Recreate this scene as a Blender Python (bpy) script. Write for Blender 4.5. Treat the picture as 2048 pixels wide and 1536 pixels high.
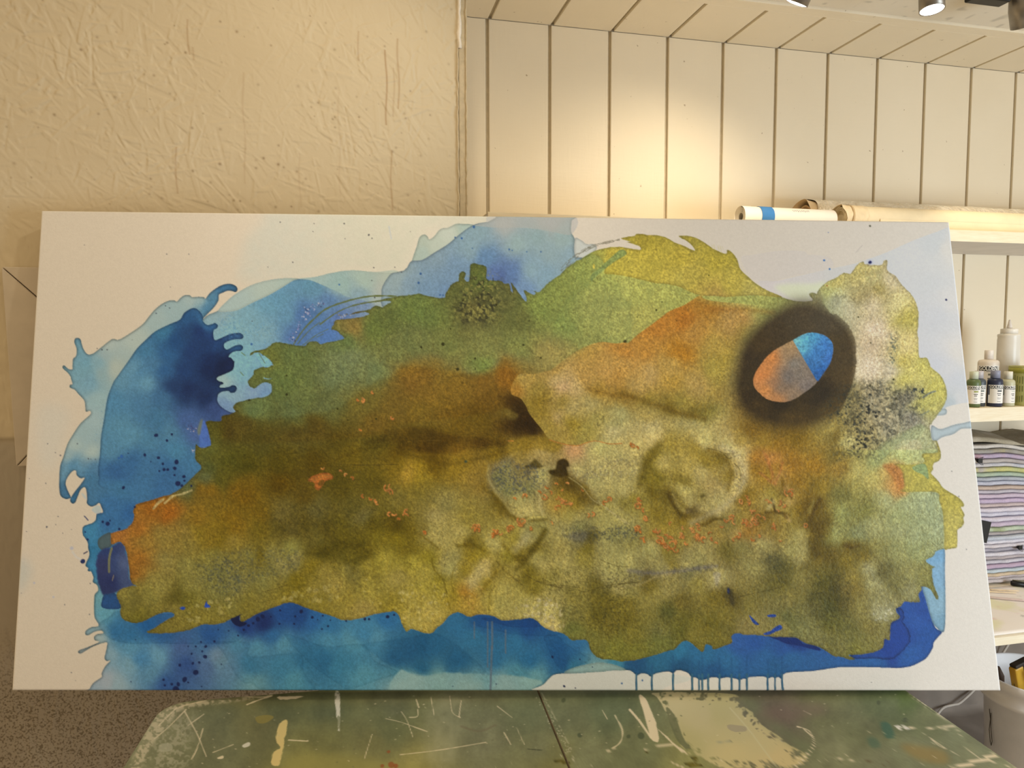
import bpy, bmesh, math, random
import numpy as np
from mathutils import Vector, Matrix

for o in list(bpy.data.objects):
    bpy.data.objects.remove(o)
scene = bpy.context.scene
COL = scene.collection
rng = np.random.default_rng(7)
random.seed(7)

# ------------------------------------------------------------------ camera
CZ = 1.457                       # lens height above the floor (m)
PITCH = 0.0674
cam_data = bpy.data.cameras.new('camera')
cam_data.sensor_fit = 'HORIZONTAL'
cam_data.sensor_width = 36.0
cam_data.lens = 36.0 * 1425.93 / 2048.0
cam_data.clip_start = 0.02
cam = bpy.data.objects.new('camera', cam_data)
COL.objects.link(cam)
cam.location = (0, 0, CZ)
ROLL = -0.0018
_R = Vector((1, 0, 0)); _F = Vector((0, math.cos(PITCH), -math.sin(PITCH))); _U = Vector((0, math.sin(PITCH), math.cos(PITCH)))
_R2 = _R * math.cos(ROLL) + _U * math.sin(ROLL); _U2 = -_R * math.sin(ROLL) + _U * math.cos(ROLL)
cam.rotation_euler = Matrix((_R2, _U2, -_F)).transposed().to_euler()
scene.camera = cam

# ------------------------------------------------------------------ world, daylight, exposure
world = bpy.data.worlds.new('world'); scene.world = world
world.use_nodes = True
wb = world.node_tree.nodes['Background']
wb.inputs[0].default_value = (1.0, 0.735, 0.425, 1)
wb.inputs[1].default_value = 0.725

def area_light(name, loc, target, size, size_y, power, color):
    l = bpy.data.lights.new(name, 'AREA'); l.shape = 'RECTANGLE'
    l.size = size; l.size_y = size_y; l.energy = power; l.color = color
    o = bpy.data.objects.new(name, l); COL.objects.link(o)
    o.location = loc
    d = Vector(target) - Vector(loc)
    o.rotation_euler = d.to_track_quat('-Z', 'Y').to_euler()
    return o
area_light('window_daylight', (2.9, 0.35, 1.0), (1.3, 1.8, 0.75), 1.3, 1.3, 53, (0.76, 0.90, 1.0))
scene.view_settings.view_transform = 'Standard'
scene.view_settings.look = 'None'
scene.view_settings.gamma = 1.0
scene.view_settings.use_curve_mapping = False
scene.view_settings.exposure = 0.0

# ------------------------------------------------------------------ wall frame: t along the plank wall, s out from it, z up
YAW = 0.2301
W0 = Vector((-0.0757, 2.2939, 0))
E1 = Vector((math.cos(YAW), math.sin(YAW), 0)); E2 = Vector((math.sin(YAW), -math.cos(YAW), 0))
def wp(t, s, z):
    return W0 + E1 * t + E2 * s + Vector((0, 0, z))
ZC = 2.4435                      # ceiling height

# ------------------------------------------------------------------ helpers
def link(name, me, mat=None, parent=None, smooth=False):
    o = bpy.data.objects.new(name, me); COL.objects.link(o)
    if mat is not None:
        me.materials.append(mat)
    if parent is not None:
        o.parent = parent
        o.matrix_parent_inverse = parent_matrix(parent).inverted()
    if smooth:
        me.polygons.foreach_set('use_smooth', [True] * len(me.polygons))
    return o
def parent_matrix(p):
    m = Matrix.LocRotScale(p.location, p.rotation_euler, p.scale)
    if p.parent:
        m = parent_matrix(p.parent) @ p.matrix_parent_inverse @ m
    return m
def empty(name, loc, rotz=0.0):
    o = bpy.data.objects.new(name, None); COL.objects.link(o)
    o.location = loc; o.rotation_euler = (0, 0, rotz); o.empty_display_size = 0.02
    return o
def tag(o, label=None, cat=None, group=None, kind=None):
    if label: o['label'] = label
    if cat: o['category'] = cat
    if group: o['group'] = group
    if kind: o['kind'] = kind
    return o
def mesh(name, verts, faces):
    me = bpy.data.meshes.new(name)
    me.from_pydata([tuple(v) for v in verts], [], faces); me.update()
    return me
def bm_mesh(name, bm):
    me = bpy.data.meshes.new(name); bm.to_mesh(me); bm.free(); me.update(); return me
def frame_box(o, ex, ey, ez, lx, ly, lz, bevel=0.0, name='box', segs=2):
    """box with corner o, edge vectors ex,ey,ez (unit) and lengths"""
    bm = bmesh.new()
    vs = []
    for k in (0, 1):
        for j in (0, 1):
            for i in (0, 1):
                vs.append(bm.verts.new(Vector(o) + ex * (lx * i) + ey * (ly * j) + ez * (lz * k)))
    for f in ((0, 2, 3, 1), (4, 5, 7, 6), (0, 1, 5, 4), (2, 6, 7, 3), (0, 4, 6, 2), (1, 3, 7, 5)):
        bm.faces.new([vs[i] for i in f])
    bmesh.ops.recalc_face_normals(bm, faces=bm.faces)
    if bevel > 0:
        bmesh.ops.bevel(bm, geom=list(bm.edges), offset=bevel, segments=segs, profile=0.5, affect='EDGES')
    return bm_mesh(name, bm)
UZ = Vector((0, 0, 1))
def wbox(t0, t1, s0, s1, z0, z1, bevel=0.0, name='box'):
    return frame_box(wp(t0, s0, z0), E1, E2, UZ, t1 - t0, s1 - s0, z1 - z0, bevel, name)
def lathe(profile, center, n=40, axis=None, name='lathe', cap=True):
    """profile [(r,h)...] turned about axis through center"""
    ax = Vector(axis).normalized() if axis is not None else UZ
    a = ax.orthogonal().normalized() if axis is not None else Vector((1, 0, 0))
    b = ax.cross(a)
    vs, fs = [], []
    for (r, h) in profile:
        for i in range(n):
            th = 2 * math.pi * i / n
            vs.append(Vector(center) + ax * h + (a * math.cos(th) + b * math.sin(th)) * r)
    m = len(profile)
    for j in range(m - 1):
        for i in range(n):
            k = (i + 1) % n
            fs.append((j * n + i, j * n + k, (j + 1) * n + k, (j + 1) * n + i))
    if cap:
        fs.append(tuple(range(n))[::-1]); fs.append(tuple((m - 1) * n + i for i in range(n)))
    me = mesh(name, vs, fs)
    return me
def tube(points, radius, n=10, name='tube', cap=True, radii=None):
    pts = [Vector(p) for p in points]; vs, fs = [], []
    prev = None
    for i, p in enumerate(pts):
        d = (pts[min(i + 1, len(pts) - 1)] - pts[max(i - 1, 0)]).normalized()
        if prev is None: a = d.orthogonal().normalized()
        else: a = (prev - d * prev.dot(d)).normalized()
        prev = a; b = d.cross(a)
        r = radii[i] if radii else radius
        for k in range(n):
            th = 2 * math.pi * k / n
            vs.append(p + (a * math.cos(th) + b * math.sin(th)) * r)
    for j in range(len(pts) - 1):
        for i in range(n):
            k = (i + 1) % n
            fs.append((j * n + i, j * n + k, (j + 1) * n + k, (j + 1) * n + i))
    if cap:
        fs.append(tuple(range(n))[::-1]); fs.append(tuple((len(pts) - 1) * n + i for i in range(n)))
    return mesh(name, vs, fs)
def grid_mesh(name, P):
    """P: (ny,nx,3) array -> quad grid mesh (fast)"""
    ny, nx, _ = P.shape
    me = bpy.data.meshes.new(name)
    nv = nx * ny; nf = (nx - 1) * (ny - 1)
    me.vertices.add(nv); me.vertices.foreach_set('co', P.reshape(-1).astype(np.float32))
    j, i = np.meshgrid(np.arange(ny - 1), np.arange(nx - 1), indexing='ij')
    a = (j * nx + i).ravel()
    q = np.stack([a, a + nx, a + nx + 1, a + 1], 1).astype(np.int32)
    me.loops.add(nf * 4); me.loops.foreach_set('vertex_index', q.ravel())
    me.polygons.add(nf); me.polygons.foreach_set('loop_start', np.arange(0, nf * 4, 4, dtype=np.int32))
    me.polygons.foreach_set('use_smooth', np.ones(nf, dtype=bool))
    me.update(calc_edges=True)
    return me
def set_colors(me, rgba, name='paint'):
    at = me.color_attributes.new(name, 'FLOAT_COLOR', 'POINT')
    at.data.foreach_set('color', np.ascontiguousarray(rgba, dtype=np.float32).ravel())

# ------------------------------------------------------------------ materials
def hexc(h):
    h = h.lstrip('#')
    return tuple(int(h[i:i + 2], 16) / 255 for i in (0, 2, 4))
def lin(c):
    return tuple((x / 12.92 if x <= 0.04045 else ((x + 0.055) / 1.055) ** 2.4) for x in c)
class NT:
    def __init__(s, name):
        s.m = bpy.data.materials.new(name); s.m.use_nodes = True
        s.t = s.m.node_tree; s.b = s.t.nodes['Principled BSDF']
        s.b.inputs['Specular IOR Level'].default_value = 0.3
    def n(s, typ, **kw):
        x = s.t.nodes.new(typ)
        for k, v in kw.items(): setattr(x, k, v)
        return x
    def l(s, a, b): s.t.links.new(a, b)
    def coords(s, scale=(1, 1, 1), rot=(0, 0, 0)):
        tc = s.n('ShaderNodeTexCoord'); mp = s.n('ShaderNodeMapping')
        mp.inputs['Scale'].default_value = scale; mp.inputs['Rotation'].default_value = rot
        s.l(tc.outputs['Object'], mp.inputs['Vector']); return mp.outputs['Vector']
    def noise(s, vec, scale, detail=4, rough=0.55):
        x = s.n('ShaderNodeTexNoise'); x.inputs['Scale'].default_value = scale
        x.inputs['Detail'].default_value = detail; x.inputs['Roughness'].default_value = rough
        s.l(vec, x.inputs['Vector']); return x.outputs['Fac']
    def ramp(s, fac, stops):
        r = s.n('ShaderNodeValToRGB'); e = r.color_ramp.elements
        while len(e) < len(stops): e.new(0.5)
        for el, (p, c) in zip(e, stops):
            el.position = p; el.color = (*c[:3], 1)
        s.l(fac, r.inputs[0]); return r.outputs[0]
    def mix(s, fac, a, b, mode='MIX'):
        x = s.n('ShaderNodeMix', data_type='RGBA', blend_type=mode)
        for sock, v in ((x.inputs[0], fac), (x.inputs[6], a), (x.inputs[7], b)):
            if isinstance(v, (int, float)): sock.default_value = v
            elif isinstance(v, tuple): sock.default_value = (*v[:3], 1)
            else: s.l(v, sock)
        return x.outputs[2]
    def bump(s, h, strength, dist):
        b = s.n('ShaderNodeBump'); b.inputs['Strength'].default_value = strength if isinstance(strength, (int, float)) else 1
        if not isinstance(strength, (int, float)): s.l(strength, b.inputs['Strength'])
        b.inputs['Distance'].default_value = dist
        s.l(h, b.inputs['Height']); s.l(b.outputs[0], s.b.inputs['Normal']); return b
    def color(s, c):
        if isinstance(c, tuple): s.b.inputs['Base Color'].default_value = (*c[:3], 1)
        else: s.l(c, s.b.inputs['Base Color'])
    def rough(s, v): s.b.inputs['Roughness'].default_value = v
def plain(name, h, rough=0.6, var=0.06, scale=60, bump=0.0, metallic=0.0):
    """procedural: base colour with a fine mottling"""
    m = NT(name); c = lin(hexc(h))
    v = m.coords(); f = m.noise(v, scale, 4)
    m.color(m.ramp(f, [(0.3, tuple(x * (1 - var) for x in c)), (0.7, tuple(min(1, x * (1 + var)) for x in c))]))
    m.rough(rough); m.b.inputs['Metallic'].default_value = metallic
    if bump: m.bump(f, bump, 0.002)
    return m.m
# ------------------------------------------------------------------ procedural paint: layered shapes in a flat trace space, later laid on the canvas
_NOISE = {}
def noise_c(shape, cell, seed):
    k = (shape, cell, seed % 4)
    if k not in _NOISE: _NOISE[k] = value_noise(shape, cell, 200 + seed % 4)
    return _NOISE[k]
def value_noise(shape, cell, seed, octaves=1):
    r = np.random.default_rng(seed); out = np.zeros(shape, np.float32); amp = 1.0; tot = 0
    for o in range(octaves):
        c = max(cell / (2 ** o), 1.0)
        gy, gx = int(shape[0] / c) + 4, int(shape[1] / c) + 4
        g = r.random((gy, gx)).astype(np.float32)
        y = np.arange(shape[0]) / c; x = np.arange(shape[1]) / c
        yi = y.astype(int); xi = x.astype(int)
        fy = (y - yi).astype(np.float32); fx = (x - xi).astype(np.float32)
        fy = fy * fy * (3 - 2 * fy); fx = fx * fx * (3 - 2 * fx)
        a = g[yi]; b = g[yi + 1]
        rows = a + (b - a) * fy[:, None]
        out += amp * (rows[:, xi] + (rows[:, xi + 1] - rows[:, xi]) * fx[None, :])
        tot += amp; amp *= 0.55
    return out / tot
def blur(a, r):
    r = int(round(r))
    if r < 1: return a
    rr = np.flatnonzero(a.any(1)); cc = np.flatnonzero(a.any(0))
    if len(rr) == 0: return a
    p = 2 * r + 3
    k = (slice(max(rr[0] - p, 0), min(rr[-1] + p + 1, a.shape[0])), slice(max(cc[0] - p, 0), min(cc[-1] + p + 1, a.shape[1])))
    if (k[0].stop - k[0].start) * (k[1].stop - k[1].start) < 0.7 * a.size:
        out = np.zeros_like(a); out[k] = _blur(a[k], r); return out
    return _blur(a, r)
def _blur(a, r):
    for _ in range(2):
        for ax in (0, 1):
            p = np.pad(a, [(r + 1, r) if k == ax else (0, 0) for k in (0, 1)], mode='edge')
            c = np.cumsum(p, axis=ax, dtype=np.float64)
            n = a.shape[ax]
            if ax == 0: a = ((c[2 * r + 1:2 * r + 1 + n] - c[:n]) / (2 * r + 1)).astype(np.float32)
            else: a = ((c[:, 2 * r + 1:2 * r + 1 + n] - c[:, :n]) / (2 * r + 1)).astype(np.float32)
    return a
TILES = {k: (x, y, 2048 / 480) for k, x, y in
         [('A', 0, 400), ('B', 400, 400), ('C', 800, 400), ('D', 1200, 400), ('E', 1520, 400),
          ('F', 0, 720), ('G', 400, 720), ('H', 800, 720), ('I', 1200, 720), ('J', 1520, 720),
          ('K', 0, 1040), ('L', 400, 1040), ('M', 800, 1040), ('N', 1200, 1040), ('O', 1540, 1040)]}
TILES.update({'P': (200, 1360, 2048 / 924), 'Q': (1024, 1360, 2.0), 'R': (1780, 1370, 2048 / 268), 'X': (0, 0, 1.0)})
def pts(s):
    """'A 12,30 40,50 B 1,2' -> points in trace space"""
    out = []; t = TILES['X']
    for w in s.split():
        if w in TILES: t = TILES[w]
        else:
            x, y = w.split(',')[:2]
            out.append((t[0] + float(x) / t[2], t[1] + float(y) / t[2]))
    return np.array(out)
def cpts(s):
    out = []; t = TILES['X']
    for w in s.split():
        if w in TILES: t = TILES[w]
        else:
            x, y, c = w.split(',')
            out.append((t[0] + float(x) / t[2], t[1] + float(y) / t[2], *hexc(c)))
    return np.array(out)
def spline(p, k=6, closed=True, tens=0.5):
    n = len(p); out = []
    for i in range(n if closed else n - 1):
        if closed: a, b, c, d = p[i - 1], p[i], p[(i + 1) % n], p[(i + 2) % n]
        else: a, b, c, d = p[max(i - 1, 0)], p[i], p[i + 1], p[min(i + 2, n - 1)]
        for t in np.arange(k) / k:
            m1 = (c - a) * tens; m2 = (d - b) * tens
            out.append((2 * t ** 3 - 3 * t ** 2 + 1) * b + (t ** 3 - 2 * t ** 2 + t) * m1 + (-2 * t ** 3 + 3 * t ** 2) * c + (t ** 3 - t ** 2) * m2)
    if not closed: out.append(p[-1])
    return np.array(out)
class Sheet:
    def __init__(s, x0, y0, x1, y1, base):
        s.x0, s.y0 = x0, y0; s.W, s.H = x1 - x0, y1 - y0
        s.C = np.empty((s.H, s.W, 3), np.float32); s.C[:] = hexc(base)
        s.G = np.zeros((s.H, s.W), np.float32)      # raised grain
        s.wx = (value_noise((s.H, s.W), 46, 101, 3) - 0.5) * 26; s.wy = (value_noise((s.H, s.W), 46, 102, 3) - 0.5) * 26
    def fill(s, p):
        p = np.asarray(p, float) - [s.x0, s.y0]
        m = np.zeros((s.H, s.W + 2), np.float32)
        q = np.roll(p, -1, 0)
        ya, yb = p[:, 1], q[:, 1]
        lo = max(0, int(np.floor(p[:, 1].min()))); hi = min(s.H, int(np.ceil(p[:, 1].max())) + 1)
        dy = yb - ya; dy = np.where(np.abs(dy) < 1e-9, 1e-9, dy)
        for r in range(lo, hi):
            for sub in (0.25, 0.75):
                y = r + sub
                hit = ((ya <= y) & (yb > y)) | ((yb <= y) & (ya > y))
                if not hit.any(): continue
                xs = np.sort(p[hit, 0] + (y - ya[hit]) / dy[hit] * (q[hit, 0] - p[hit, 0]))
                xs = np.clip(xs, 0, s.W)
                row = m[r]
                for a, b in zip(xs[::2], xs[1::2]):
                    ia, ib = int(a), int(b)
                    if ia == ib: row[ia] += (b - a) * 0.5
                    else:
                        row[ia] += (ia + 1 - a) * 0.5; row[ib] += (b - ib) * 0.5
                        row[ia + 1:ib] += 0.5
        return np.clip(m[:, :s.W], 0, 1)
    def shape(s, string, k=5, rough=0.0, seed=1, closed=True):
        p = pts(string) if isinstance(string, str) else string
        p = spline(p, k)
        if rough:
            r = np.random.default_rng(seed); n = len(p)
            j = r.normal(0, rough, (n, 2)); p = p + j
        return s.fill(p)
    def field(s, c, warp=1.0, power=1.6, eps=70.0, step=4):
        ys = np.arange(0, s.H, step); xs = np.arange(0, s.W, step)
        gx, gy = np.meshgrid(xs + s.x0, ys + s.y0)
        gx = gx + s.wx[::step, ::step] * warp; gy = gy + s.wy[::step, ::step] * warp
        num = np.zeros(gx.shape + (3,)); den = np.zeros(gx.shape)
        for (x, y, r, g, b) in c:
            w = 1.0 / ((gx - x) ** 2 + (gy - y) ** 2 + eps) ** power
            den += w; num += w[..., None] * (r, g, b)
        f = (num / den[..., None]).astype(np.float32)
        # upsample
        Y = np.minimum(np.arange(s.H) / step, len(ys) - 1.001); X = np.minimum(np.arange(s.W) / step, len(xs) - 1.001)
        yi = Y.astype(int); xi = X.astype(int); fy = (Y - yi).astype(np.float32)[:, None, None]; fx = (X - xi).astype(np.float32)[None, :, None]
        rows = f[yi] * (1 - fy) + f[yi + 1] * fy
        return rows[:, xi] * (1 - fx) + rows[:, xi + 1] * fx
    def crop(s, m, pad=8):
        r = np.flatnonzero(m.any(1)); c = np.flatnonzero(m.any(0))
        if len(r) == 0: return None
        return slice(max(r[0] - pad, 0), min(r[-1] + pad + 1, s.H)), slice(max(c[0] - pad, 0), min(c[-1] + pad + 1, s.W))
    def put(s, m, col, a=1.0, edge=0.0, edge_r=3, grain=None):
        k = s.crop(m)
        if k is None: return
        m = m[k]
        if isinstance(col, str): col = np.array(hexc(col), np.float32)
        else: col = col[k]
        if edge:
            e = np.clip(m - blur(m, edge_r), 0, 1) * 2 * edge
            col = col * (1 - np.clip(e, 0, 0.8))[..., None]
        mm = (m * a)[..., None]
        s.C[k] = s.C[k] * (1 - mm) + col * mm
        if grain is not None: s.G[k] = s.G[k] * (1 - m) + grain * m
    def box(s, x0, y0, x1, y1):
        a = max(0, int(x0 - s.x0)); b = min(s.W, int(x1 - s.x0) + 1); c = max(0, int(y0 - s.y0)); d = min(s.H, int(y1 - s.y0) + 1)
        return a, b, c, d
    def stamp(s, x, y, rx, ry, ang, col, a=1.0, soft=0.6):
        e = max(rx, ry) * 1.6 + 3
        a0, b0, c0, d0 = s.box(x - e, y - e, x + e, y + e)
        if b0 <= a0 or d0 <= c0: return
        yy, xx = np.mgrid[c0:d0, a0:b0]
        u = xx + s.x0 - x; v = yy + s.y0 - y
        ca, sa = math.cos(ang), math.sin(ang)
        d = np.hypot((u * ca + v * sa) / rx, (-u * sa + v * ca) / ry)
        m = np.clip((1 - d) * min(rx, ry) / max(soft, 1e-3) + 0.5, 0, 1)[..., None] * a
        s.C[c0:d0, a0:b0] = s.C[c0:d0, a0:b0] * (1 - m) + np.array(hexc(col), np.float32) * m
    def stroke(s, p, width, col, a=1.0, soft=0.7, dash=None, seed=0, wv=0.0):
        """soft round line along points (trace space); width in px"""
        p = pts(p) if isinstance(p, str) else np.asarray(p, float)
        p = spline(p, 10, closed=False) if len(p) > 2 else p
        e = width + soft * 2 + 3
        a0, b0, c0, d0 = s.box(p[:, 0].min() - e, p[:, 1].min() - e, p[:, 0].max() + e, p[:, 1].max() + e)
        if b0 <= a0 or d0 <= c0: return
        yy, xx = np.mgrid[c0:d0, a0:b0]; xx = xx + s.x0 + 0.0; yy = yy + s.y0 + 0.0
        D = np.full(xx.shape, 1e9)
        for i in range(len(p) - 1):
            A, B = p[i], p[i + 1]; v = B - A; L = v @ v + 1e-9
            t = np.clip(((xx - A[0]) * v[0] + (yy - A[1]) * v[1]) / L, 0, 1)
            D = np.minimum(D, np.hypot(xx - A[0] - t * v[0], yy - A[1] - t * v[1]))
        w = width / 2
        if wv: w = w * (1 - wv + 2 * wv * noise_c((s.H, s.W), 9, seed)[c0:d0, a0:b0])
        m = np.clip((w - D) / soft + 0.5, 0, 1)
        if dash: m = m * (noise_c((s.H, s.W), dash, seed)[c0:d0, a0:b0] > 0.47)
        m = (m * a)[..., None]
        s.C[c0:d0, a0:b0] = s.C[c0:d0, a0:b0] * (1 - m) + np.array(hexc(col), np.float32) * m
    def dots(s, string, col, soft=0.7, a=1.0):
        t = TILES['X']
        for w in string.split():
            if w in TILES: t = TILES[w]; continue
            x, y, r = (float(v) for v in w.split(','))
            X = t[0] + x / t[2]; Y = t[1] + y / t[2]; R = max(r / t[2], 0.9)
            h = (X * 12.9898 + Y * 78.233) % 6.28
            s.stamp(X, Y, R * (1 + 0.12 * math.sin(h * 3)), R * (1 + 0.15 * math.cos(h * 5)), h, col, a, soft)
    def sample(s, X, Y):
        x = np.clip(X - s.x0 - 0.5, 0, s.W - 1.01); y = np.clip(Y - s.y0 - 0.5, 0, s.H - 1.01)
        xi = x.astype(int); yi = y.astype(int); fx = (x - xi)[..., None]; fy = (y - yi)[..., None]
        def bl(A):
            return (A[yi, xi] * (1 - fx) + A[yi, xi + 1] * fx) * (1 - fy) + (A[yi + 1, xi] * (1 - fx) + A[yi + 1, xi + 1] * fx) * fy
        return bl(s.C), bl(s.G[..., None])[..., 0]
def homography(src, dst):
    A = []
    for (x, y), (u, v) in zip(src, dst):
        A.append([x, y, 1, 0, 0, 0, -u * x, -u * y, -u]); A.append([0, 0, 0, x, y, 1, -v * x, -v * y, -v])
    return np.linalg.svd(np.array(A))[2][-1].reshape(3, 3)
def hmap(Hm, X, Y):
    w = Hm[2, 0] * X + Hm[2, 1] * Y + Hm[2, 2]
    return (Hm[0, 0] * X + Hm[0, 1] * Y + Hm[0, 2]) / w, (Hm[1, 0] * X + Hm[1, 1] * Y + Hm[1, 2]) / w
def to_linear(a):
    return np.where(a <= 0.04045, a / 12.92, ((np.clip(a, 0, 1) + 0.055) / 1.055) ** 2.4)
# ================================================================== the room
def mat_planks():
    m = NT('cream_painted_planks')
    v = m.coords((1, 1, 0.12)); f1 = m.noise(v, 90, 5, 0.6)
    v2 = m.coords(); f2 = m.noise(v2, 2.3, 3); f3 = m.noise(v2, 55, 2, 0.5)
    base = m.ramp(f2, [(0.3, lin(hexc('E3D7BF'))), (0.7, lin(hexc('E7DCC6')))])
    spk = m.ramp(f3, [(0.745, (1, 1, 1)), (0.79, (0.45, 0.38, 0.3))])
    m.color(m.mix(0.8, base, spk, 'MULTIPLY'))
    v3 = m.coords((0.1, 0.1, 1)); f4 = m.noise(v3, 120, 3)
    add = m.n('ShaderNodeMath', operation='ADD'); m.l(f1, add.inputs[0]); m.l(f4, add.inputs[1])
    m.bump(add.outputs[0], 0.35, 0.0012); m.rough(0.55)
    return m.m
M_PLANK = mat_planks()
M_GROOVE = plain('groove_backing_paint', 'CFC4AE', 0.7)  # one even backing colour, seen in the gaps between planks
PITCH_P = 0.203; GAP = 0.011; TH = 0.010
T_L, T_R = -0.203, 3.045

back = link('wall_back', wbox(T_L, T_R, -0.06, -TH, 0.0, ZC + 0.06, 0, 'wall_back'), M_GROOVE)
tag(back, kind='structure')
_pl = {}
for n in range(int(round((T_R - T_L) / PITCH_P))):
    t0 = T_L + n * PITCH_P + GAP / 2
    me = wbox(t0, t0 + PITCH_P - GAP, -TH, 0.0, 0.0, ZC, 0.0022, 'plank')
    link('plank', me, M_PLANK, back)
SOF = 0.272                      # depth of the planked soffit
ceil = link('ceiling', wbox(T_L, T_R, -0.06, SOF, ZC + TH, ZC + 0.07, 0, 'ceiling'), M_GROOVE)
tag(ceil, kind='structure')
for n in range(int(round((T_R - T_L) / PITCH_P))):
    t0 = T_L + n * PITCH_P + GAP / 2 + 0.008
    link('plank', wbox(t0, t0 + PITCH_P - GAP, 0.0, 0.244, ZC, ZC + TH, 0.0018, 'plank'), M_PLANK, ceil)
link('border_strip', wbox(T_L, T_R, 0.2442, SOF, ZC - 0.0005, ZC + TH, 0.0015, 'border_strip'), M_PLANK, ceil)

def mat_osb(name, c0, c1):
    m = NT(name)
    v2 = m.coords(); f2 = m.noise(v2, 3.0, 4); f3 = m.noise(v2, 70, 2)
    base = m.ramp(f2, [(0.3, lin(hexc(c0))), (0.7, lin(hexc(c1)))])
    at = m.n('ShaderNodeVertexColor'); at.layer_name = 'paint'
    c = m.mix(1.0, base, at.outputs[0], 'MULTIPLY')
    geo = m.n('ShaderNodeNewGeometry'); sx = m.n('ShaderNodeSeparateXYZ'); m.l(geo.outputs['Position'], sx.inputs[0])
    mr = m.n('ShaderNodeMapRange'); mr.inputs[1].default_value = 0.80; mr.inputs[2].default_value = 0.62; m.l(sx.outputs[2], mr.inputs[0])
    sp = m.ramp(m.noise(v2, 210, 2, 0.5), [(0.36, (0.42, 0.38, 0.32)), (0.52, (0.86, 0.84, 0.80))])
    c = m.mix(mr.outputs[0], c, m.mix(1.0, c, sp, 'MULTIPLY'))
    m.color(c)
    v = m.coords(); f = m.noise(v, 260, 3)
    m.bump(f, 0.12, 0.0015); m.rough(0.6)
    return m.m
M_OSB = mat_osb('tan_painted_strand_board', 'CCC0A6', 'D0C5AC')

def strand_relief(nt, nz, res, seed, count, amp=0.0019):
    """height map (nz,nt) of overlapping wood strands, metres"""
    r = np.random.default_rng(seed)
    h = np.zeros((nz, nt), np.float32)
    for k in range(count):
        L = r.uniform(0.03, 0.13) / res / 2; w = r.uniform(0.003, 0.013) / res / 2
        ang = r.normal(-0.9, 0.75) if r.random() < 0.7 else r.uniform(0, math.pi)
        cx = r.uniform(0, nt); cy = r.uniform(0, nz)
        ca, sa = math.cos(ang), math.sin(ang)
        ext = int(L + w + 2)
        x0, x1 = max(0, int(cx - ext)), min(nt, int(cx + ext)); y0, y1 = max(0, int(cy - ext)), min(nz, int(cy + ext))
        if x1 <= x0 or y1 <= y0: continue
        yy, xx = np.mgrid[y0:y1, x0:x1]
        u = (xx - cx) * ca + (yy - cy) * sa; v = -(xx - cx) * sa + (yy - cy) * ca
        wob = w * (1 - 0.35 * np.abs(u / L) ** 2)
        m = np.clip(wob - np.abs(v) + 0.5, 0, 1) * np.clip(L - np.abs(u) + 0.5, 0, 1)
        hv = amp * r.choice([1, -0.6, 0.5, 0.25]) * (0.6 + 0.8 * v / (w + 1e-6) * r.uniform(-0.6, 0.6))
        h[y0:y1, x0:x1] = h[y0:y1, x0:x1] * (1 - 0.8 * m) + hv * m
    return h

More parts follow.
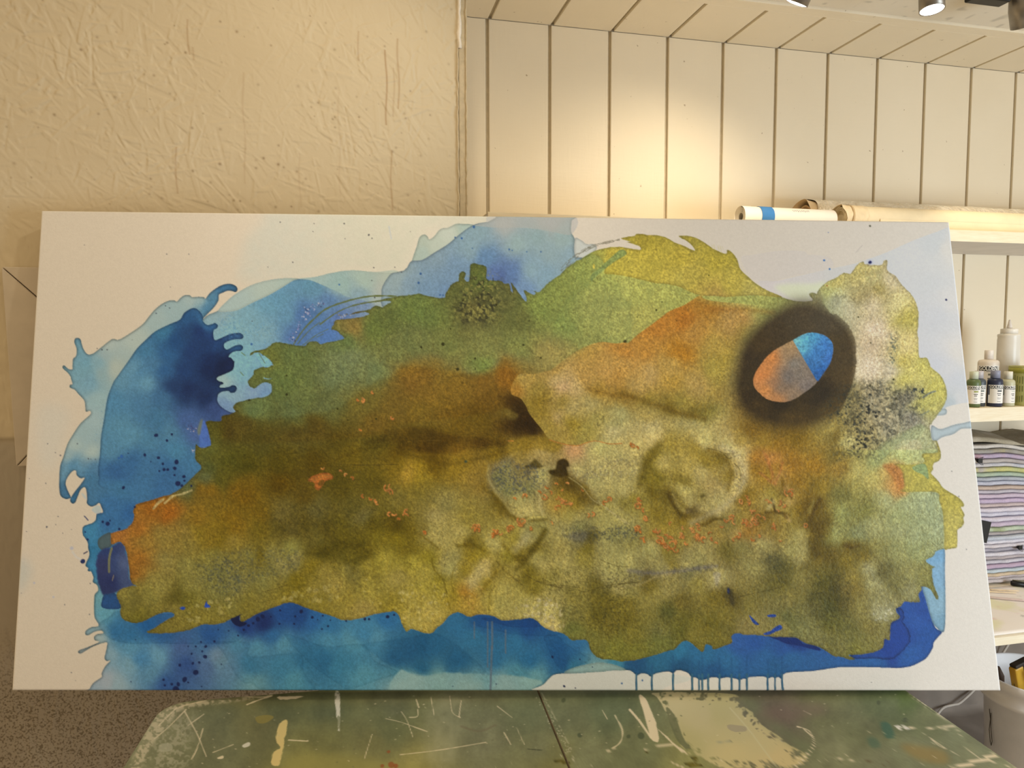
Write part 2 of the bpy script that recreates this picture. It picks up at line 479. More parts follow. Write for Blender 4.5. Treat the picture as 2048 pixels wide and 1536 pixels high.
# strand-board partition wall, its face parallel to the plank wall and nearer the viewer
OSB0 = Vector((-1.045, 1.637, 0))
def op(t, s, z):
    return OSB0 + E1 * t + E2 * s + Vector((0, 0, z))
def build_osb():
    tt = np.concatenate([np.linspace(-1.0, -0.2, 60)[:-1], np.arange(-0.2, 0.935, 0.0023), [0.935]])
    zz = np.concatenate([np.arange(0, 0.4, 0.02), np.arange(0.4, 1.70, 0.008), np.arange(1.70, 2.34, 0.0023), np.arange(2.34, 2.45, 0.01), [2.45]])
    res = 0.00115
    T0, Z0 = -1.0, 0.0
    nt = int(1.95 / res); nz = int(2.46 / res)
    h = strand_relief(nt, nz, res, 3, 12000)
    # soften and keep some areas flat
    for _ in range(1):
        h = (h + np.roll(h, 1, 0) + np.roll(h, -1, 0) + np.roll(h, 1, 1) + np.roll(h, -1, 1)) / 5
    low = value_noise((nz, nt), 180, 11)
    h *= np.clip(0.25 + 1.3 * low, 0.15, 1.3)
    fine = value_noise((nz, nt), 9, 12) - 0.5
    h += fine * 0.00025
    ti = np.clip(((tt - T0) / res).astype(int), 0, nt - 1); zi = np.clip(((zz - Z0) / res).astype(int), 0, nz - 1)
    H = h[np.ix_(zi, ti)]
    Tm, Zm = np.meshgrid(tt, zz)
    P = np.zeros(Tm.shape + (3,))
    for k in range(3):
        P[..., k] = OSB0[k] + E1[k] * Tm + E2[k] * H + (Zm if k == 2 else 0)
    P = P[:, ::-1] if False else P
    me = grid_mesh('strand_board', P[::-1])
    # colour: drips, dots and the browner boards lower down
    C = np.ones(Tm.shape + (3,))
    def mul(mask, col):
        C[:] = C * (1 - mask[..., None]) + C * np.array(col) * mask[..., None]
    drips = [(0.303, 2.19, 2.11, 0.5), (0.312, 2.13, 2.10, .4), (0.755, 2.16, 1.98, .75), (0.785, 2.19, 2.02, .6), (0.773, 2.12, 2.0, .35),
             (0.69, 2.2, 2.13, .45), (0.268, 1.90, 1.79, .45), (0.42, 2.08, 1.82, .28), (0.765, 1.92, 1.77, .5), (0.64, 2.05, 1.8, .18), (0.545, 1.9, 1.77, .2)]
    for (t, z1, z0, a) in drips:
        w = 0.0022
        m = np.exp(-((Tm - t - 0.002 * np.sin(Zm * 40)) / w) ** 2) * (Zm < z1) * (Zm > z0) * a
        mul(m, (0.62, 0.46, 0.33))
    r = np.random.default_rng(5)
    for k in range(170):
        t = r.uniform(-0.15, 0.92); z = r.uniform(1.72, 2.3); s = r.uniform(0.0012, 0.0036)
        m = np.exp(-(((Tm - t) / s) ** 2 + ((Zm - z) / s) ** 2)) * r.uniform(0.3, 0.85)
        mul(m, (0.42, 0.34, 0.28))
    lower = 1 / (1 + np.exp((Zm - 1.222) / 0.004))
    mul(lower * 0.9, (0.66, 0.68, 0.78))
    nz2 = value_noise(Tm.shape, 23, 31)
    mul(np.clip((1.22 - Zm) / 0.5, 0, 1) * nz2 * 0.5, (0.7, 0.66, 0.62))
    seam = np.exp(-((Zm - 1.222) / 0.004) ** 2)
    mul(seam * 0.6, (0.35, 0.3, 0.25))
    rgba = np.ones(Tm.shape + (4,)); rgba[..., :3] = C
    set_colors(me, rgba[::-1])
    return me
# strand-board partition
wl = link('wall_left', frame_box(op(-1.0, -0.30, 0), E1, E2, UZ, 1.955, 0.298, 2.4435, 0, 'wall_left'), M_GROOVE)
tag(wl, kind='structure')
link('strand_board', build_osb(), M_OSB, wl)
M_CAULK = plain('white_caulk', 'E9E2D6', 0.6, 0.05, 120, 0.6)
# corner post: wood strip with a split bead of caulk at the free edge of the partition
M_TRIM = plain('tan_corner_trim', 'C2B59A', 0.6, 0.12, 60, 0.5)
tr = link('trim_1', frame_box(op(0.936, -0.02, 0), E1, E2, UZ, 0.019, 0.0215, 2.4435, 0.003, 'trim_1'), M_TRIM)
tag(tr, kind='structure')
def bead(z0, z1, t, r, seed, name):
    rr = random.Random(seed); n = int((z1 - z0) / 0.012)
    P = [op(t + rr.uniform(-.0012, .0012), 0.003, z0 + (z1 - z0) * i / n) for i in range(n + 1)]
    return tube(P, r, 8, name, True, [r * rr.uniform(0.6, 1.25) for _ in P])
link('caulk_bead', bead(1.6, 2.2, 0.933, 0.0024, 1, 'caulk_bead'), M_TRIM, tr, True)
link('caulk_bead', bead(2.18, 2.44, 0.938, 0.0055, 2, 'caulk_bead'), M_CAULK, tr, True)
link('caulk_bead', bead(1.6, 2.44, 0.955, 0.0024, 3, 'caulk_bead'), M_TRIM, tr, True)
# batten and strand-board ceiling in front of the soffit
tr2 = link('trim_2', wbox(T_L, T_R, SOF, SOF + 0.02, ZC - 0.002, ZC + 0.03, 0.003, 'trim_2'), M_PLANK); tag(tr2, kind='structure')
def build_ceiling():
    tt = np.concatenate([np.arange(-0.2, 0.4, 0.03), np.arange(0.4, 2.1, 0.005), np.arange(2.1, 3.1, 0.03)]); ss = np.concatenate([np.arange(SOF + 0.02, 0.62, 0.004), np.arange(0.62, 3.4, 0.06)])
    res = 0.002; nt = int(3.4 / res); ns = int(3.2 / res)
    h = strand_relief(nt, ns, res, 8, 2600, 0.0011)
    H = h[np.ix_(np.clip(((ss - 0.2) / res).astype(int), 0, ns - 1), np.clip(((tt + 0.2) / res).astype(int), 0, nt - 1))]
    Tm, Sm = np.meshgrid(tt, ss); P = np.zeros(Tm.shape + (3,))
    for k in range(3):
        P[..., k] = W0[k] + E1[k] * Tm + E2[k] * Sm + ((ZC + 0.006 - H) if k == 2 else 0)
    me = grid_mesh('ceiling_panel', P)
    C = np.ones(Tm.shape + (4,)); nz = value_noise(Tm.shape, 5, 77)
    C[..., :3] *= (1 - 0.25 * np.clip((nz - 0.8) * 8, 0, 1))[..., None]
    set_colors(me, C); return me
M_OSBC = mat_osb('tan_painted_ceiling_board', 'DED6C6', 'E2DACB')
ceil2 = link('ceiling', wbox(T_L, T_R, SOF + 0.02, 3.35, ZC + 0.008, ZC + 0.06, 0, 'ceiling'), M_GROOVE); tag(ceil2, kind='structure')
link('strand_board', build_ceiling(), M_OSBC, ceil2)
# concrete floor, its colour lightened to bounce light up to the soffit
def mat_floor():
    m = NT('worn_lightened_concrete'); v = m.coords(); f = m.noise(v, 3, 6); g = m.noise(v, 60, 3)
    a = m.ramp(f, [(0.3, lin(hexc('A29A8E'))), (0.7, lin(hexc('B5AA9A')))]); b = m.ramp(g, [(0.3, (0.75, 0.72, 0.7)), (0.6, (1, 1, 1))])
    m.color(m.mix(0.6, a, b, 'MULTIPLY')); m.rough(0.7); m.bump(g, 0.2, 0.003); return m.m
fl = link('floor', mesh('floor', [(-4, -3, -0.1), (5, -3, -0.1), (5, 4, -0.1), (-4, 4, -0.1), (-4, -3, 0), (5, -3, 0), (5, 4, 0), (-4, 4, 0)], [(0, 3, 2, 1), (4, 5, 6, 7), (0, 1, 5, 4), (1, 2, 6, 5), (2, 3, 7, 6), (3, 0, 4, 7)]), mat_floor())
tag(fl, kind='structure')
# mitred wooden surround on the partition, left of the big canvas
M_SURR = plain('chalky_white_painted_wood', 'C9C0B2', 0.6, 0.05, 25)
def prism(poly, s0, s1, name):
    n = len(poly); V = [op(t, s0, z) for t, z in poly] + [op(t, s1, z) for t, z in poly]
    F = [tuple(range(n)), tuple(range(2 * n - 1, n - 1, -1))] + [(i, i + n, (i + 1) % n + n, (i + 1) % n) for i in range(n)]
    me = mesh(name, V, F); bm = bmesh.new(); bm.from_mesh(me); bmesh.ops.recalc_face_normals(bm, faces=bm.faces)
    bmesh.ops.bevel(bm, geom=list(bm.edges), offset=0.0015, segments=1, affect='EDGES'); bm.to_mesh(me); bm.free(); return me
fr = empty('wall_surround', op(0.12, 0.0, 1.39))
a0, a1, b0, b1, w = -0.094, 0.34, 1.165, 1.611, 0.085
link('side_board', prism([(a0 + 0.010, b0 - 0.0), (a0, b1), (a0 + w, b1 - w), (a0 + w, b0 + w)], 0.001, 0.022, 'side_board'), M_SURR, fr)
link('top_board', prism([(a0 + 0.002, b1 + 0.001), (a1, b1 + 0.001), (a1 - w, b1 - w + 0.002), (a0 + w + 0.002, b1 - w + 0.002)], 0.001, 0.0225, 'top_board'), M_SURR, fr)
link('bottom_board', prism([(a0 + 0.012, b0 - 0.001), (a0 + w + 0.001, b0 + w - 0.002), (a1 - w, b0 + w - 0.002), (a1, b0 - 0.001)], 0.001, 0.0222, 'bottom_board'), M_SURR, fr)
link('side_board', prism([(a1, b0), (a1, b1), (a1 - w, b1 - w), (a1 - w, b0 + w)], 0.001, 0.022, 'side_board'), M_SURR, fr)
link('infill_panel', frame_box(op(a0 + w - 0.005, 0.001, b0 + w - 0.005), E1, E2, UZ, a1 - a0 - 2 * w + 0.01, 0.008, b1 - b0 - 2 * w + 0.01, 0, 'infill_panel'), M_SURR, fr)
tag(fr, 'chalky white mitred wooden surround on the tan wall, behind left edge of painting', 'wall surround')
# ================================================================== the abstract painting, painted layer by layer
BLANK = """X 120,450,C7B08D 300,470,C8B290 150,600,C5AF8C 80,900,BFA988 60,1150,B8A385 60,1350,B3A084 500,470,C8B99A 800,470,CDC5B4 1170,455,CBC0AD
1400,460,CBBFAB 1700,480,CCC0AE 1880,460,C8C0B2 1900,900,DACDBB 1930,1200,D7CCBD 1960,1350,DBD2C7 1600,1365,DDD4C8 1250,1375,D3CCC1 1000,900,CABFAB 700,1380,BFB4A2 500,900,C6B79C 1000,1380,C8C1B5"""
LEFT_BLUE = """A 1750,830 1720,825 1680,825 1645,828 1625,812 1580,812 1545,835 1515,865 1490,855 1440,860 1380,890 1320,940 1270,1000 1220,1060 1130,1125 1020,1190 970,1183 930,1205 880,1245 830,1285 790,1312 750,1315 720,1280 700,1230 690,1190 665,1175 640,1185 637,1220 655,1270 650,1330 625,1355 620,1410 618,1445 585,1440 550,1410 535,1420 540,1440 580,1475 605,1510
F 605,150 610,170 620,205 600,210 598,235 640,255 670,290 720,345 730,400 735,440 770,435 775,460 720,510 680,550 620,640 575,720 540,830 515,900 507,1000 507,1100 520,1160 560,1185 600,1180 605,1165 575,1100 562,1050 580,1000 620,950 650,945 655,980 690,1010 725,1005 690,1060 650,1110 615,1160 600,1200 620,1225 645,1215 660,1180 690,1110 725,1085 740,1120 745,1180 745,1225 780,1250 820,1240 850,1220 870,1260 880,1300 830,1310 820,1360 790,1390 720,1415 705,1450 710,1500
K 710,130 750,190 755,240 765,300 735,370 735,395 755,410 750,430 765,440 780,440 800,490 795,530 830,555 840,600 810,640 805,740 810,830 845,900 780,915 735,945 730,975 755,985 810,955 870,945 885,965 830,975 805,1000 815,1030 850,1040 750,1085 680,1110 668,1130 690,1142 730,1120 800,1080 910,1045 915,1080 905,1130 895,1180 915,1205 945,1200 900,1250 870,1310 870,1340 800,1390 770,1440 770,1490
L 300,1500 1200,1500 1200,700 G 1400,400 400,500 265,445 190,400 160,360 155,330 165,290 200,270 250,265 270,280 305,275 322,245 310,220 280,215 250,230 180,235 180,215 205,205 200,190 170,180 150,165 160,145 230,115 290,80 300,10
B 300,1380 270,1345 250,1340 270,1310 310,1290 360,1285 375,1255 350,1235 300,1245 240,1275 215,1260 215,1225 260,1200 320,1188 365,1185 378,1160 350,1135 310,1137 260,1145 190,1175 134,1195 120,1150 125,1110 150,1095 160,1070 135,1050 105,1060 65,1065 30,1030 35,1010
A 1780,970 1830,920 1870,860 1875,810 1900,795 1950,775 1985,778 2020,785 2035,760 2015,730 1970,715 1920,720 1870,740 1800,790 1760,840"""
LB_C = """A 650,1250,6C9BB0 665,1190,5C8CA8 720,1400,6A9AB2 950,1250,A3B6B5 900,1350,93ABB0 850,1400,7BA3B4 1000,1450,A3B3AE 1150,1180,A5B8B6 1350,1000,98B2B7 1500,920,93B0B8 1620,850,9BB5BB 1720,860,94B3BD 1800,860,4C82AA 1900,760,3A6E9C 2000,750,33648F 1780,940,4A7FA8
F 700,100,6E9BAF 750,200,6F9BB3 850,130,86A5AE 850,350,8DADB6 800,500,93AEB6 700,620,8FAAB1 650,750,9AB0B1 800,800,9DB2B2 600,850,8CA7AF 540,950,5C88A5 540,1120,3F6E94 640,920,4F81A5 640,1150,33678F 800,1020,3C6E96 780,1180,3E6F98
950,1250,356AA0 900,1400,2F6299 1100,1300,2C5F9B 780,1450,3C7CA8 760,1500,3577A5 1250,950,3A6EA0 1450,950,3468A0 1000,1100,3B72A0 1200,1100,3B70A2 1400,1100,3568A0 1100,900,33659A 1000,960,2F5E94 850,960,4A78A0
K 760,80,357AA6 800,250,2B6C98 790,400,3576A2 850,700,5E92A5 900,820,5590AA 1000,950,2E6A9A 1100,1000,2F6C9C 1250,900,1F5C98 1400,950,2A5C98 1100,1100,4E86AC 950,1150,7396AC 1100,1250,6892AC 900,1380,8C9BAA 1000,1400,7F9BAC 1200,1200,3F78A8 1300,1300,4F80A5 1350,1150,5C90B4 1450,1400,2A5090 1550,1100,3F5F9A 1700,1050,3D6AA2 1600,1250,2B4C8E 1750,1250,47699F 1850,1150,6384AA 1950,1250,5580AC 2000,1100,4577A8 780,950,7A9AAA 700,1125,8497A2 850,1010,8CA2AA
L 450,1250,3A78A8 100,980,27589E 400,900,1E3F8A 300,1050,4C86B2 200,1200,5D86A8 450,1400,6395B0"""
INNER = """A 1540,1020 1450,1060 1330,1120 1250,1190 1170,1270 1100,1370 1000,1510 F 970,190 920,320 890,500 865,650 855,800 840,920 845,1000 900,1100 1500,1200 1800,1000 G 400,500 265,445 190,400 160,360 155,330 165,290 200,270 250,265 270,280 305,275 322,245 310,220 280,215 250,230 180,235 180,215 205,205 200,190 170,180 150,165 160,145 230,115 290,80 300,10
B 300,1380 270,1345 250,1340 270,1310 310,1290 360,1285 375,1255 350,1235 300,1245 240,1275 215,1260 215,1225 260,1200 320,1188 365,1185 378,1160 350,1135 310,1137 260,1145 190,1175 134,1195 120,1150 125,1110 150,1095 160,1070 135,1050 105,1060 65,1065 30,1030 35,1010 A 1720,960 1660,920 1580,960"""
IN_C = """A 1400,1120,3A76A0 1250,1300,4077A0 1150,1450,5D8FAF 1300,1400,4578A3 1450,1300,2B5D92 1600,1000,27568A 1600,1150,214577 1700,1150,19356A 1750,1250,1B3A6E 1650,1300,1C3B70 1800,1350,142C5C 1900,1420,0F2148 1500,1200,1F4A80 1850,1250,1F447C 1660,950,2F5F92 1760,1050,346A9E 1820,1100,2C5F98
B 300,1170,2A5288 300,1265,2A5A92 280,1390,122552 240,1420,122552 100,1200,1F3E78
F 1050,150,5B8DAD 1200,100,4B80AA 1250,200,5E93B5 1400,80,2A5A90 1600,100,1C3D73 1800,80,122856 1600,250,172E5E 1750,320,182F5F 1500,230,1D3A6B 1400,350,3B6C9B 1000,350,4A80A8 1200,400,4578A3 1350,500,3E729D 1000,550,5186A8 1100,650,5389AC 950,750,4E82A6 1250,700,477DA5 1450,600,4A7FA8 1600,480,3F61A0 1700,600,4565A8 1500,750,4480AE 1650,850,3F78AC 1100,900,33659A 1000,960,2F5E94 1250,950,3A6EA0 1450,950,3468A0 1000,1100,3B72A0 1200,1100,3B70A2 1400,1100,3568A0 1900,60,0F2148 1990,250,1B3C6C 1850,420,324C88 1950,440,3E5CA0"""
BAND = """B 30,1020 165,940 250,850 330,790 450,725 600,683 750,667 850,672 1000,655 1120,625 1300,600 1500,615 1720,620 1790,570 2048,500 2048,900 1700,1300 900,1536 G 700,300 400,520 0,520 B -150,1536 -100,1300"""
BAND_C = """B 1000,760,5C8FB8 600,900,659CC0 400,1000,74A5C0 1400,680,9CBEC8 1600,750,A6BBC6 1200,720,8FB6C4 950,720,5A8FB5 300,1100,7FB0C5 550,1150,77A5BF 900,1000,4A74B3 850,1150,4C74B5 1100,850,5781BB 1200,1000,5578C0 1100,1150,4E7BC6 1400,900,6D8FC4 350,1350,76AFCB 450,1450,6FA6CC 150,980,86AABC 700,850,5F95BC 750,1000,5E92BC 1550,830,98B4C4 1700,680,9FB9C8 250,1420,7CB4CC 560,1370,6C9CCB
G 300,300,80A9C8 500,270,7BA0CC 200,160,94B9C6 250,380,6E94C8 400,60,7AB2CE 560,290,6C98CC"""
DOME = """C -80,640 0,612 60,590 105,522 200,510 300,450 420,375 520,290 630,215 740,188 760,187 820,155 900,130 1478,130 1475,180 1470,270 1500,330 1495,400 1505,480 1540,490 1560,505 1440,640 1200,900 0,950 -150,800"""
DOME_C = """C 900,200,9DAFC1 1300,200,A0B0C0 700,300,7FA5C4 1200,310,86A9C0 300,480,7B9FC5 1000,380,8DB0C5 1300,450,88AAC4 760,500,5F8BC5 820,600,5576BC 870,630,4A66AA 100,700,7BA0C8 250,750,6E97C9 500,600,6F97C8 1100,600,83AACB 1250,650,7EA6CC 400,800,6A93CB 1400,330,8FB0C4 600,400,7FA6C8 1450,500,86AACB 940,620,5A80C2 1050,770,7098D2 0,680,8AABC6"""
LOWER = """K 1300,1000 1700,900 L 300,800 780,690 1700,760 M 100,900 500,750 1150,750 1700,950 N 100,1050 700,960 1200,940 1900,1050 O 700,1050 950,850 1030,680 1180,560 1330,560 1400,895 1470,955 1440,1000 1400,1050 1390,1100 1340,1180 1280,1220 1200,1255 1100,1268 1000,1265 700,1260 600,1262 500,1275 400,1290 300,1298 170,1305 120,1325
N 1555,1360 1530,1345 1500,1355 1480,1345 1440,1355 1400,1340 1290,1345 1260,1360 1230,1360 1200,1370 1170,1360 1120,1350 1070,1350 1030,1358 1000,1348 950,1350 910,1365 860,1370 830,1350 790,1345 760,1310 700,1288 660,1290 640,1310 625,1310 590,1297 500,1310 455,1330 440,1340 410,1318 360,1315 330,1330 310,1320 270,1290 200,1283 100,1290 0,1300
M 1500,1312 1340,1320 1280,1360 1230,1410 1130,1450 1020,1490 L 300,1500 K 1500,1480"""
LOW_C = """K 1450,1400,2A5090 1550,1100,3F5F9A 1700,1050,3D6AA2 1600,1250,2B4C8E 1750,1250,47699F 1850,1150,6384AA 1950,1250,5580AC
L 100,980,27589E 400,900,1E3F8A 550,870,162C6C 700,780,1E4C9A 850,800,1B4690 1000,850,2762AE 1100,900,2E70B0 600,960,2A66AA 300,1050,4C86B2 500,1080,4A88B4 700,1050,4D8CB8 200,1200,5D86A8 450,1250,3A78A8 700,1250,3E7FAE 900,1200,2E6FA4 1050,1200,2B6CA3 800,1380,5090B6 450,1400,6395B0 1100,1050,4486B8 1400,950,3B7FB8 1500,1000,4A8ABA 1300,1050,4E8FBA 1200,1250,3A7EAE 1400,1350,5696BC 1700,1150,246096 1900,1050,1F5E96 1900,1250,25679C 1700,1330,4586AE 1900,1400,75A4BC 1700,1440,8DB0BF 1600,830,2A6CB0
M 100,1100,236098 300,1050,286AA4 500,900,2B6FAE 700,870,1D55A2 900,850,1C53A0 1100,900,1C52A0 650,1000,2E74B0 1000,1050,2D74B4 800,1150,2A70B0 500,1200,2567A2 1100,1200,256CAE 1350,1100,1F5FA8 1500,1050,2D70B8 1400,1200,1F5CA2 300,1350,7FAEC2 100,1380,88B2C4 600,1400,86B2C6 900,1420,86B2C8 1000,1320,4A8EB8 1150,1330,62A0C0 1500,1280,3B86B8 1700,1230,6CA2C0
N 1300,1050,2A5CB8 1200,1030,3062BC 1600,1100,2C60B8 1400,1200,2F6CB8 1100,1200,2F72B8 900,1150,2C72B4 700,1100,2E7AB8 500,1200,2A6EA8 300,1230,1F5796 150,1200,3F8CBE 1000,1310,22599E 700,1260,1F5690 1500,1280,2A66A8 1800,1230,2E68B0 1950,1150,2C62B4
O 1250,850,2A5AAE 1350,980,2457A8 1300,750,2450A4 1100,980,2049A0 1050,1100,1E3F98 1200,1150,2A60B0 900,1230,2C66B0 500,1200,2E6AB2 200,1200,2F6DB4 200,1050,1F3E94"""
BODY = """F 950,1480 990,1465 1080,1440 1130,1390 1150,1330 1140,1290 1160,1240 1200,1220 1280,1200 1370,1170 1450,1150 1500,1125 1560,1085 1650,1000 1690,960 1720,930 1720,900 1680,860 1670,800 1680,720 1705,740 1790,735 1805,700 1780,600 1765,525 1890,520 1900,480 1990,460
G 265,460 310,440 290,410 310,370 390,345 480,325 560,315 610,285 620,240 610,205 560,190 510,215 480,240 440,230 415,190 430,160 460,130 465,90 480,80 540,60 625,45 628,35 560,-20
B 520,1330 480,1300 440,1330 435,1310 470,1290 560,1270 600,1245 650,1215 720,1220 800,1235 870,1245 910,1240 930,1215 1000,1205 1040,1230 1100,1215 1180,1200 1240,1180 1210,1150 1180,1120 1130,1100 1150,1060 1160,1030 1200,1020 1300,1010 1380,1000 1430,985 1455,975 1420,955 1350,970 1300,975 1340,955 1450,935 1510,900 1560,915 1600,890 1640,870 1600,860 1500,870 1650,830 1780,812
C 90,805 100,812 180,800 240,818 380,835 400,800 440,730 480,700 510,690 515,640 540,610 570,625 560,680 600,690 610,560 640,540 680,550 740,565 750,600 755,680 870,690 900,715 940,715 955,770 970,795 970,760 955,705 980,730 1030,800 1080,865 1090,840 1065,770 1100,785 1150,810 1165,790 1150,775 1200,785 1260,720 1310,680 1370,640 1420,590 1500,530 1560,500 1640,450 1700,425 1800,405 1900,402
D 210,405 300,420 355,425 345,395 290,375 240,360 270,355 190,330 240,315 300,308 320,292 370,290 420,300 480,300 570,320 640,360 720,390 780,420 820,432 790,385 740,345 680,310 740,305 800,315 860,340 930,385 980,420 1080,460 1095,425 1140,455 1180,515 1205,590 1270,655 1340,715 1430,770 1530,820 1640,855 1740,867 1810,858 1815,840 1790,810 1810,790 1855,800
E 490,795 510,760 570,705 650,665 720,622 775,630 810,580 850,540 885,525 895,545 940,550 1035,555 1060,520 1085,510 1090,540 1085,590 1110,620 1160,650 1210,720 1260,770 1310,830 1340,900 1355,980 1350,1080 1345,1140 1355,1200 1360,1340 1420,1345 1450,1400
J 1460,65 1520,110 1570,180 1597,280 1580,370 1530,450 1470,540 1450,575 1470,680 1510,690 1530,740 1545,810 1530,860 1490,880 1475,910 1480,935 1460,965 1490,1000 1530,1045 1560,1090 1620,1130 1700,1180 1740,1230 1735,1255 1715,1260 1745,1320 1735,1350
O 1650,35 1635,65 1600,90 1600,200 1590,240 1530,250 1490,250 1420,270 1400,310 1335,345 1360,380 1410,405 1385,420 1390,500 1400,560 1440,660 1425,680 1410,665 1370,595 1300,570 1295,605 1270,640 1280,700 1210,705 1150,700 1120,740 1080,760 1085,790 1110,840 1040,880 1030,950 1025,1030 980,1020 970,1090 900,1130 800,1150 700,1155 680,1160 730,1190 690,1195 600,1170 560,1170 480,1120 400,1080 320,1060 280,1040 230,1010 150,1003 0,1000
N 1350,985 1250,985 1170,970 1130,1000 1135,1050 1060,1080 980,1110 960,1080 910,1065 900,1110 880,1128 840,1100 780,1050 730,1035 680,1070 650,1105 560,1130 450,1165 330,1195 200,1210 100,1195 0,1180
M 1640,1120 1600,1030 1480,1030 1430,990 1380,965 1300,945 1230,910 1160,850 1120,840 1020,850 880,858 800,820 680,808 600,828 510,790 430,820 390,870 320,930 280,968 210,965 110,930 70,955 30,900
L 1690,790 1600,790 1500,805 1380,840 1240,855 1100,810 950,765 850,725 780,705 700,725 550,780 480,810 380,868 350,860 345,820 300,835 200,880 100,895 50,888 0,905
K 1600,945 1450,965 1300,968 1255,955 1330,920 1370,890 1420,860 1490,820 1480,795 1400,790 1300,830 1220,870 1140,878 1060,850 1030,800 1035,730 1000,660 1010,610 1060,580 1140,560 1180,568 1140,545 1115,500 1105,400 1080,260 1050,205 1020,185 970,210 950,190 950,120"""
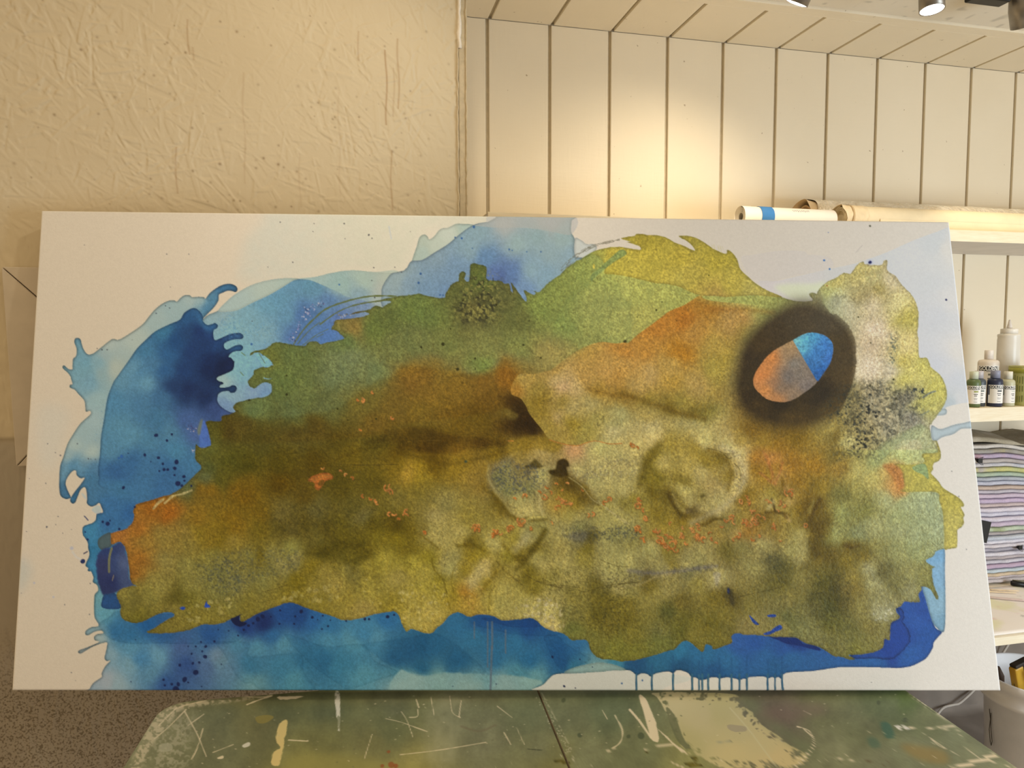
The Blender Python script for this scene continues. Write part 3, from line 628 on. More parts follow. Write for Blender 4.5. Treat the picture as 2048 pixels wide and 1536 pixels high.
BODY_C = """B 1500,1100,5E6A34 1800,950,5D6C3A 1600,1050,586234 1250,1200,5A6A3A 800,1350,5A6636 600,1350,63682F 1300,1350,67704A 1700,1300,62683E 1900,1200,636944 2000,1000,5F6B40 700,1500,5E6A36 1800,1480,6F5A22 1200,1480,5F6A42 1300,1090,7A6834
C 200,950,5E6E42 100,1200,5C6440 400,1200,63683F 700,1250,6A6C46 1000,1200,6B6F44 1200,900,6D7A48 1400,750,6E7A46 1600,600,6C7C4A 1400,1050,6E7B4C 1700,900,7E8050 1900,1100,84834E 1700,1200,787A48 1000,1000,5F6238 700,850,4A4A30 620,950,55522F 700,650,515C30 500,750,575C34 850,800,55573A 1800,600,7C8A4C 1950,750,8A9256 1300,1280,7F7440 700,1400,5F6C48 200,1480,6B5622
D 300,750,8F8E4C 600,800,8C8C4C 700,880,868748 100,900,7E8050 100,1100,85844F 200,1000,86844E 400,1000,8E8A48 1000,870,8B8A4C 1300,870,868B50 1450,880,7F8350
E 600,800,9A9A60 650,720,A39A58 850,650,9D9656 950,700,9E9A62 1100,700,A6A276 1000,780,8F8848 900,850,8C8450 640,890,7D8872 750,950,9C9A76 950,900,ACA67C 1200,900,ABA86C 1280,1000,9E9A48 1000,1100,B5AC86 950,1250,A89E76 1250,1250,AFA767 1220,1350,A6A04C 1400,1420,A7A652 900,1450,B3AC86 1100,1450,A9A580 1300,1480,A9A65C 500,880,7A7458
J 900,80,B3AB85 1250,150,A9A750 1500,250,A6A54E 1400,400,A0A250 1000,300,8A8660 1250,330,77765A 1100,500,96926A 800,350,7A7244 1300,500,7D7E66 1150,600,918F68 750,700,9E9A5E 600,550,8E7F40 650,650,6A5A22 300,650,6E5514 150,750,7A5A18 500,900,83601A 300,900,84601E 650,800,6E5C24 700,950,7E6326 1000,1000,9C8E4E 850,950,978B4E 1000,850,8A8E58 1250,750,98A472 1350,680,8FA070 1200,830,9AA267 1150,950,B0783A 1200,1060,B17438
200,1000,8C6426 100,1150,84742C 250,1350,7A6A30 500,1100,7A6420 450,1250,57420E 550,1400,5A4A18 700,1150,66602E 850,1100,857B40 900,1300,6E6A34 700,1300,7A7A46 1100,1200,929060 1200,1350,868858 1000,1450,8B895A 1300,1200,7F8E64 1450,1200,768D66 1500,1450,75906C 1350,1480,7F8C62 850,1480,6E7350 650,1480,858654
F 1900,600,4F4C16 1850,800,5E5A1E 2000,850,525016 1900,1000,4E5420 1750,1000,58603A 1600,1080,57603A 1300,1250,9A5E1A 1450,1330,A15E18 1200,1450,A06420 1700,1100,7A5A14 2000,1100,6E5210 1700,1350,85641A 1600,1450,877030 1950,1400,705C14 1400,1500,927230
G 700,200,5A6634 900,300,5F6838 1200,100,66704A 1500,100,616B46 1800,150,6E5826 1950,300,6D5A24 1700,400,665724 1400,400,66602C 1100,400,5A6036 800,450,586238 500,400,5C6A3C 400,550,51491C 250,600,4B4016 500,700,4E4818 300,850,4A4612 100,750,5E6028 80,900,4F5426 800,650,51481A 1000,600,534818 1200,700,51440F 1500,550,655420 1900,450,6A5B22 1800,650,50410E 2000,630,4C3C0C 1500,680,4E4410 1300,830,5E4E10 1700,780,524008 2000,760,4C3808 1700,880,6E5A14 1900,880,7C6618 1000,900,4E3E08 700,900,4E430C 400,900,49420C 200,1000,5C4C0E 100,1100,7D5C14 400,1150,6C500C 700,1050,543F06 250,1350,7A5C12 100,1450,7A6016 500,1300,6A5310 900,1150,564510 1200,1050,4E430E 1500,1000,544810 1300,1250,574E1C 1000,1300,5F5628 700,1300,665A28 800,1450,5C5020 1100,1450,4F4412 1500,1450,4C420C 1700,1400,4F420C 1400,1350,645C30 1950,1150,6B612E 2000,1350,85794A 1900,1000,7A671C 1700,1200,675C26
H 100,200,6A5422 500,250,6C5922 300,400,695820 700,200,6B5420 900,150,74541C 800,350,5E4A18 700,500,56440F 500,550,5B4710 400,500,64511A 900,600,44320A 1000,500,2E1E05 1100,530,2A1B05 1150,600,261906 1000,400,3B2A0A 960,470,6A5A20 400,680,4C3A08 700,700,4C390A 850,740,4C3B0A 200,780,4F3C08 500,790,6E5618 300,850,5B4708 100,950,8A7028 500,900,78621A 800,800,6D5914 1100,690,7A6218 1250,700,7E6820 700,950,755F20 200,1100,6A5D20 400,1200,746B3A 700,1050,756024 600,1350,776A2C 850,1250,5E4F14 900,1400,857840 1000,750,85702C 1200,780,8C7A48 900,950,6C675A 850,1000,5E5E58 1000,1050,6E684A 1100,1100,6B6858 950,1120,69695E 1200,1000,878070 1100,950,6B5F30 1000,1220,8A8050 1100,1300,95895A 1450,1050,55430E 1600,1100,6A5818 1400,1150,75611E 1350,1250,8A7230 1500,1200,6C5A18 1450,1350,867A3A 1550,950,8E8468 1700,900,988C6E 1500,780,A07A4E 1650,1050,8D866A 1800,1000,8F8460 1900,1100,8E8458 1750,760,98906A 1900,750,9A8A58 1750,1250,857A3E 1900,1250,6C6020 2000,1100,8E8250 1900,1350,8F8550 1700,1400,7F7640 1550,1450,6C6A54 1200,1450,77703A 2000,1450,6E6C4E
I 450,700,A8966A 300,750,A69664 150,800,988E68 150,900,8A7E60 300,950,9A8E66 100,1000,958B66 200,1100,988C64 480,800,7A6A20 420,900,5E5010 400,1000,655814 500,1000,6A5C18 600,750,87742E 800,780,85712C 550,880,91824A 750,900,8F7E40 900,850,7A661E 1030,820,6B5814 1000,950,877438 850,950,968858 700,1000,6E5E1E 950,1050,8A7846 1100,1000,78641E 700,1100,948A56 850,1150,7C6E36 450,1120,5A4C10 600,1150,52430C 300,1200,6F6220 750,1200,8C8050 900,1250,8E8258 1000,1180,8B8060 680,1280,615216 500,1300,6C5C1A 800,1280,5A4A20 1000,1290,968658 150,1300,8B8250 100,1400,8C8350 150,1480,6E6C4C 350,1450,7C6E30 550,1400,75641E 720,1380,6A5510 900,1370,4A3A08 850,1450,7E6A30 1100,1400,6E6430
1100,740,A89C7A 1200,800,AA9A70 1200,950,A89872 1180,1080,A39468 1050,1180,9A8C66 900,660,A09468 1300,600,6A5016 1500,620,69521A 1200,680,8A7434 1400,700,826824 1350,850,8A6020 1450,850,9A6A34 1300,950,7E5C14 1400,1000,84661E 1250,1150,6F5610 1500,950,8A6420 1550,1020,94763E 1650,900,7E5A18 1700,1050,7C5C18 1550,1150,66541A 1450,1200,8E7C48 1600,1200,9A8048 1400,1350,655018 1600,1350,84702E 1700,1300,6B5410 1750,1150,7E6424 1500,1450,75622A 1300,1450,7C5A20 1200,1350,7A6A2C 1600,1450,7A682E 1850,1300,5A4712 1900,1450,574814
K 1400,150,8A7A34 1700,100,7E6A1C 1600,200,837230 1900,150,735F14 1250,150,93722C 1200,320,9A6420 1150,450,96601E 1400,350,8C7C3C 1600,400,857A3A 1800,300,7E7432 1900,450,6F6C38 1350,530,8A7C3A 1300,620,877A34 1150,700,75682A 1100,620,7E7232 1200,820,6F6420 1500,650,5F541A 1600,650,6E6420 1500,750,7E7030 1450,900,7A6C2A 1700,850,7C6F2A 1650,560,857B3C 1850,600,767038 1950,700,736C32 2000,550,7A7138 1900,820,7C6F2C 1020,120,A5682A
L 100,80,7F6A1E 300,60,7C5E14 300,180,84702C 500,80,665614 700,60,5A4E18 900,60,544814 1200,60,5E5214 1500,60,5A4E10 1700,50,433806 1900,60,6A5E28 2000,120,8A7E48 400,300,787036 200,400,7E7438 100,500,7C7438 300,520,6E6A3E 600,300,7F763C 800,250,87803C 700,400,7F7642 850,350,7C7444 550,500,767038 500,290,6A5A14 1050,270,50460E 1200,200,52480F 1350,230,4C430E 1000,150,5F5520 1300,330,5E5418 1400,280,584C10 1500,150,6E611A 1700,150,6E6014 1800,200,5F5210 1050,450,7F7030 950,400,706014 1150,550,8A7A3A 1000,600,7E7030 800,600,746620 850,520,6C5E14 1600,350,877A2E 1450,400,7C6F28 1700,500,85773A 1450,600,857832 1250,650,83742E 1000,700,7E7028 1400,750,85753A 1650,700,7A6C24 1850,700,8A7B34 1900,450,877A34 1950,850,8C7C3A 700,660,7A6C28 400,740,766A28 150,780,7A6E2C 1320,430,6A6230
M 100,80,5E5010 300,80,877C44 500,130,8C8048 100,200,6A5C18 100,350,857A2E 250,300,776A1C 400,330,7C7448 420,430,7E7A5C 350,180,8A7E46 600,210,5E5014 620,330,7D6C1C 550,450,76661C 700,300,74661C 700,480,958858 750,420,97885C 650,540,93865A 830,430,6C5E20 750,560,7A6A20 200,550,847830 350,500,766A1C 400,600,83762C 500,650,7E6E20 600,640,8A6420 250,750,8E8040 150,850,93843E 600,740,8E7630 750,720,847838 900,600,8A8044 850,750,8A8248 800,200,8E8450 950,300,736820 1000,130,7E7028 900,60,7E7028 1100,150,857E58 1150,230,5F5214 1060,330,584A0C 1150,320,7C7440 1000,450,7A6E34 1120,470,5C5010 1200,400,8A7F4C 1350,200,847840 1400,400,8A8050 1550,130,605C46 1450,90,7E7756 1630,150,40380E 1620,250,665A18 1800,100,706B48 1750,50,8E8650 1950,120,706C4E 1800,250,8A8154 1900,350,8B8462 1600,350,7A6F30 1750,450,8E8664 1500,500,857A44 1700,530,5A5016 1300,500,7E7336 1200,560,6C601C 1500,650,746A30 1300,640,827844 1100,680,857C40 1150,760,988E60 1300,720,A59A70 1300,880,A2936A 1450,780,6A6638 1550,800,6B6430 1700,800,524A14 1750,650,5C5218 1900,700,685E20 1900,900,60561A 1500,950,5C602C 1700,1050,63602A 1850,1130,5F6228 1950,1000,655F28 2000,600,7E7640
N 100,60,877E4A 150,130,6C684A 300,200,7A7238 100,250,7E7752 450,280,86805C 600,280,726424 250,350,8A8260 100,420,8C8564 350,450,7A745C 500,450,7C7660 600,400,75682A 750,380,857C58 850,300,7E7650 900,250,867A48 750,440,625E4E 200,550,857C54 420,500,4A3E10 450,560,665A1C 100,700,5C5218 250,700,6A5E20 100,900,5F5620 250,850,5E541A 400,700,746A34 500,650,7A703A 600,600,7A7040 600,780,4A4A20 700,720,5E5220 850,550,7A6F34 1000,480,8E846A 750,850,59531E 850,950,6C6228 950,900,5A521A 700,950,52501E 500,950,5C5A30 450,850,6A622C 300,1000,625C24 300,1120,646226 500,1080,5A602C 150,1130,686428 1000,650,63571C 1130,650,4A4018 1050,800,6A5F26 1100,950,5E5624 1000,1040,645C24 1250,900,75693C 1400,850,756B40 1300,700,6C622E 1200,520,786C38 1300,400,7C744A 1100,280,5E5420 1250,250,6E6636 1400,220,877E58 1480,330,55502E 1530,400,4C4820 1550,540,4E491C 1600,250,827A4C 1700,250,8A8252 1700,120,8A7A3C 1800,350,5E501A 1850,250,4E3E0C 1950,300,564612 1850,100,503E0C 1950,150,6F6B38 1700,500,736A38 1650,650,6E6430 1900,550,4E4818 1850,800,555028 1700,800,666238 1600,830,555634 1750,900,6B6842 1950,950,5E582A 1850,1020,6A6438 1550,960,7A7040 2000,700,4A4618 2000,1100,655F30 550,60,867230 450,130,7E6A2C 700,100,7E6C2C 850,100,857236 1000,120,7E6A30 1200,110,8A7440 1300,60,85652A 1500,100,7E682C
O 200,60,7A6A2C 400,80,4E3C0C 350,250,564614 300,330,8A8252 200,150,877E48 600,100,7C7C4C 700,150,75713E 700,220,57440E 650,350,6A5A1C 550,280,6A5820 800,300,645418 900,100,7F7A4C 900,250,77703E 1100,100,86855A 1100,300,7F7C4C 1300,200,7E7F50 1350,100,7A8458 1400,60,728862 1430,200,758058 1200,450,7A7444 1300,480,77703C 1350,560,6E6A34 1200,600,76704A 1050,550,666034 950,450,58522A 850,420,8A835A 900,550,868056 1000,650,7C7448 700,500,75662C 750,600,72622A 650,600,66582A 550,600,4A4420 450,500,5C5422 400,650,4C4820 500,750,434320 650,700,5A5024 800,750,726836 950,780,858060 850,900,6C6230 1000,950,6E6638 500,900,52501E 650,950,5E5A2C 800,1050,6C6634 600,1080,666238 400,1000,666440 300,950,6E6C48 200,900,64643C 100,950,736A3C 300,800,5E5830 250,550,6A6030 100,500,5F5626 150,700,686034 700,1140,66622A"""
OCHRE = """H 1400,715 1290,680 1220,590 1170,530 1110,450 1090,400 1040,330 960,290 965,220 1000,150 1050,115 1150,120 1280,90 C 1300,1450 1500,1300 1700,1215 1850,1225 1930,1215 D 250,1220 330,1150 420,1085 520,1010 600,950 720,900 800,850 870,815 960,860 1530,930 1500,1100 1130,1500 I 1120,250 1250,520 1100,640 600,690 300,720 0,700 H 1680,690 1520,730"""
OCHRE_FADE = """H 1500,760 1290,740 1000,600 900,200 1050,60 1220,60 C 1480,1330 1700,1150 1930,1150 D 330,1050 600,880 780,790 900,850 1300,950 1250,1150 1100,1450 I 1080,300 1000,480 500,560 200,620 H 1750,700"""
OCHRE_C = """C 1600,1300,96702F 1900,1300,9A6424 1000,1500,8E6F30 1300,1450,8C6A2E 1850,1480,9C6C2A
D 900,930,8F5E1E 700,1000,96591A 500,1080,9A6020 800,1100,98692A 1100,1050,9A7034 1300,1000,9A6C34 400,1250,9C6826 700,1300,945E18 200,1400,A07434 1000,1250,95732E 1100,1400,8E7028 1200,1150,85672A 600,1450,9A7434
H 1050,150,8E6E30 1000,250,8A6226 1150,250,7E6426 1200,350,6B5216 1150,430,7A5F1E 1250,450,7A5E1C 1350,200,A08048 1400,250,A67E50 1500,250,A08048 1600,150,987032 1800,100,9C7236 1900,250,93682A 1700,270,866322 1950,350,7E5E22 1400,350,7E6424 1500,430,937A42 1650,400,8F7840 1350,500,9A7A44 1500,550,7A601A 1700,520,8A7434 1400,620,85692A 1600,620,86702E 1850,550,8E7C42 1850,630,A08A54 1300,560,806524
I 100,60,9C7232 400,100,A07A3E 300,200,977438 600,150,987028 800,200,967336 1000,100,8C722C 1050,250,85672A 200,280,6C5014 400,350,7A6020 700,350,7E6626 600,430,5E4710 800,460,634C14 900,520,655418 400,500,8F7436 200,500,8C7C44 600,540,8A7238 300,600,9A8248 800,580,9E9060 1000,620,8B7F46 900,650,A09468 1100,560,7A6A2A 700,640,9E8E5C 450,660,A8966A"""
YEL = """C 1560,500 1640,450 1700,425 1800,405 1900,402 D 210,405 300,420 355,425 345,395 290,375 240,360 270,355 190,330 240,315 300,308 320,292 370,290 420,300 480,300 570,320 640,360 720,390 780,420 820,432 790,385 740,345 680,310 740,305 800,315 860,340 930,385 980,420 1080,460 1095,425 1140,455 1180,515 1205,590 1270,655 1340,715 1430,770 1560,830 1350,815 1200,820 1080,828 1000,820 870,815 780,785 680,740 560,715 480,710 380,685 250,655 120,635 50,630 C 1755,600 1750,540 1705,480 1640,475"""
YEL_C = """D 400,450,B2A040 700,500,AE9B3C 1000,500,AC9A3A 1100,700,B09E44 800,650,AE9C44 300,600,B3A344 800,380,A2923C 1300,780,AC9E50 1000,800,B09448 100,560,B3A442 380,330,9C8C34 700,700,B2A148 1150,520,A2923A C 1620,490,8C9A50 1700,460,A09C48 1850,430,B0A040"""
YELR = """J 1150,890 1300,895 1405,872 1385,805 1500,795 1520,770 1500,690 1530,740 1545,810 1530,860 1490,880 1475,910 1480,935 1460,965 1490,1000 1530,1045 1560,1090 1620,1130 1700,1180 1740,1230 1735,1255 1715,1260 1745,1320 1735,1350 1740,1400 1690,1450 O 1600,90 1600,200 1590,240 1530,250 1490,250 J 1573,1500 1560,1300 1530,1200 1500,1130 1210,1125 1230,1070 1210,950"""

ORANGE = """G 1620,1110,45 1250,985,15 1300,1010,12 1400,1150,18 1465,1175,20 1515,1205,22 1645,1310,30 1765,1305,32 1700,1355,12 1920,1475,16 1395,350,22 1350,335,12 1480,275,12 1655,492,14 1375,590,8 1050,915,14 1210,950,10
H 1250,1165,30 1200,1130,18 1300,1130,14 1260,1080,20 1350,1055,20 1365,1180,35 1400,1215,35 1460,1225,22 1350,1260,22 1390,1110,12 1440,1050,9 1310,1385,18 1630,1320,28 1760,1215,30 1810,1175,25 1120,1440,18 640,1440,35 680,1405,20 800,1490,30 850,1480,30 940,1420,30 1040,1390,30 1070,1165,26 980,1190,16 1985,720,30 2035,745,10 1565,1105,10 2030,1430,25
I 340,1190,30 350,1240,35 380,1280,20 330,1430,30 390,1360,25 500,1460,30 600,1400,15 1260,1170,25 1270,1220,25 1200,1200,25 1300,1280,25 1340,1350,35 1140,1340,22 1080,1370,25 1130,1380,25 1230,1380,25 1280,1400,22 1410,1350,12 1450,1210,25 1550,1210,30 1580,1240,20 1620,1130,35 1520,1280,14 1770,1410,22 720,1430,20 830,1430,30 700,1490,15 830,1510,35 1040,1420,14 1190,1500,25 1480,1420,25
N 340,80,35 500,90,30 380,160,30 500,170,40 530,200,45 600,150,40 640,180,25 600,220,50 650,245,25 720,150,25 740,210,20 810,80,30 850,150,40 880,165,25 1000,190,15 1150,160,20 1190,145,28 1310,160,15 1250,40,25 1330,20,30 1480,90,26 1550,180,12 1370,140,12 460,100,18 930,110,18 960,160,14
M 820,120,36 650,70,34 940,60,34 1030,25,34 1120,75,16 210,110,14"""

def paint_canvas():
    s = Sheet(0, 400, 2048, 1400, 'CBB697')
    H_, W_ = s.H, s.W
    blank = s.field(cpts(BLANK), 0.0, 1.3, 4000.0)
    s.C = blank.copy()
    fine = value_noise((H_, W_), 2.2, 1); fine2 = value_noise((H_, W_), 4.5, 2, 2); mid = value_noise((H_, W_), 14, 3, 3); big = value_noise((H_, W_), 70, 4, 3)
    # --- pale washes
    m = blur(s.shape('B 540,200 450,270 385,400 350,560 370,690 850,680 1300,615 1700,630 1800,540 1880,330 2048,260 C 420,300 820,160 820,100 B 700,80 560,150'), 12) * (0.8 + 0.4 * (mid - 0.5))
    s.put(m * np.clip(0.55 + big, 0, 1), 'BCC2B2', 0.75)
    s.put(blur(s.shape('F 330,420 500,380 600,480 560,640 480,900 400,950 330,800'), 12), 'B7B8AA', 0.35)
    s.put(blur(s.shape('K 160,320 230,340 270,430 240,520 170,620 130,560 140,400'), 9), '9FA8A4', 0.5)
    m = s.shape('E 0,735 160,690 500,610 800,545 940,500 1100,440 1300,350 1500,275 1640,240 1700,420 1780,1000 1830,1536 J 1830,340 1700,375 1590,405 1500,480 900,500 E 400,1200')
    fade = np.ones((H_, W_), np.float32)
    s.put(m, s.field(cpts('E 100,760,CBC6C4 400,680,C8C6C2 700,620,C4C6C2 1000,540,C4CACA 1300,420,C5CACA 1500,350,BFC8CA 1450,700,C2C8C8 1500,1000,C2C8CA 1650,900,CBCAC4 1720,1300,D3CCC0 1500,1400,C6CCD0 1600,1450,CCCDCB 1620,420,CBC9C0 J 1650,150,C6CCCF 1700,330,CDCDC9 1620,380,B4C4C8')), 0.92)
    s.put(s.shape('D 1210,490 1300,470 1450,445 1600,430 1750,440 1780,465 1900,475 1980,510 1990,570 1900,600 1650,650 1400,720 1340,700 1260,620'), 'C6C0BA', 0.45)
    s.put(blur(s.shape('E 130,740 250,715 450,715 560,700 520,790 430,790 440,850 380,865 280,850 200,800'), 4), 'CDCFA4', 0.7)
    s.put(s.shape('J 1465,560 1540,590 1650,555 1750,535 1822,522 1822,582 1720,590 1650,635 1560,660 1500,695 1465,665'), 'B0C5CA', 0.95, 0.25)
    s.put(s.shape('J 1500,430 1585,418 1592,460 1550,475 1480,470'), 'B5C8CB', 1, 0.2)
    s.put(s.shape('M 1020,1490 1130,1450 1230,1410 1340,1320 N 300,1290 780,1350 600,1420 370,1475'), 'C4CECD', 0.55)
    s.put(blur(s.shape('N 900,1350 1500,1340 1500,1470 900,1480'), 10), 'CDD2CE', 0.3)
    # --- blues
    s.put(s.shape('C 110,520 150,400 175,320 215,293 245,310 260,335 300,310 340,260 375,240 420,235 490,203 560,205 640,212 700,260 480,420 300,520 120,560'), s.field(cpts('C 200,330,A5C0C8 400,270,B5C9CC 200,460,9FBFCC 560,240,A0C0CC 300,380,AFC6CA')), 1, 0.22)
    s.put(s.shape('C 1500,330 1560,345 1600,375 1670,378 1690,410 1660,450 1600,500 1505,490'), 'BCC9D0', 1, 0.2)
    s.put(s.shape(BAND), s.field(cpts(BAND_C)), 1, 0.3, grain=0.25)
    s.put(s.shape('B 160,945 250,850 330,790 450,725 600,683 750,667 850,672 800,690 720,740 600,810 450,880 330,940 230,955'), s.field(cpts('B 300,880,A0BCC2 600,740,A6BFC0 750,690,A2BEC0')), 1, 0.1)
    m = s.shape('B 850,672 950,685 1050,725 1200,790 1300,835 1750,900 1720,620 1500,615 1300,600 1120,625 1000,655')
    s.put(m, s.field(cpts('B 1400,680,9CBEC8 1600,750,A6BBC6 1200,720,8FB6C4 1000,670,9FBFC6 1650,660,A8C4CA 1350,790,7FA6C6 1550,820,9DB8CA')), 0.85)
    s.put(s.shape(DOME), s.field(cpts(DOME_C)), 1, 0.28, grain=0.2)
    m = s.shape('C 650,215 700,225 820,235 1100,240 1300,270 1475,292 1475,130 820,130 740,188')
    s.put(m, 'A6B2BF', 0.55)
    s.put(s.shape(LEFT_BLUE, 5), s.field(cpts(LB_C), 0.8), 1, 0.38, grain=0.2)
    lf = s.field(cpts(IN_C), 0.9, 1.7)
    im = s.shape(INNER, 5)
    fadeb = np.clip((1010 - np.arange(s.y0, s.y0 + H_)) / 60.0, 0, 1)[:, None].astype(np.float32)
    s.put(im * fadeb, lf, 1, 0.32)
    low = s.shape(LOWER, 5)
    xx = np.arange(s.x0, s.x0 + W_)[None, :]
    lfade = np.clip((xx - 330) / 130.0, 0, 1).astype(np.float32)
    lowf = s.field(cpts(LOW_C), 0.9, 1.7)
    s.put(low * lfade, lowf, 1, 0.3, grain=0.2)
    # overlapping glazes inside the lower blues
    def glaze(shape, k, soft=0.0, lim=None):
        mm = s.shape(shape) if isinstance(shape, str) else shape
        if soft: mm = blur(mm, soft)
        if lim is not None: mm = mm * lim
        s.C = s.C * (1 - mm[..., None] * (1 - np.array(k, np.float32)))
        if soft < 2:
            e = np.clip(mm - blur(mm, 3), 0, 1)[..., None]
            s.C = s.C * (1 - 0.16 * e)
    glaze('K 845,890 930,830 1020,770 1200,800 2048,820 2048,1030 1700,1060 1350,1055 1150,1060 1000,1035 905,985', (0.86, 0.93, 0.97))
    glaze('L 730,970 800,1080 860,1140 960,1240 1080,1330 1190,1400 1280,1450 1500,1380 1700,1300 1500,1200 1400,1060 1100,1080 900,1020', (0.90, 0.96, 0.98), 0, low)
    glaze('L 150,1040 200,1130 260,1230 300,1310 380,1390 460,1400 510,1440 700,1475 950,1475 1000,1440 900,1300 850,1140 440,1165 430,1050', (0.92, 0.97, 0.99), 0, low)
    glaze('L 1400,1060 1750,1010 2048,950 M 300,960 400,1000 600,1150 750,1300 550,1310 400,1300 250,1325 130,1310 0,1270 L 1750,1290 1600,1230 1500,1150', (0.86, 0.94, 0.97), 1, low)
    glaze('M 520,790 570,850 680,910 800,940 950,975 1100,990 1240,995 1380,970 1250,860 900,820 700,780', (0.9, 0.95, 0.98), 0, low)
    glaze('M 700,840 850,890 1000,920 1220,910 1150,850 900,840', (0.85, 0.9, 0.95), 0, low)
    glaze('M 1240,995 1260,1080 1310,1180 1360,1260 1410,1290 1480,1270 1640,1195 1560,1140 1430,1060 1350,985', (0.88, 0.94, 0.97), 0, low)
    s.put(s.shape('M 1410,1305 1500,1260 1650,1225 1740,1220 1850,1240 1940,1285 1800,1290 1700,1300 1500,1310') , '93BACB', 0.9, 0.2)
    s.put(blur(s.shape('M 0,1290 130,1320 250,1335 400,1312 550,1310 700,1330 850,1325 1000,1335 1080,1345 1230,1385 1130,1450 1000,1490 0,1490', 4, 1.2), 1) * low, s.field(cpts('M 100,1380,88B2C4 300,1350,7FAEC2 600,1400,86B2C6 900,1420,86B2C8 700,1350,6CA4C2 1100,1380,8CBACB')), 0.85)
    s.put(s.shape('O 1470,960 1495,920 1500,700 1495,450 1490,245 1420,255 1320,320 1300,560 1330,680 1370,820 1400,895'), s.field(cpts('O 1450,300,79B0DA 1440,450,82B4D8 1440,700,88B6D0 1460,880,7AAAC8')), 1, 0.3)
    s.put(s.shape('O 1080,760 1110,840 1040,880 1000,1000 900,1100 700,1150 740,1190 900,1188 1040,1195 1130,1130 1200,1040 1190,950 1140,880 1150,830 1130,760', 4, 0.8), '2148A2', 0.8, 0.5)
    s.put(s.shape('N 1450,990 1600,1000 1690,1010 1740,1060 1830,1070 1890,1108 1860,1118 1700,1075 1600,1060 1530,1030 1480,1012'), '15307E', 1)
    # drips under the blue edge
    for i, x in enumerate([318, 452, 632, 793, 852, 880, 932, 1028, 1128, 1195, 1260, 1438, 1500, 1558]):
        y0 = 1200 + 40 * math.sin(i * 2.3); y1 = [1465, 1480, 1480, 1480, 1475, 1480, 1480, 1480, 1475, 1475, 1478, 1480, 1458, 1475][i]
        s.stroke('N %d,%d %d,%d' % (x, y0, x, 1330), 4.2, '1F5090', 0.28, 1.5)
        s.stroke('N %d,%d %d,%d %d,%d' % (x, 1320, x + 3 * math.sin(i * 5), 1400, x + (14 if i == 13 else 2), y1), 4.2 if i not in (4, 12) else 3, '356B96', 0.95, 0.8)
        s.stroke('N %d,%d %d,%d' % (x - 6, 1345, x - 5, y1), 1.0, '1E4E84', 0.6, 0.6)
    s.stroke('N 265,1470 320,1466', 2, '356B96', 0.9)
    for x, y0, y1, w in ((780, 1080, 1490, 4.4), (757, 870, 1255, 3.0), (795, 870, 1100, 4.0), (910, 940, 1135, 3.0), (643, 870, 1010, 2.6)):
        s.stroke('M %d,%d %d,%d' % (x + (12 if x == 780 else 0), y0, x, y1), w, '5A7090', 0.75, 0.8)
    # navy patches at lower left
    s.put(s.shape('K 950,110 880,130 840,170 840,220 870,255 900,245 960,215'), '48585C', 0.9, 0.2)
    s.put(blur(s.shape('K 950,235 1020,188 1060,210 1080,280 1100,400 1110,500 1150,555 1050,590 1000,615 890,640 850,560 830,480 825,400 830,320 850,275 900,240', 4, 1.0), 1), s.field(cpts('K 950,300,243568 1000,400,2E4070 1060,380,4A5A84 900,400,2B315C 950,520,1E2858 1060,520,3A4A74 880,560,222C58')), 0.97)
    s.put(s.shape('K 890,640 870,700 870,740 920,760 1030,755 1030,690 985,625 940,630'), '20487F', 1, 0.2)
    s.stroke('K 955,240 935,320 932,440', 4.5, '6F6A40', 0.85)
    s.stroke('K 972,470 960,515', 2, '8A7A58', 0.7)
    # pigments dry duller than they look next to the ochres
    rel = (s.C[..., 2] / np.maximum(s.C[..., 0], 0.02)) / (blank[..., 2] / blank[..., 0]) - 1
    wb_ = np.clip(rel * 2.5, 0, 1)[..., None]
    rt = np.clip((xx - 1450) / 300.0, 0, 1)[..., None]
    s.C = s.C * (1 - wb_ * (1 - (np.array([0.98, 0.91, 0.81], np.float32) * (1 - rt) + np.array([0.97, 0.90, 0.86], np.float32) * rt)))
    def warm(f):
        yy = np.arange(s.y0, s.y0 + H_)[:, None]
        k = np.clip((xx - 550) / 400.0, 0, 1); k = k * k * (3 - 2 * k)
        k = 0.16 * k * (1 - 0.75 * np.clip((720 - yy) / 80.0, 0, 1) * np.clip((1180 - xx) / 120.0, 0, 1))
        f = f * (1 + k[..., None]) * (1 - 0.09 * np.clip((480 - xx) / 150.0, 0, 1)[..., None])
        g = np.clip(f[..., 1] - f[..., 0], 0, 1) * np.clip((xx - 1050) / 200.0, 0, 1)
        f[..., 0] += 0.85 * g
        br = np.clip((f[..., 2] / f[..., 0] - 0.5) / 0.3, 0, 1) * np.clip((xx - 700) / 200.0, 0, 1) * np.clip((1700 - xx) / 150.0, 0, 1)
        f[..., 2] *= 1 - 0.3 * br
        f[..., 1] *= 1 - 0.06 * np.clip((xx - 1620) / 120.0, 0, 1) * (yy < 900)
        return np.clip(f, 0.02, 1).astype(np.float32)
    # --- the ochre-green body
    body = s.shape(BODY, 5, 0.35)
    bf = s.field(cpts(BODY_C), 1.0, 1.8, 170.0)
    bf = np.clip(bf * (1 + 0.30 * (bf.mean(-1, keepdims=True) - blur(bf.mean(-1), 22)[..., None]) / 0.12 * 0.35), 0.02, 1)
    s.put(body, warm(bf), 1, 0.22, grain=1.0)
    s.put(blur(s.shape('H 1000,330 1060,350 1110,430 1180,520 1240,600 1290,680 1230,660 1160,645 1060,650 960,640 900,560 950,430'), 9), '281A06', 0.7)
    # crisp edged layers within the body
    m = s.shape(OCHRE, 5) * blur(s.shape(OCHRE_FADE), 16)
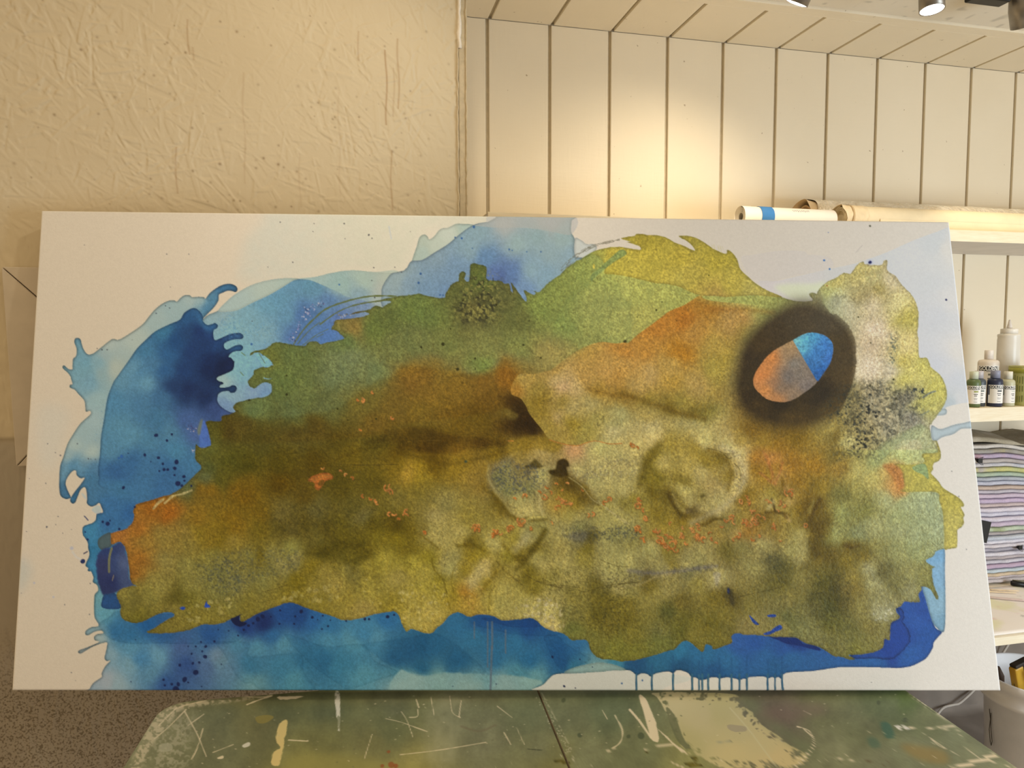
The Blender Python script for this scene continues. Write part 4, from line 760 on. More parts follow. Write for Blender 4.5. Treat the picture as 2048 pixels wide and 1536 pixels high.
    s.put(np.clip(m * 1.25, 0, 1), warm(s.field(cpts(OCHRE_C), 1.0, 1.8, 170.0)) * np.array([0.97, 1.05, 1.2], np.float32), 1, 0.0)
    glaze('G 1400,720 1560,650 1620,600 1850,565 2048,610 H 280,600 450,640 600,655 800,680 925,690 900,730 600,760 400,800 0,760 G 1700,700', (0.84, 0.80, 0.70), 3)
    glaze(s.shape('G 200,470 320,460 400,480 560,512 750,490 1080,440 1200,400 1350,300 1500,190 1640,140 1720,70 1850,55 2048,80 H 600,115 720,85 850,70 1000,110 960,400 0,560 G 1500,650 300,700', 4) * body, (0.97, 0.92, 0.80), 3)
    s.put(s.shape(YEL), s.field(cpts(YEL_C)), 1, 0.2, grain=0.6)
    s.put(s.shape('C 1640,640 1700,590 1800,500 1880,430 1920,425 1945,455 1920,480 1850,520 1770,580 1700,640 1640,690'), '7C8E52', 0.85, 0.1)
    s.stamp(*pts('C 1662,565')[0], 2.2, 5, 0, 'C2B04A')
    glaze(s.shape('D 150,690 190,800 230,860 270,900 275,1150 262,1215 0,1220 C 1300,1250 1400,900 1640,680') , (0.97, 0.99, 1.0), 1)
    s.put(s.shape('J 1030,720 1350,560 1450,600 1470,680 1520,770 1500,795 1390,800 1380,730 1330,680 1200,700 1050,850'), '9AA068', 0.35, 0.3)
    s.put(s.shape(YELR), s.field(cpts('J 1350,950,B3A548 1350,1080,B5A54A 1500,800,B4A24C 1600,1200,B3A042 1650,1400,B7A650 1450,850,B0A048 1250,1000,B2A24A')), 0.95, 0.2, grain=0.4)
    s.put(s.shape('J 1305,915 1410,890 1442,1018 1390,980 1325,950'), '8C9A62', 1)
    s.put(blur(s.shape('J 1050,900 1150,890 1215,950 1232,1080 1200,1120 1130,1000', 5, 1), 2), 'B0743A', 0.8)
    s.put(s.shape('J 1060,720 1200,655 1250,610 1370,540 1380,640 1100,800 1020,860'), '93A070', 0.25)
    # figure-like dark spots, wedge and creases
    s.put(blur(s.shape('H 1350,870 1390,845 1430,850 1450,880 1455,910 1430,920 1440,990 1350,1000 1270,960 1290,940 1340,930'), 1), '2E2206', 0.92)
    s.put(blur(s.shape('H 1290,960 1440,985 1540,1050 1640,1180 1760,1250 1600,1230 1450,1130 1300,1060'), 6), '4A3A0C', 0.6)
    s.put(blur(s.shape('H 1125,885 1160,848 1190,870 1225,918 1075,915'), 1), '4A3E14', 0.85)
    s.put(blur(s.shape('I 740,1270 790,1270 800,1300 770,1310 740,1320'), 1), '3A2C10', 0.8)
    s.put(blur(s.shape('I 860,1160 890,1145 905,1165 880,1180'), 1), '5A4E20', 0.8)
    s.put(blur(s.shape('M 1440,140 1500,105 1600,100 1610,150 1560,185 1480,180'), 3), '58554A', 0.6)
    for p, w, c, a, sf in (('H 790,1130 850,1200 920,1290 1000,1350 1100,1345', 5, '5A4A12', 0.6, 6), ('H 1440,1000 1540,1060 1620,1150 1700,1230', 4, '4A3A0C', 0.55, 5),
                           ('H 1700,1200 1800,1290 1900,1370 1960,1400', 2.0, 'A59A68', 0.7, 1.5), ('I 590,1140 640,1240 690,1300 740,1330', 6, '4C3C0C', 0.6, 6),
                           ('I 800,1390 900,1405 980,1360 1050,1355', 5, '4A3808', 0.6, 5), ('M 830,350 900,430 980,500 1040,550', 2.2, '5A4C14', 0.5, 2.5), ('M 1240,90 1180,200 1060,330', 9, '4E420C', 0.55, 8),
                           ('M 890,210 980,310 1060,380', 5, '5E5010', 0.5, 6), ('L 1880,120 1990,200 2048,250', 4, '5A4A10', 0.5, 3), ('M 280,330 300,420 380,520 410,650 440,770', 2.6, '62540F', 0.6, 2.5), ('M 540,330 470,420 450,520 465,620', 1.8, '62540F', 0.5, 2),
                           ('I 1470,1190 1490,1260 1500,1290', 4, '2E2006', 0.7, 3), ('I 1560,1030 1570,1090 1620,1150', 5, '5A4208', 0.5, 5), ('I 1420,1300 1530,1300 1620,1320', 5, '4E3A0A', 0.5, 5), ('I 1880,1190 1830,1280 1800,1370', 8, '4A360A', 0.6, 7),
                           ('O 640,215 700,235 760,215', 5, '4A380A', 0.6, 4), ('L 920,280 1080,270 1200,200 1350,220', 12, '3E360A', 0.45, 10), ('L 1250,330 1320,370 1450,280', 10, '4A420E', 0.4, 10), ('I 1700,1400 1760,1200 1820,1050', 16, '5A4610', 0.35, 14),
                           ('N 1760,400 1820,250 1850,120', 22, '4A3C10', 0.35, 20), ('O 850,250 1000,500 1100,650', 12, '5A5024', 0.3, 12), ('O 500,250 560,420 600,700', 24, '463E18', 0.3, 24), ('O 820,380 930,560 1000,720', 10, '8E8860', 0.4, 9)):
        s.stroke(p, w, c, a, sf)
    s.put(blur(s.shape('H 930,705 1000,678 1100,648 1180,646 1290,688 1400,720 1330,790 1150,760 1000,780 900,800'), 2), '80691F', 0.6)
    for p, w, c, a, sf in (('H 770,900 760,1000 800,1080 850,1160 900,1220 960,1300 1060,1340', 5, 'A99C62', 0.55, 5), ('H 720,1080 790,1150 860,1230 930,1320 980,1350', 12, '5E4C10', 0.5, 11), ('H 1450,1000 1560,1080 1650,1190 1750,1250 1950,1390', 2.4, 'AEA06A', 0.6, 1.6),
                           ('H 1260,940 1280,1000 1230,1080 1190,1150', 5, 'A3945E', 0.5, 4), ('H 1200,1180 1205,1250 1235,1330', 6, 'B2A468', 0.6, 4), ('H 1100,1352 1180,1338 1250,1340', 4, 'B8A858', 0.7, 3), ('H 1110,1375 1190,1365 1260,1362', 5, '5A4A12', 0.5, 5),
                           ('I 510,720 440,820 390,900 360,1010 340,1080', 14, '5A4C10', 0.6, 13), ('I 1050,740 1150,790 1220,880 1240,980 1220,1080 1180,1150 1100,1220 1000,1290 880,1350 790,1390', 11, 'B8A878', 0.55, 10), ('I 930,770 1040,820 1110,890 1125,1000 1100,1100', 8, '6A5414', 0.55, 8),
                           ('I 630,1150 660,1220 710,1285 770,1285', 8, '9C8C52', 0.55, 8), ('I 595,1130 640,1240 700,1335', 7, '4A3A0A', 0.6, 7), ('I 1590,1090 1640,1150', 9, 'B48C50', 0.7, 5), ('I 1440,1270 1480,1210', 8, 'AC9A60', 0.7, 5), ('I 1590,1330 1622,1372', 7, 'A48850', 0.7, 4), ('I 1830,1200 1790,1300', 7, 'A3924C', 0.5, 6),
                           ('I 1560,1000 1600,1110 1640,1180', 4, '5A4208', 0.5, 5), ('I 1500,1300 1560,1310 1600,1345', 5, '4E3A0A', 0.6, 5), ('M 1250,90 1150,260 1050,380 1000,420', 8, '4E420C', 0.55, 8), ('M 1100,130 1020,220 990,260', 14, 'A3966A', 0.5, 13), ('M 500,220 560,215 640,215 720,260', 6, '544608', 0.55, 6),
                           ('M 700,420 650,500 610,580', 12, 'A39460', 0.55, 10), ('M 830,440 760,540 700,620', 6, '665410', 0.5, 6), ('N 250,430 450,455 650,440 850,410 1000,395', 7, '6C6660', 0.55, 6), ('N 150,585 350,545 480,490 620,462', 4, 'A3945E', 0.5, 4), ('N 1720,120 1745,250 1700,350', 18, 'A49860', 0.5, 16),
                           ('L 1230,400 1240,640', 6, '9E8E3E', 0.35, 6), ('L 1440,350 1450,680', 9, '98883A', 0.35, 9), ('L 1600,300 1590,700', 12, '94863A', 0.3, 12), ('L 1330,300 1320,430', 9, '50460E', 0.45, 9), ('L 1790,200 1760,420', 10, '6A5C18', 0.3, 10), ('M 60,600 90,700 80,850', 5, 'A89A50', 0.4, 5), ('M 780,560 770,700 765,780', 4, '7A6C24', 0.5, 4), ('M 1230,680 1215,820', 5, '6A6030', 0.45, 5),
                           ('G 1200,240 1000,330 700,420', 8, '4E5428', 0.25, 10), ('H 0,780 300,860 500,880 900,780', 9, '4A3808', 0.35, 10), ('G 1150,860 1400,760 1800,700', 5, '473808', 0.4, 7), ('I 200,290 450,370 650,440 900,500', 8, '5A4410', 0.5, 10), ('H 1600,240 1800,290 2000,320', 7, '6A4C14', 0.4, 9), ('D 900,940 1200,930 1480,960', 8, '8A5A22', 0.4, 10)):
        s.stroke(p, w, c, a, sf)
    # --- brown halo of the eye with its two-tone oval
    hal = blur(s.shape('X 1475,760 1490,690 1535,640 1600,605 1665,625 1706,665 1716,720 1710,775 1690,815 1640,845 1575,855 1505,835 1478,800'), 15)
    crisp = s.shape('E 300,700 600,960 650,972 720,1030 770,1090 800,1150 820,1220 820,1300 830,1380 820,1440 812,1536 J 812,120 780,240 700,420 600,560 400,700 -300,700 -700,400 -700,-400', 4, 0.8)
    hm = np.clip(hal * 1.25, 0, 1) * np.maximum(crisp, blur(crisp, 2) * 0.6)
    s.put(hm, s.field(cpts('X 1500,760,352A18 1520,690,3E301C 1590,640,433828 1650,640,463C2C 1695,700,41341F 1700,760,4A3A20 1660,820,4A3A1C 1580,840,46361A 1510,820,3A2C16 1500,720,33281A 1640,790,2B2216 1560,810,261E12 1500,790,2C2214 1560,660,3C3020')), 0.96, grain=0.4)
    oval = s.shape('E 290,1195 350,1160 420,1135 500,1138 570,1165 615,1210 630,1270 620,1340 600,1400 560,1460 520,1520 J 560,110 500,180 440,240 370,290 300,335 220,360 140,355 70,335 20,300 -30,250 -50,190 -40,130 0,60 D 1430,1340 1500,1280 1580,1235', 5, 0.25)
    s.put(oval, s.field(cpts('E 250,1250,A3835A 100,1350,C07A40 30,1480,C67C42 J 50,100,C88245 60,250,C28044 150,330,B07A4A 250,150,6E655C 400,200,7A6E64 180,220,7E6A55 300,300,867058 120,200,9A7250 E 300,1400,7C7468 350,1480,7A6E60 260,1330,967A58'), 0.4), 1, 0.0, grain=0.6)
    div = s.fill(pts('E 283,1192 490,1545 900,1545 900,1000 283,1000'))
    s.put(oval * div, s.field(cpts('E 330,1200,74AEB0 380,1200,5498B4 500,1300,3C72A8 550,1250,3F74B0 520,1480,2A5A96 450,1180,4C90B8 600,1350,3A6AA8 350,1250,5A9AB0 450,1400,3C70A4'), 0.2), 1, 0.0, grain=0.3)
    # --- grainy, salted textures
    gm = blur(s.shape('J 620,250 1000,180 1160,220 1350,240 1400,300 1370,520 1250,620 1040,740 1020,850 930,860 900,800 700,860 620,800 800,600 540,520'), 8)
    sp = np.clip((value_noise((H_, W_), 3.0, 21, 2) - 0.52) * 7, 0, 1)
    s.put(gm * sp, '35362C', 0.42)
    sp2 = np.clip((value_noise((H_, W_), 6.5, 22, 2) - 0.58) * 12, 0, 1)
    s.put(blur(s.shape('J 700,250 1000,180 1330,240 1380,420 1200,620 1000,780 850,860 760,700 700,600'), 7) * sp2, '24251E', 0.38)
    s.put(blur(s.shape('C 620,650 720,620 830,680 880,800 880,900 780,1040 620,1060 500,1010 480,920 530,800'), 10) * sp2, '2C2D20', 0.75)
    sp3 = np.clip((value_noise((H_, W_), 4.2, 23, 2) - 0.58) * 12, 0, 1)
    s.put(blur(s.shape('C 620,650 720,620 830,680 880,800 820,1040 620,1070 480,1010 420,1000 530,800'), 10) * sp3, '8A8546', 0.75)
    for poly, col, a in (('H 830,880 950,860 1200,900 1240,1000 1220,1070 1000,1150 850,1100 790,980', '3E4248', 0.55), ('H 1480,960 1650,900 1800,960 1640,1060', '5A564E', 0.35), ('I 60,800 300,820 300,1000 60,1000', '5A5244', 0.3),
                         ('I 0,1440 300,1420 330,1536 0,1536', '3E4238', 0.4), ('K 1650,380 1950,320 2048,500 2000,640 1700,520', '4A4A38', 0.45), ('L 150,300 480,240 850,260 850,420 500,520 200,640 50,500', '45463A', 0.4), ('G 600,1250 1500,1250 1550,1420 700,1480', '3A3414', 0.35),
                         ('N 0,480 500,430 1000,380 900,440 500,470 200,520', '4E4A52', 0.5), ('N 1400,280 1550,320 1600,560 1500,520', '3A3A2A', 0.45), ('M 1250,450 1900,380 2040,900 1500,900 1300,700', '46401C', 0.33), ('M 1400,60 2000,60 2000,160 1500,200', '44443C', 0.4),
                         ('E 1110,1150 1165,1150 1160,1420 1110,1400', '3E4A44', 0.8), ('N 60,560 200,560 200,1000 0,950', '3A3614', 0.3), ('O 350,450 650,450 700,900 400,850', '35331A', 0.35), ('H 300,420 700,420 700,560 100,560', '4E3E12', 0.2), ('E 840,540 1000,550 1010,700 850,680', 'B2AA70', 0.35),
                         ('I 950,740 1150,760 1230,900 1220,1080 1150,1100 1180,900 1100,800', '5E5650', 0.4), ('A 1900,1000 2048,1000 2048,1200 1900,1150', '4A7898', 0.4)):
        s.put(blur(s.shape(poly), 6) * sp, col, a)
    # veins and cracks
    for k, p in enumerate(('M 1060,450 1170,520 1300,560 1500,590 1600,610 1750,565 1900,545 2048,530', 'M 1170,520 1260,540 1400,590 1480,600', 'M 1290,550 1400,560 1550,580', 'N 0,590 150,560 250,530 350,540', 'M 1720,340 1850,390 1960,400', 'N 1150,670 1300,630 1450,600 1560,570',
                           'I 920,750 1000,770 1090,800 1180,790', 'I 1060,800 1100,840 1130,830', 'I 1150,880 1200,940 1200,1040', 'G 1200,890 1400,895 1700,890', 'M 930,450 980,490 1060,560', 'L 540,610 640,590 750,550')):
        s.stroke(p, 1.3, '3E3414', 0.55, 0.9, seed=k, wv=0.5)
    s.stroke('H 1285,680 1400,715 1520,730 1600,705 1680,690 1800,715 1900,710', 1.8, 'B07030', 0.8)
    s.stroke('H 930,688 975,690', 2, 'C07A34', 0.8)
    s.stroke('G 1780,695 2048,680 H 300,692', 1.0, '8A6A28', 0.4)
    # orange relief flecks
    r = np.random.default_rng(44)
    t = None
    for w in ORANGE.split():
        if w in TILES: t = TILES[w]; continue
        x, y, R = (float(v) for v in w.split(','))
        X = t[0] + x / t[2]; Y = t[1] + y / t[2]; R = R / t[2]
        for k in range(max(1, int(R * 0.42))):
            a = r.uniform(0, 6.28); d = R * 0.8 * math.sqrt(r.random())
            px, py = X + d * math.cos(a), Y + d * math.sin(a) * 0.8
            L = r.uniform(0.3, 0.62) * min(R, 9) + 1.2; th = r.normal(0.8, 0.7); cu = r.uniform(0.3, 0.9) * L * r.choice([-1, 1])
            q = np.array([[px - L * math.cos(th), py - L * math.sin(th)], [px - 0.5 * L * math.cos(th) - cu * math.sin(th), py - 0.5 * L * math.sin(th) + cu * math.cos(th)], [px + 0.5 * L * math.cos(th) - cu * math.sin(th), py + 0.5 * L * math.sin(th) + cu * math.cos(th)], [px + L * math.cos(th), py + L * math.sin(th)]])
            wd = r.uniform(1.6, 3.0)
            s.stroke(q + [0.8, 1.3], wd + 2.6, '4E3810', 0.30, 1.8)
            s.stroke(q, wd + 1.8, 'A08848', 0.45, 1.6)
            s.stroke(q, wd, r.choice(['BE6628', 'B65E22', 'C67438', 'AA5820']), 0.8, 1.0)
            if r.random() < 0.6: s.stroke(q - [0.4, 0.6], wd * 0.4, 'D0985C', 0.6, 0.8)
    s.put(s.shape('G 930,1030 970,990 1080,960 1140,985 1140,1015 1080,1035 1050,1080 1020,1112 988,1090 985,1050'), 'B2642A', 0.9, 0.3)
    for p in ('G 950,1020 1040,985 1130,985', 'G 960,1035 1060,1000 1120,1000'):
        s.stroke(p, 1.2, '8A6A30', 0.8)
    s.put(s.shape('G 1015,1060 1040,1025 1070,1030 1045,1075'), '6A4A18', 0.9)
    for p in ('I 1400,780 1430,830 1450,880', 'I 1440,880 1470,950 1480,1020', 'I 1370,960 1440,1020 1500,1060', 'I 1560,880 1540,960 1500,1040'):
        s.stroke(p, 5, 'B06838', 0.4, 4, seed=3, wv=0.6)
    # light salted blisters
    def blisters(poly, n, cols, r0, r1, seed):
        q = pts(poly); mk = s.fill(q); r = np.random.default_rng(seed); x0, y0 = q.min(0); x1, y1 = q.max(0); k = 0; tries = 0
        while k < n and tries < n * 20:
            tries += 1
            x = r.uniform(x0, x1); y = r.uniform(y0, y1)
            iy, ix = int(y - s.y0), int(x - s.x0)
            if not (0 <= iy < H_ and 0 <= ix < W_) or mk[iy, ix] < 0.5: continue
            R = r.uniform(r0, r1)
            s.stamp(x, y, R * 1.0, R * r.uniform(1, 1.8), r.uniform(0, 3), r.choice(cols), 0.6, 1.2)
            k += 1
    blisters('L 640,640 1180,540 1200,700 900,700 700,680', 26, ['9C8E50', 'A09456', '8F8344'], 1.5, 5, 1)
    blisters('L 1350,500 2048,500 2048,930 1780,900 1700,760 1400,720', 60, ['A0924A', 'A89A5A', '9A8C40'], 0.8, 2.6, 2)
    blisters('M 0,600 420,640 440,760 320,920 200,950 60,900', 90, ['A5974C', 'B0A264', '9A8C44'], 0.9, 3.0, 3)
    blisters('M 980,680 1350,660 1420,900 1320,940 1180,840 1020,800', 70, ['A89C72', 'B5AA84', '9C9060'], 1.0, 3.4, 4)
    blisters('K 1500,700 2048,640 2048,800 1600,880', 22, ['988A4A', 'A09456'], 1.5, 4.5, 5)
    blisters('E 860,550 1010,560 1060,640 960,720 860,650', 40, ['C8C080', 'BFB672'], 0.6, 1.7, 6)
    blisters('E 580,740 720,750 700,830 600,800', 14, ['D2CE94', 'C4BE80'], 0.8, 2.2, 7)
    blisters('E 1200,800 1280,830 1300,920 1220,900', 8, ['C8C07A'], 0.8, 2.0, 8)
    blisters('O 870,780 1060,760 1040,860 900,880', 14, ['B0AA90', 'C0BAA0'], 0.7, 2.4, 9)
    blisters('M 560,600 720,560 660,760 580,760', 22, ['B09A50', 'A8803C'], 0.8, 2.0, 10)
    # blue chips showing through
    for p in ('K 1540,755 1565,740 1588,750 1570,768', 'K 1750,742 1772,690 1776,715 1802,735 1790,747', 'N 1280,815 1310,840 1365,895 1340,897 1310,875', 'N 1435,816 1500,808 1506,830 1450,831', 'N 1470,945 1540,898 1562,932 1500,957', 'N 1400,975 1480,945 1500,960 1440,985'):
        s.put(s.shape(p, 3), '1E429A', 0.95)
    s.put(blur(s.shape('N 1090,600 1100,580 1120,590 1150,660 1150,740 1120,700'), 1), '3A3420', 0.7); s.stamp(*pts('N 1102,605')[0], 2.5, 6, 0, '222A4E', 0.9, 1.5)
    s.put(blur(s.shape('N 975,460 1000,445 1040,460 1030,520 1000,570 985,520'), 1), 'A0967C', 0.7)
    for p in ('B 480,1310 520,1305 625,1390 560,1430 490,1340', 'G 550,150 600,160 625,150 600,165 560,160'):
        s.put(s.shape(p, 3), '76A6CC', 0.9)
    for p in ('B 510,1310 560,1390', 'B 540,1320 600,1330', 'G 350,100 375,130', 'B 360,1300 390,1325'):
        s.stroke(p, 1.6, '5A6A3C', 0.85)
    s.put(s.shape('F 1705,740 1730,540 1760,530 1805,700 1790,735', 3), '4868AE', 0.7)
    s.put(blur(s.shape('F 1690,600 1720,510 1735,520 1710,640'), 1), '7A7A48', 0.6)
    # dry-brush arcs
    for k, (p, w) in enumerate((('B 805,1230 870,1130 950,1040 1080,930 1250,865 1450,820 1680,818', 3.0), ('B 1030,1060 1180,955 1350,890 1600,850', 2.8), ('B 840,1225 930,1120 1030,1040', 1.6), ('B 880,1240 1000,1150 1100,1100', 1.3), ('B 1000,1170 1060,1140', 1.3))):
        s.stroke(p, w, '566030', 0.9, 0.8, seed=k, wv=0.4)
    for k in range(7):
        o = k * 4 - 8
        s.stroke('C %d,%d %d,%d %d,%d %d,%d' % (1380 + o, 600 + o, 1480 + o, 500 + o * 1.2, 1640, 395 + o, 1880, 335 + o * 0.6), 0.9, '5A5644', 0.7, 0.8, dash=7, seed=k)
    for k in range(6):
        s.stroke('D %d,%d %d,%d' % (960 + k * 18, 375 + k * 4, 968 + k * 18, 420 + k * 6), 1.0, 'B8AC70', 0.7, 0.8, dash=4, seed=20 + k)
    for p in ('F 1310,1270 1350,1220 1400,1185', 'F 1410,1220 1480,1160 1560,1140 1640,1110'):
        s.stroke(p, 4.2, 'B2A068', 0.75, 1.2, seed=5, wv=0.5)
    # crystals and pinholes
    r = np.random.default_rng(9)
    def scatter(p, n, sd, cols, r0, r1, al=0.8):
        q = spline(pts(p), 8, closed=False)
        for k in range(n):
            c = q[r.integers(len(q))] + r.normal(0, sd, 2)
            s.stamp(c[0], c[1], r.uniform(r0, r1), r.uniform(r0, r1), r.uniform(0, 3), r.choice(cols), al, 0.8)
    scatter('B 790,1190 850,1080 910,990 950,910 1040,890', 75, 4, ['9A98B0', '2A3050', '7A7498', 'B0AEBC'], 0.6, 1.8)
    scatter('B 1190,975 1270,985', 18, 2.5, ['B0AAA0', '5A5A50'], 0.7, 1.6)
    scatter('F 1610,560 1660,590', 18, 4, ['A8A4B4', '3A3A60'], 0.6, 1.7); scatter('F 1630,775 1660,770', 8, 2, ['A8A4B4'], 0.6, 1.4)
    scatter('B 300,1150 500,1080 600,1150', 130, 12, ['4E86A8', '3E7294'], 0.5, 1.0, 0.6); scatter('F 1000,600 1300,500 1400,800', 200, 26, ['356690', '2F5C8A'], 0.5, 1.0, 0.4)
    scatter('K 1850,350 1950,560 2000,640', 50, 9, ['4A4A30', '3E4034'], 0.5, 1.4, 0.7); scatter('L 230,560 300,600 420,470 520,490', 45, 8, ['3A4440', '44503E'], 0.5, 1.4, 0.7)
    scatter('J 700,400 800,480 850,600 760,760', 46, 14, ['2A2A20', '36352A'], 0.8, 3.0, 0.8); scatter('J 860,700 960,600 880,740', 20, 5, ['1E1F1A'], 1.0, 3.2, 0.85); scatter('J 850,360 1010,460 950,330', 14, 6, ['1E1F1A'], 1.0, 3.4, 0.85)
    scatter('J 1300,260 1390,260', 26, 3, ['2A3030'], 0.8, 2.4, 0.8)
    s.stroke('J 790,500 820,480 850,520 860,560 820,545 795,500', 1.2, '2A2A20', 0.8); s.stroke('J 665,490 690,485 688,515 665,515 660,495', 1.2, '3A3824', 0.8); s.stroke('J 800,610 840,590 860,640 830,650', 1.2, '2A2A20', 0.8)
    for k in range(9):
        s.stroke('J %d,%d %d,%d %d,%d' % (640 + k * 22, 880 - k * 22, 670 + k * 20, 850 - k * 20, 720 + k * 16, 850 - k * 16), 1.0, '4A4220', 0.6, 0.8)
    s.stroke('J 1390,320 1440,285 1495,265', 3.6, '74786A', 0.9, 1.2); s.stroke('J 1375,470 1440,435', 3.0, '7A7E6C', 0.7, 1.5)
    NAVY = """F 1335,640,16 1470,632,12 1428,685,12 1238,808,14 1355,832,14 1510,868,19 1393,884,11 1403,933,14 1435,933,12 1363,945,9 1495,922,15 1493,980,10 1573,993,15 1578,1028,10 1522,1052,20 1555,1070,12 1055,1087,14 1637,1072,10 878,1378,10 920,1395,16 940,1368,8 728,1465,8 748,1530,10 1152,1252,9 1095,795,5 1290,865,6
K 1720,1040,9 1835,1035,12 1675,1078,10 1760,1078,13 1610,1078,6 1640,1140,10 1730,1120,9 1755,1165,17 1650,1222,12 1705,1215,10 1538,1238,12 1675,1300,22 1580,1360,22 1525,1400,18 1400,1362,11 1410,1410,10 1470,1400,11 1610,1385,9 1505,1450,30 1895,1230,6 1725,1420,6 1120,1378,5 1870,935,5 707,350,19 1160,1020,5 1020,75,12
L 965,830,12 820,822,10 1010,850,6 1055,815,8 1120,855,6 1100,905,8 1048,930,8 1255,860,9 1415,845,14 1450,845,12 1610,825,14 1665,808,10 685,885,9 810,885,8 330,985,8 160,935,5 250,945,7 870,780,18 500,845,20 540,820,18 610,825,8 690,770,10 380,935,12 420,900,14 460,880,12
M 1310,1170,11 1545,1190,6 1410,1420,10 1505,1435,6 830,1400,6 460,1420,5 1650,1255,6 1400,1465,5"""
    s.dots(NAVY, '101C40', 0.9, 0.92)
    s.put(s.shape('L 270,845 300,832 370,800 345,822 348,862 410,880 360,912 300,892', 3), '0E1838', 0.95)
    s.dots("""A 1425,460,5 1615,460,4 1457,740,4 1335,965,6 1415,900,6 1450,920,5 830,1265,4 720,383,3 1290,1168,5 1130,1190,4 870,1275,6 915,1275,6
B 690,187,6 1237,200,6 1448,296,8 1475,325,5 1245,328,4 970,268,4 798,530,6 1490,575,6 1670,572,5 1727,614,5 1803,268,4 450,1033,5 1498,830,7 585,570,3 1473,685,5 980,200,3
F 405,712,5 472,788,4 515,812,7 398,1422,7 495,1333,5 475,1402,4 610,1443,4 250,1010,4 225,1460,4 390,1050,5 660,712,5 755,840,6 775,842,5 815,845,5
K 552,720,5 765,803,5 610,1300,5 397,58,6 535,110,5 225,95,4 770,540,5 180,620,4 645,1370,4 J 1635,950,4 1695,1165,5 O 1675,252,4 868,1388,4 N 930,405,4""", '3A3C44', 0.8, 0.85)
    s.dots("B 1195,720,9 1890,627,12 1873,705,10 445,1228,11 C 638,228,11 478,318,8 625,410,5 940,420,8 965,428,6 350,808,8 375,810,8 535,325,9 1090,440,6 1210,440,6 F 1040,820,14 1015,835,8 N 195,1395,8 370,1370,9", '2A5488', 0.9, 0.85)
    s.dots("C 375,1228,15 500,1442,12 650,1350,10 190,1255,10 1927,1205,13 1210,1345,8 1060,1235,9 1110,1030,6 440,1098,8 650,1440,7 545,855,9 830,890,10 G 745,293,10 745,130,8 425,340,12 1180,415,9 1510,500,9 1270,510,7 1370,185,6 850,190,4 D 935,640,6 487,937,8 535,868,5 710,965,5 660,1028,5 325,997,6 250,525,4 E 840,997,7 945,1217,6 1025,1325,5 940,220,8 J 940,218,9 1140,165,8 1160,330,9", '28280F', 0.9, 0.85)
    s.stamp(*pts('E 940,530')[0], 7, 6, 0.3, 'A8AACC', 0.5, 4); s.dots('E 940,530,14 1587,850,9', '1E2450', 0.9); s.dots('E 550,513,9 597,587,9 585,275,3', '2E6298', 0.9); s.dots('E 575,730,6', '8A4A20', 0.9); s.dots('H 570,865,11', '4A5438', 1.0)
    s.dots('K 612,238,14 290,535,8 455,655,8', '9C96A0', 1.5, 0.8); s.stroke('K 620,270 650,310 690,335', 4, 'B2AAA6', 0.5, 2)
    s.stroke('F 720,1330 735,1345 752,1365', 2.4, '3A3C54', 0.9); s.stroke('K 715,285 745,268', 2.4, '20243C', 0.9)
    s.put(s.shape('F 695,1135 725,1150 740,1190 715,1170', 3), 'A6A6B4', 0.9); s.put(s.shape('F 785,1275 845,1240 870,1290 830,1312', 3), 'A2A4B6', 0.9)
    s.stroke('E 820,445 875,385', 1.2, 'ACA298', 0.8); s.stroke('B 1620,225 1640,330', 2.2, 'A3B0BC', 0.6, 2)
    s.stroke('H 1675,490 1700,485 1720,510 1745,480 1740,530 1700,560 1695,540', 1.4, '6A6234', 0.8)
    s.put(blur(s.shape('H 900,430 950,430 1020,470 990,510 940,505'), 2), '76662A', 0.6)
    # --- canvas tooth and leathery grain
    bm_ = body * (1 - s.shape('X 1480,640 1700,600 1720,800 1560,860') * 0.3)
    leather = (fine2 - 0.5) * 0.26 + (fine - 0.5) * 0.34
    s.C = s.C * (1 + (leather * (0.35 + 0.9 * mid))[..., None] * bm_[..., None])
    tint = (mid - 0.5)[..., None] * np.array([0.10, 0.07, 0.02]) * bm_[..., None]
    s.C = s.C + tint * 0.6
    blues = np.clip((s.C[..., 2] - s.C[..., 0]) * 5, 0, 1)
    s.C = s.C * (1 + ((fine - 0.5) * 0.10 + (fine2 - 0.5) * 0.10)[..., None] * blues[..., None])
    s.C = s.C * (1 + (fine - 0.5)[..., None] * 0.03)
    s.C = np.clip(s.C, 0.01, 1)
    # reflectance relative to bare canvas
    s.albedo = np.clip(to_linear(s.C) / to_linear(blank) * 0.80, 0.004, 0.92)
    return s
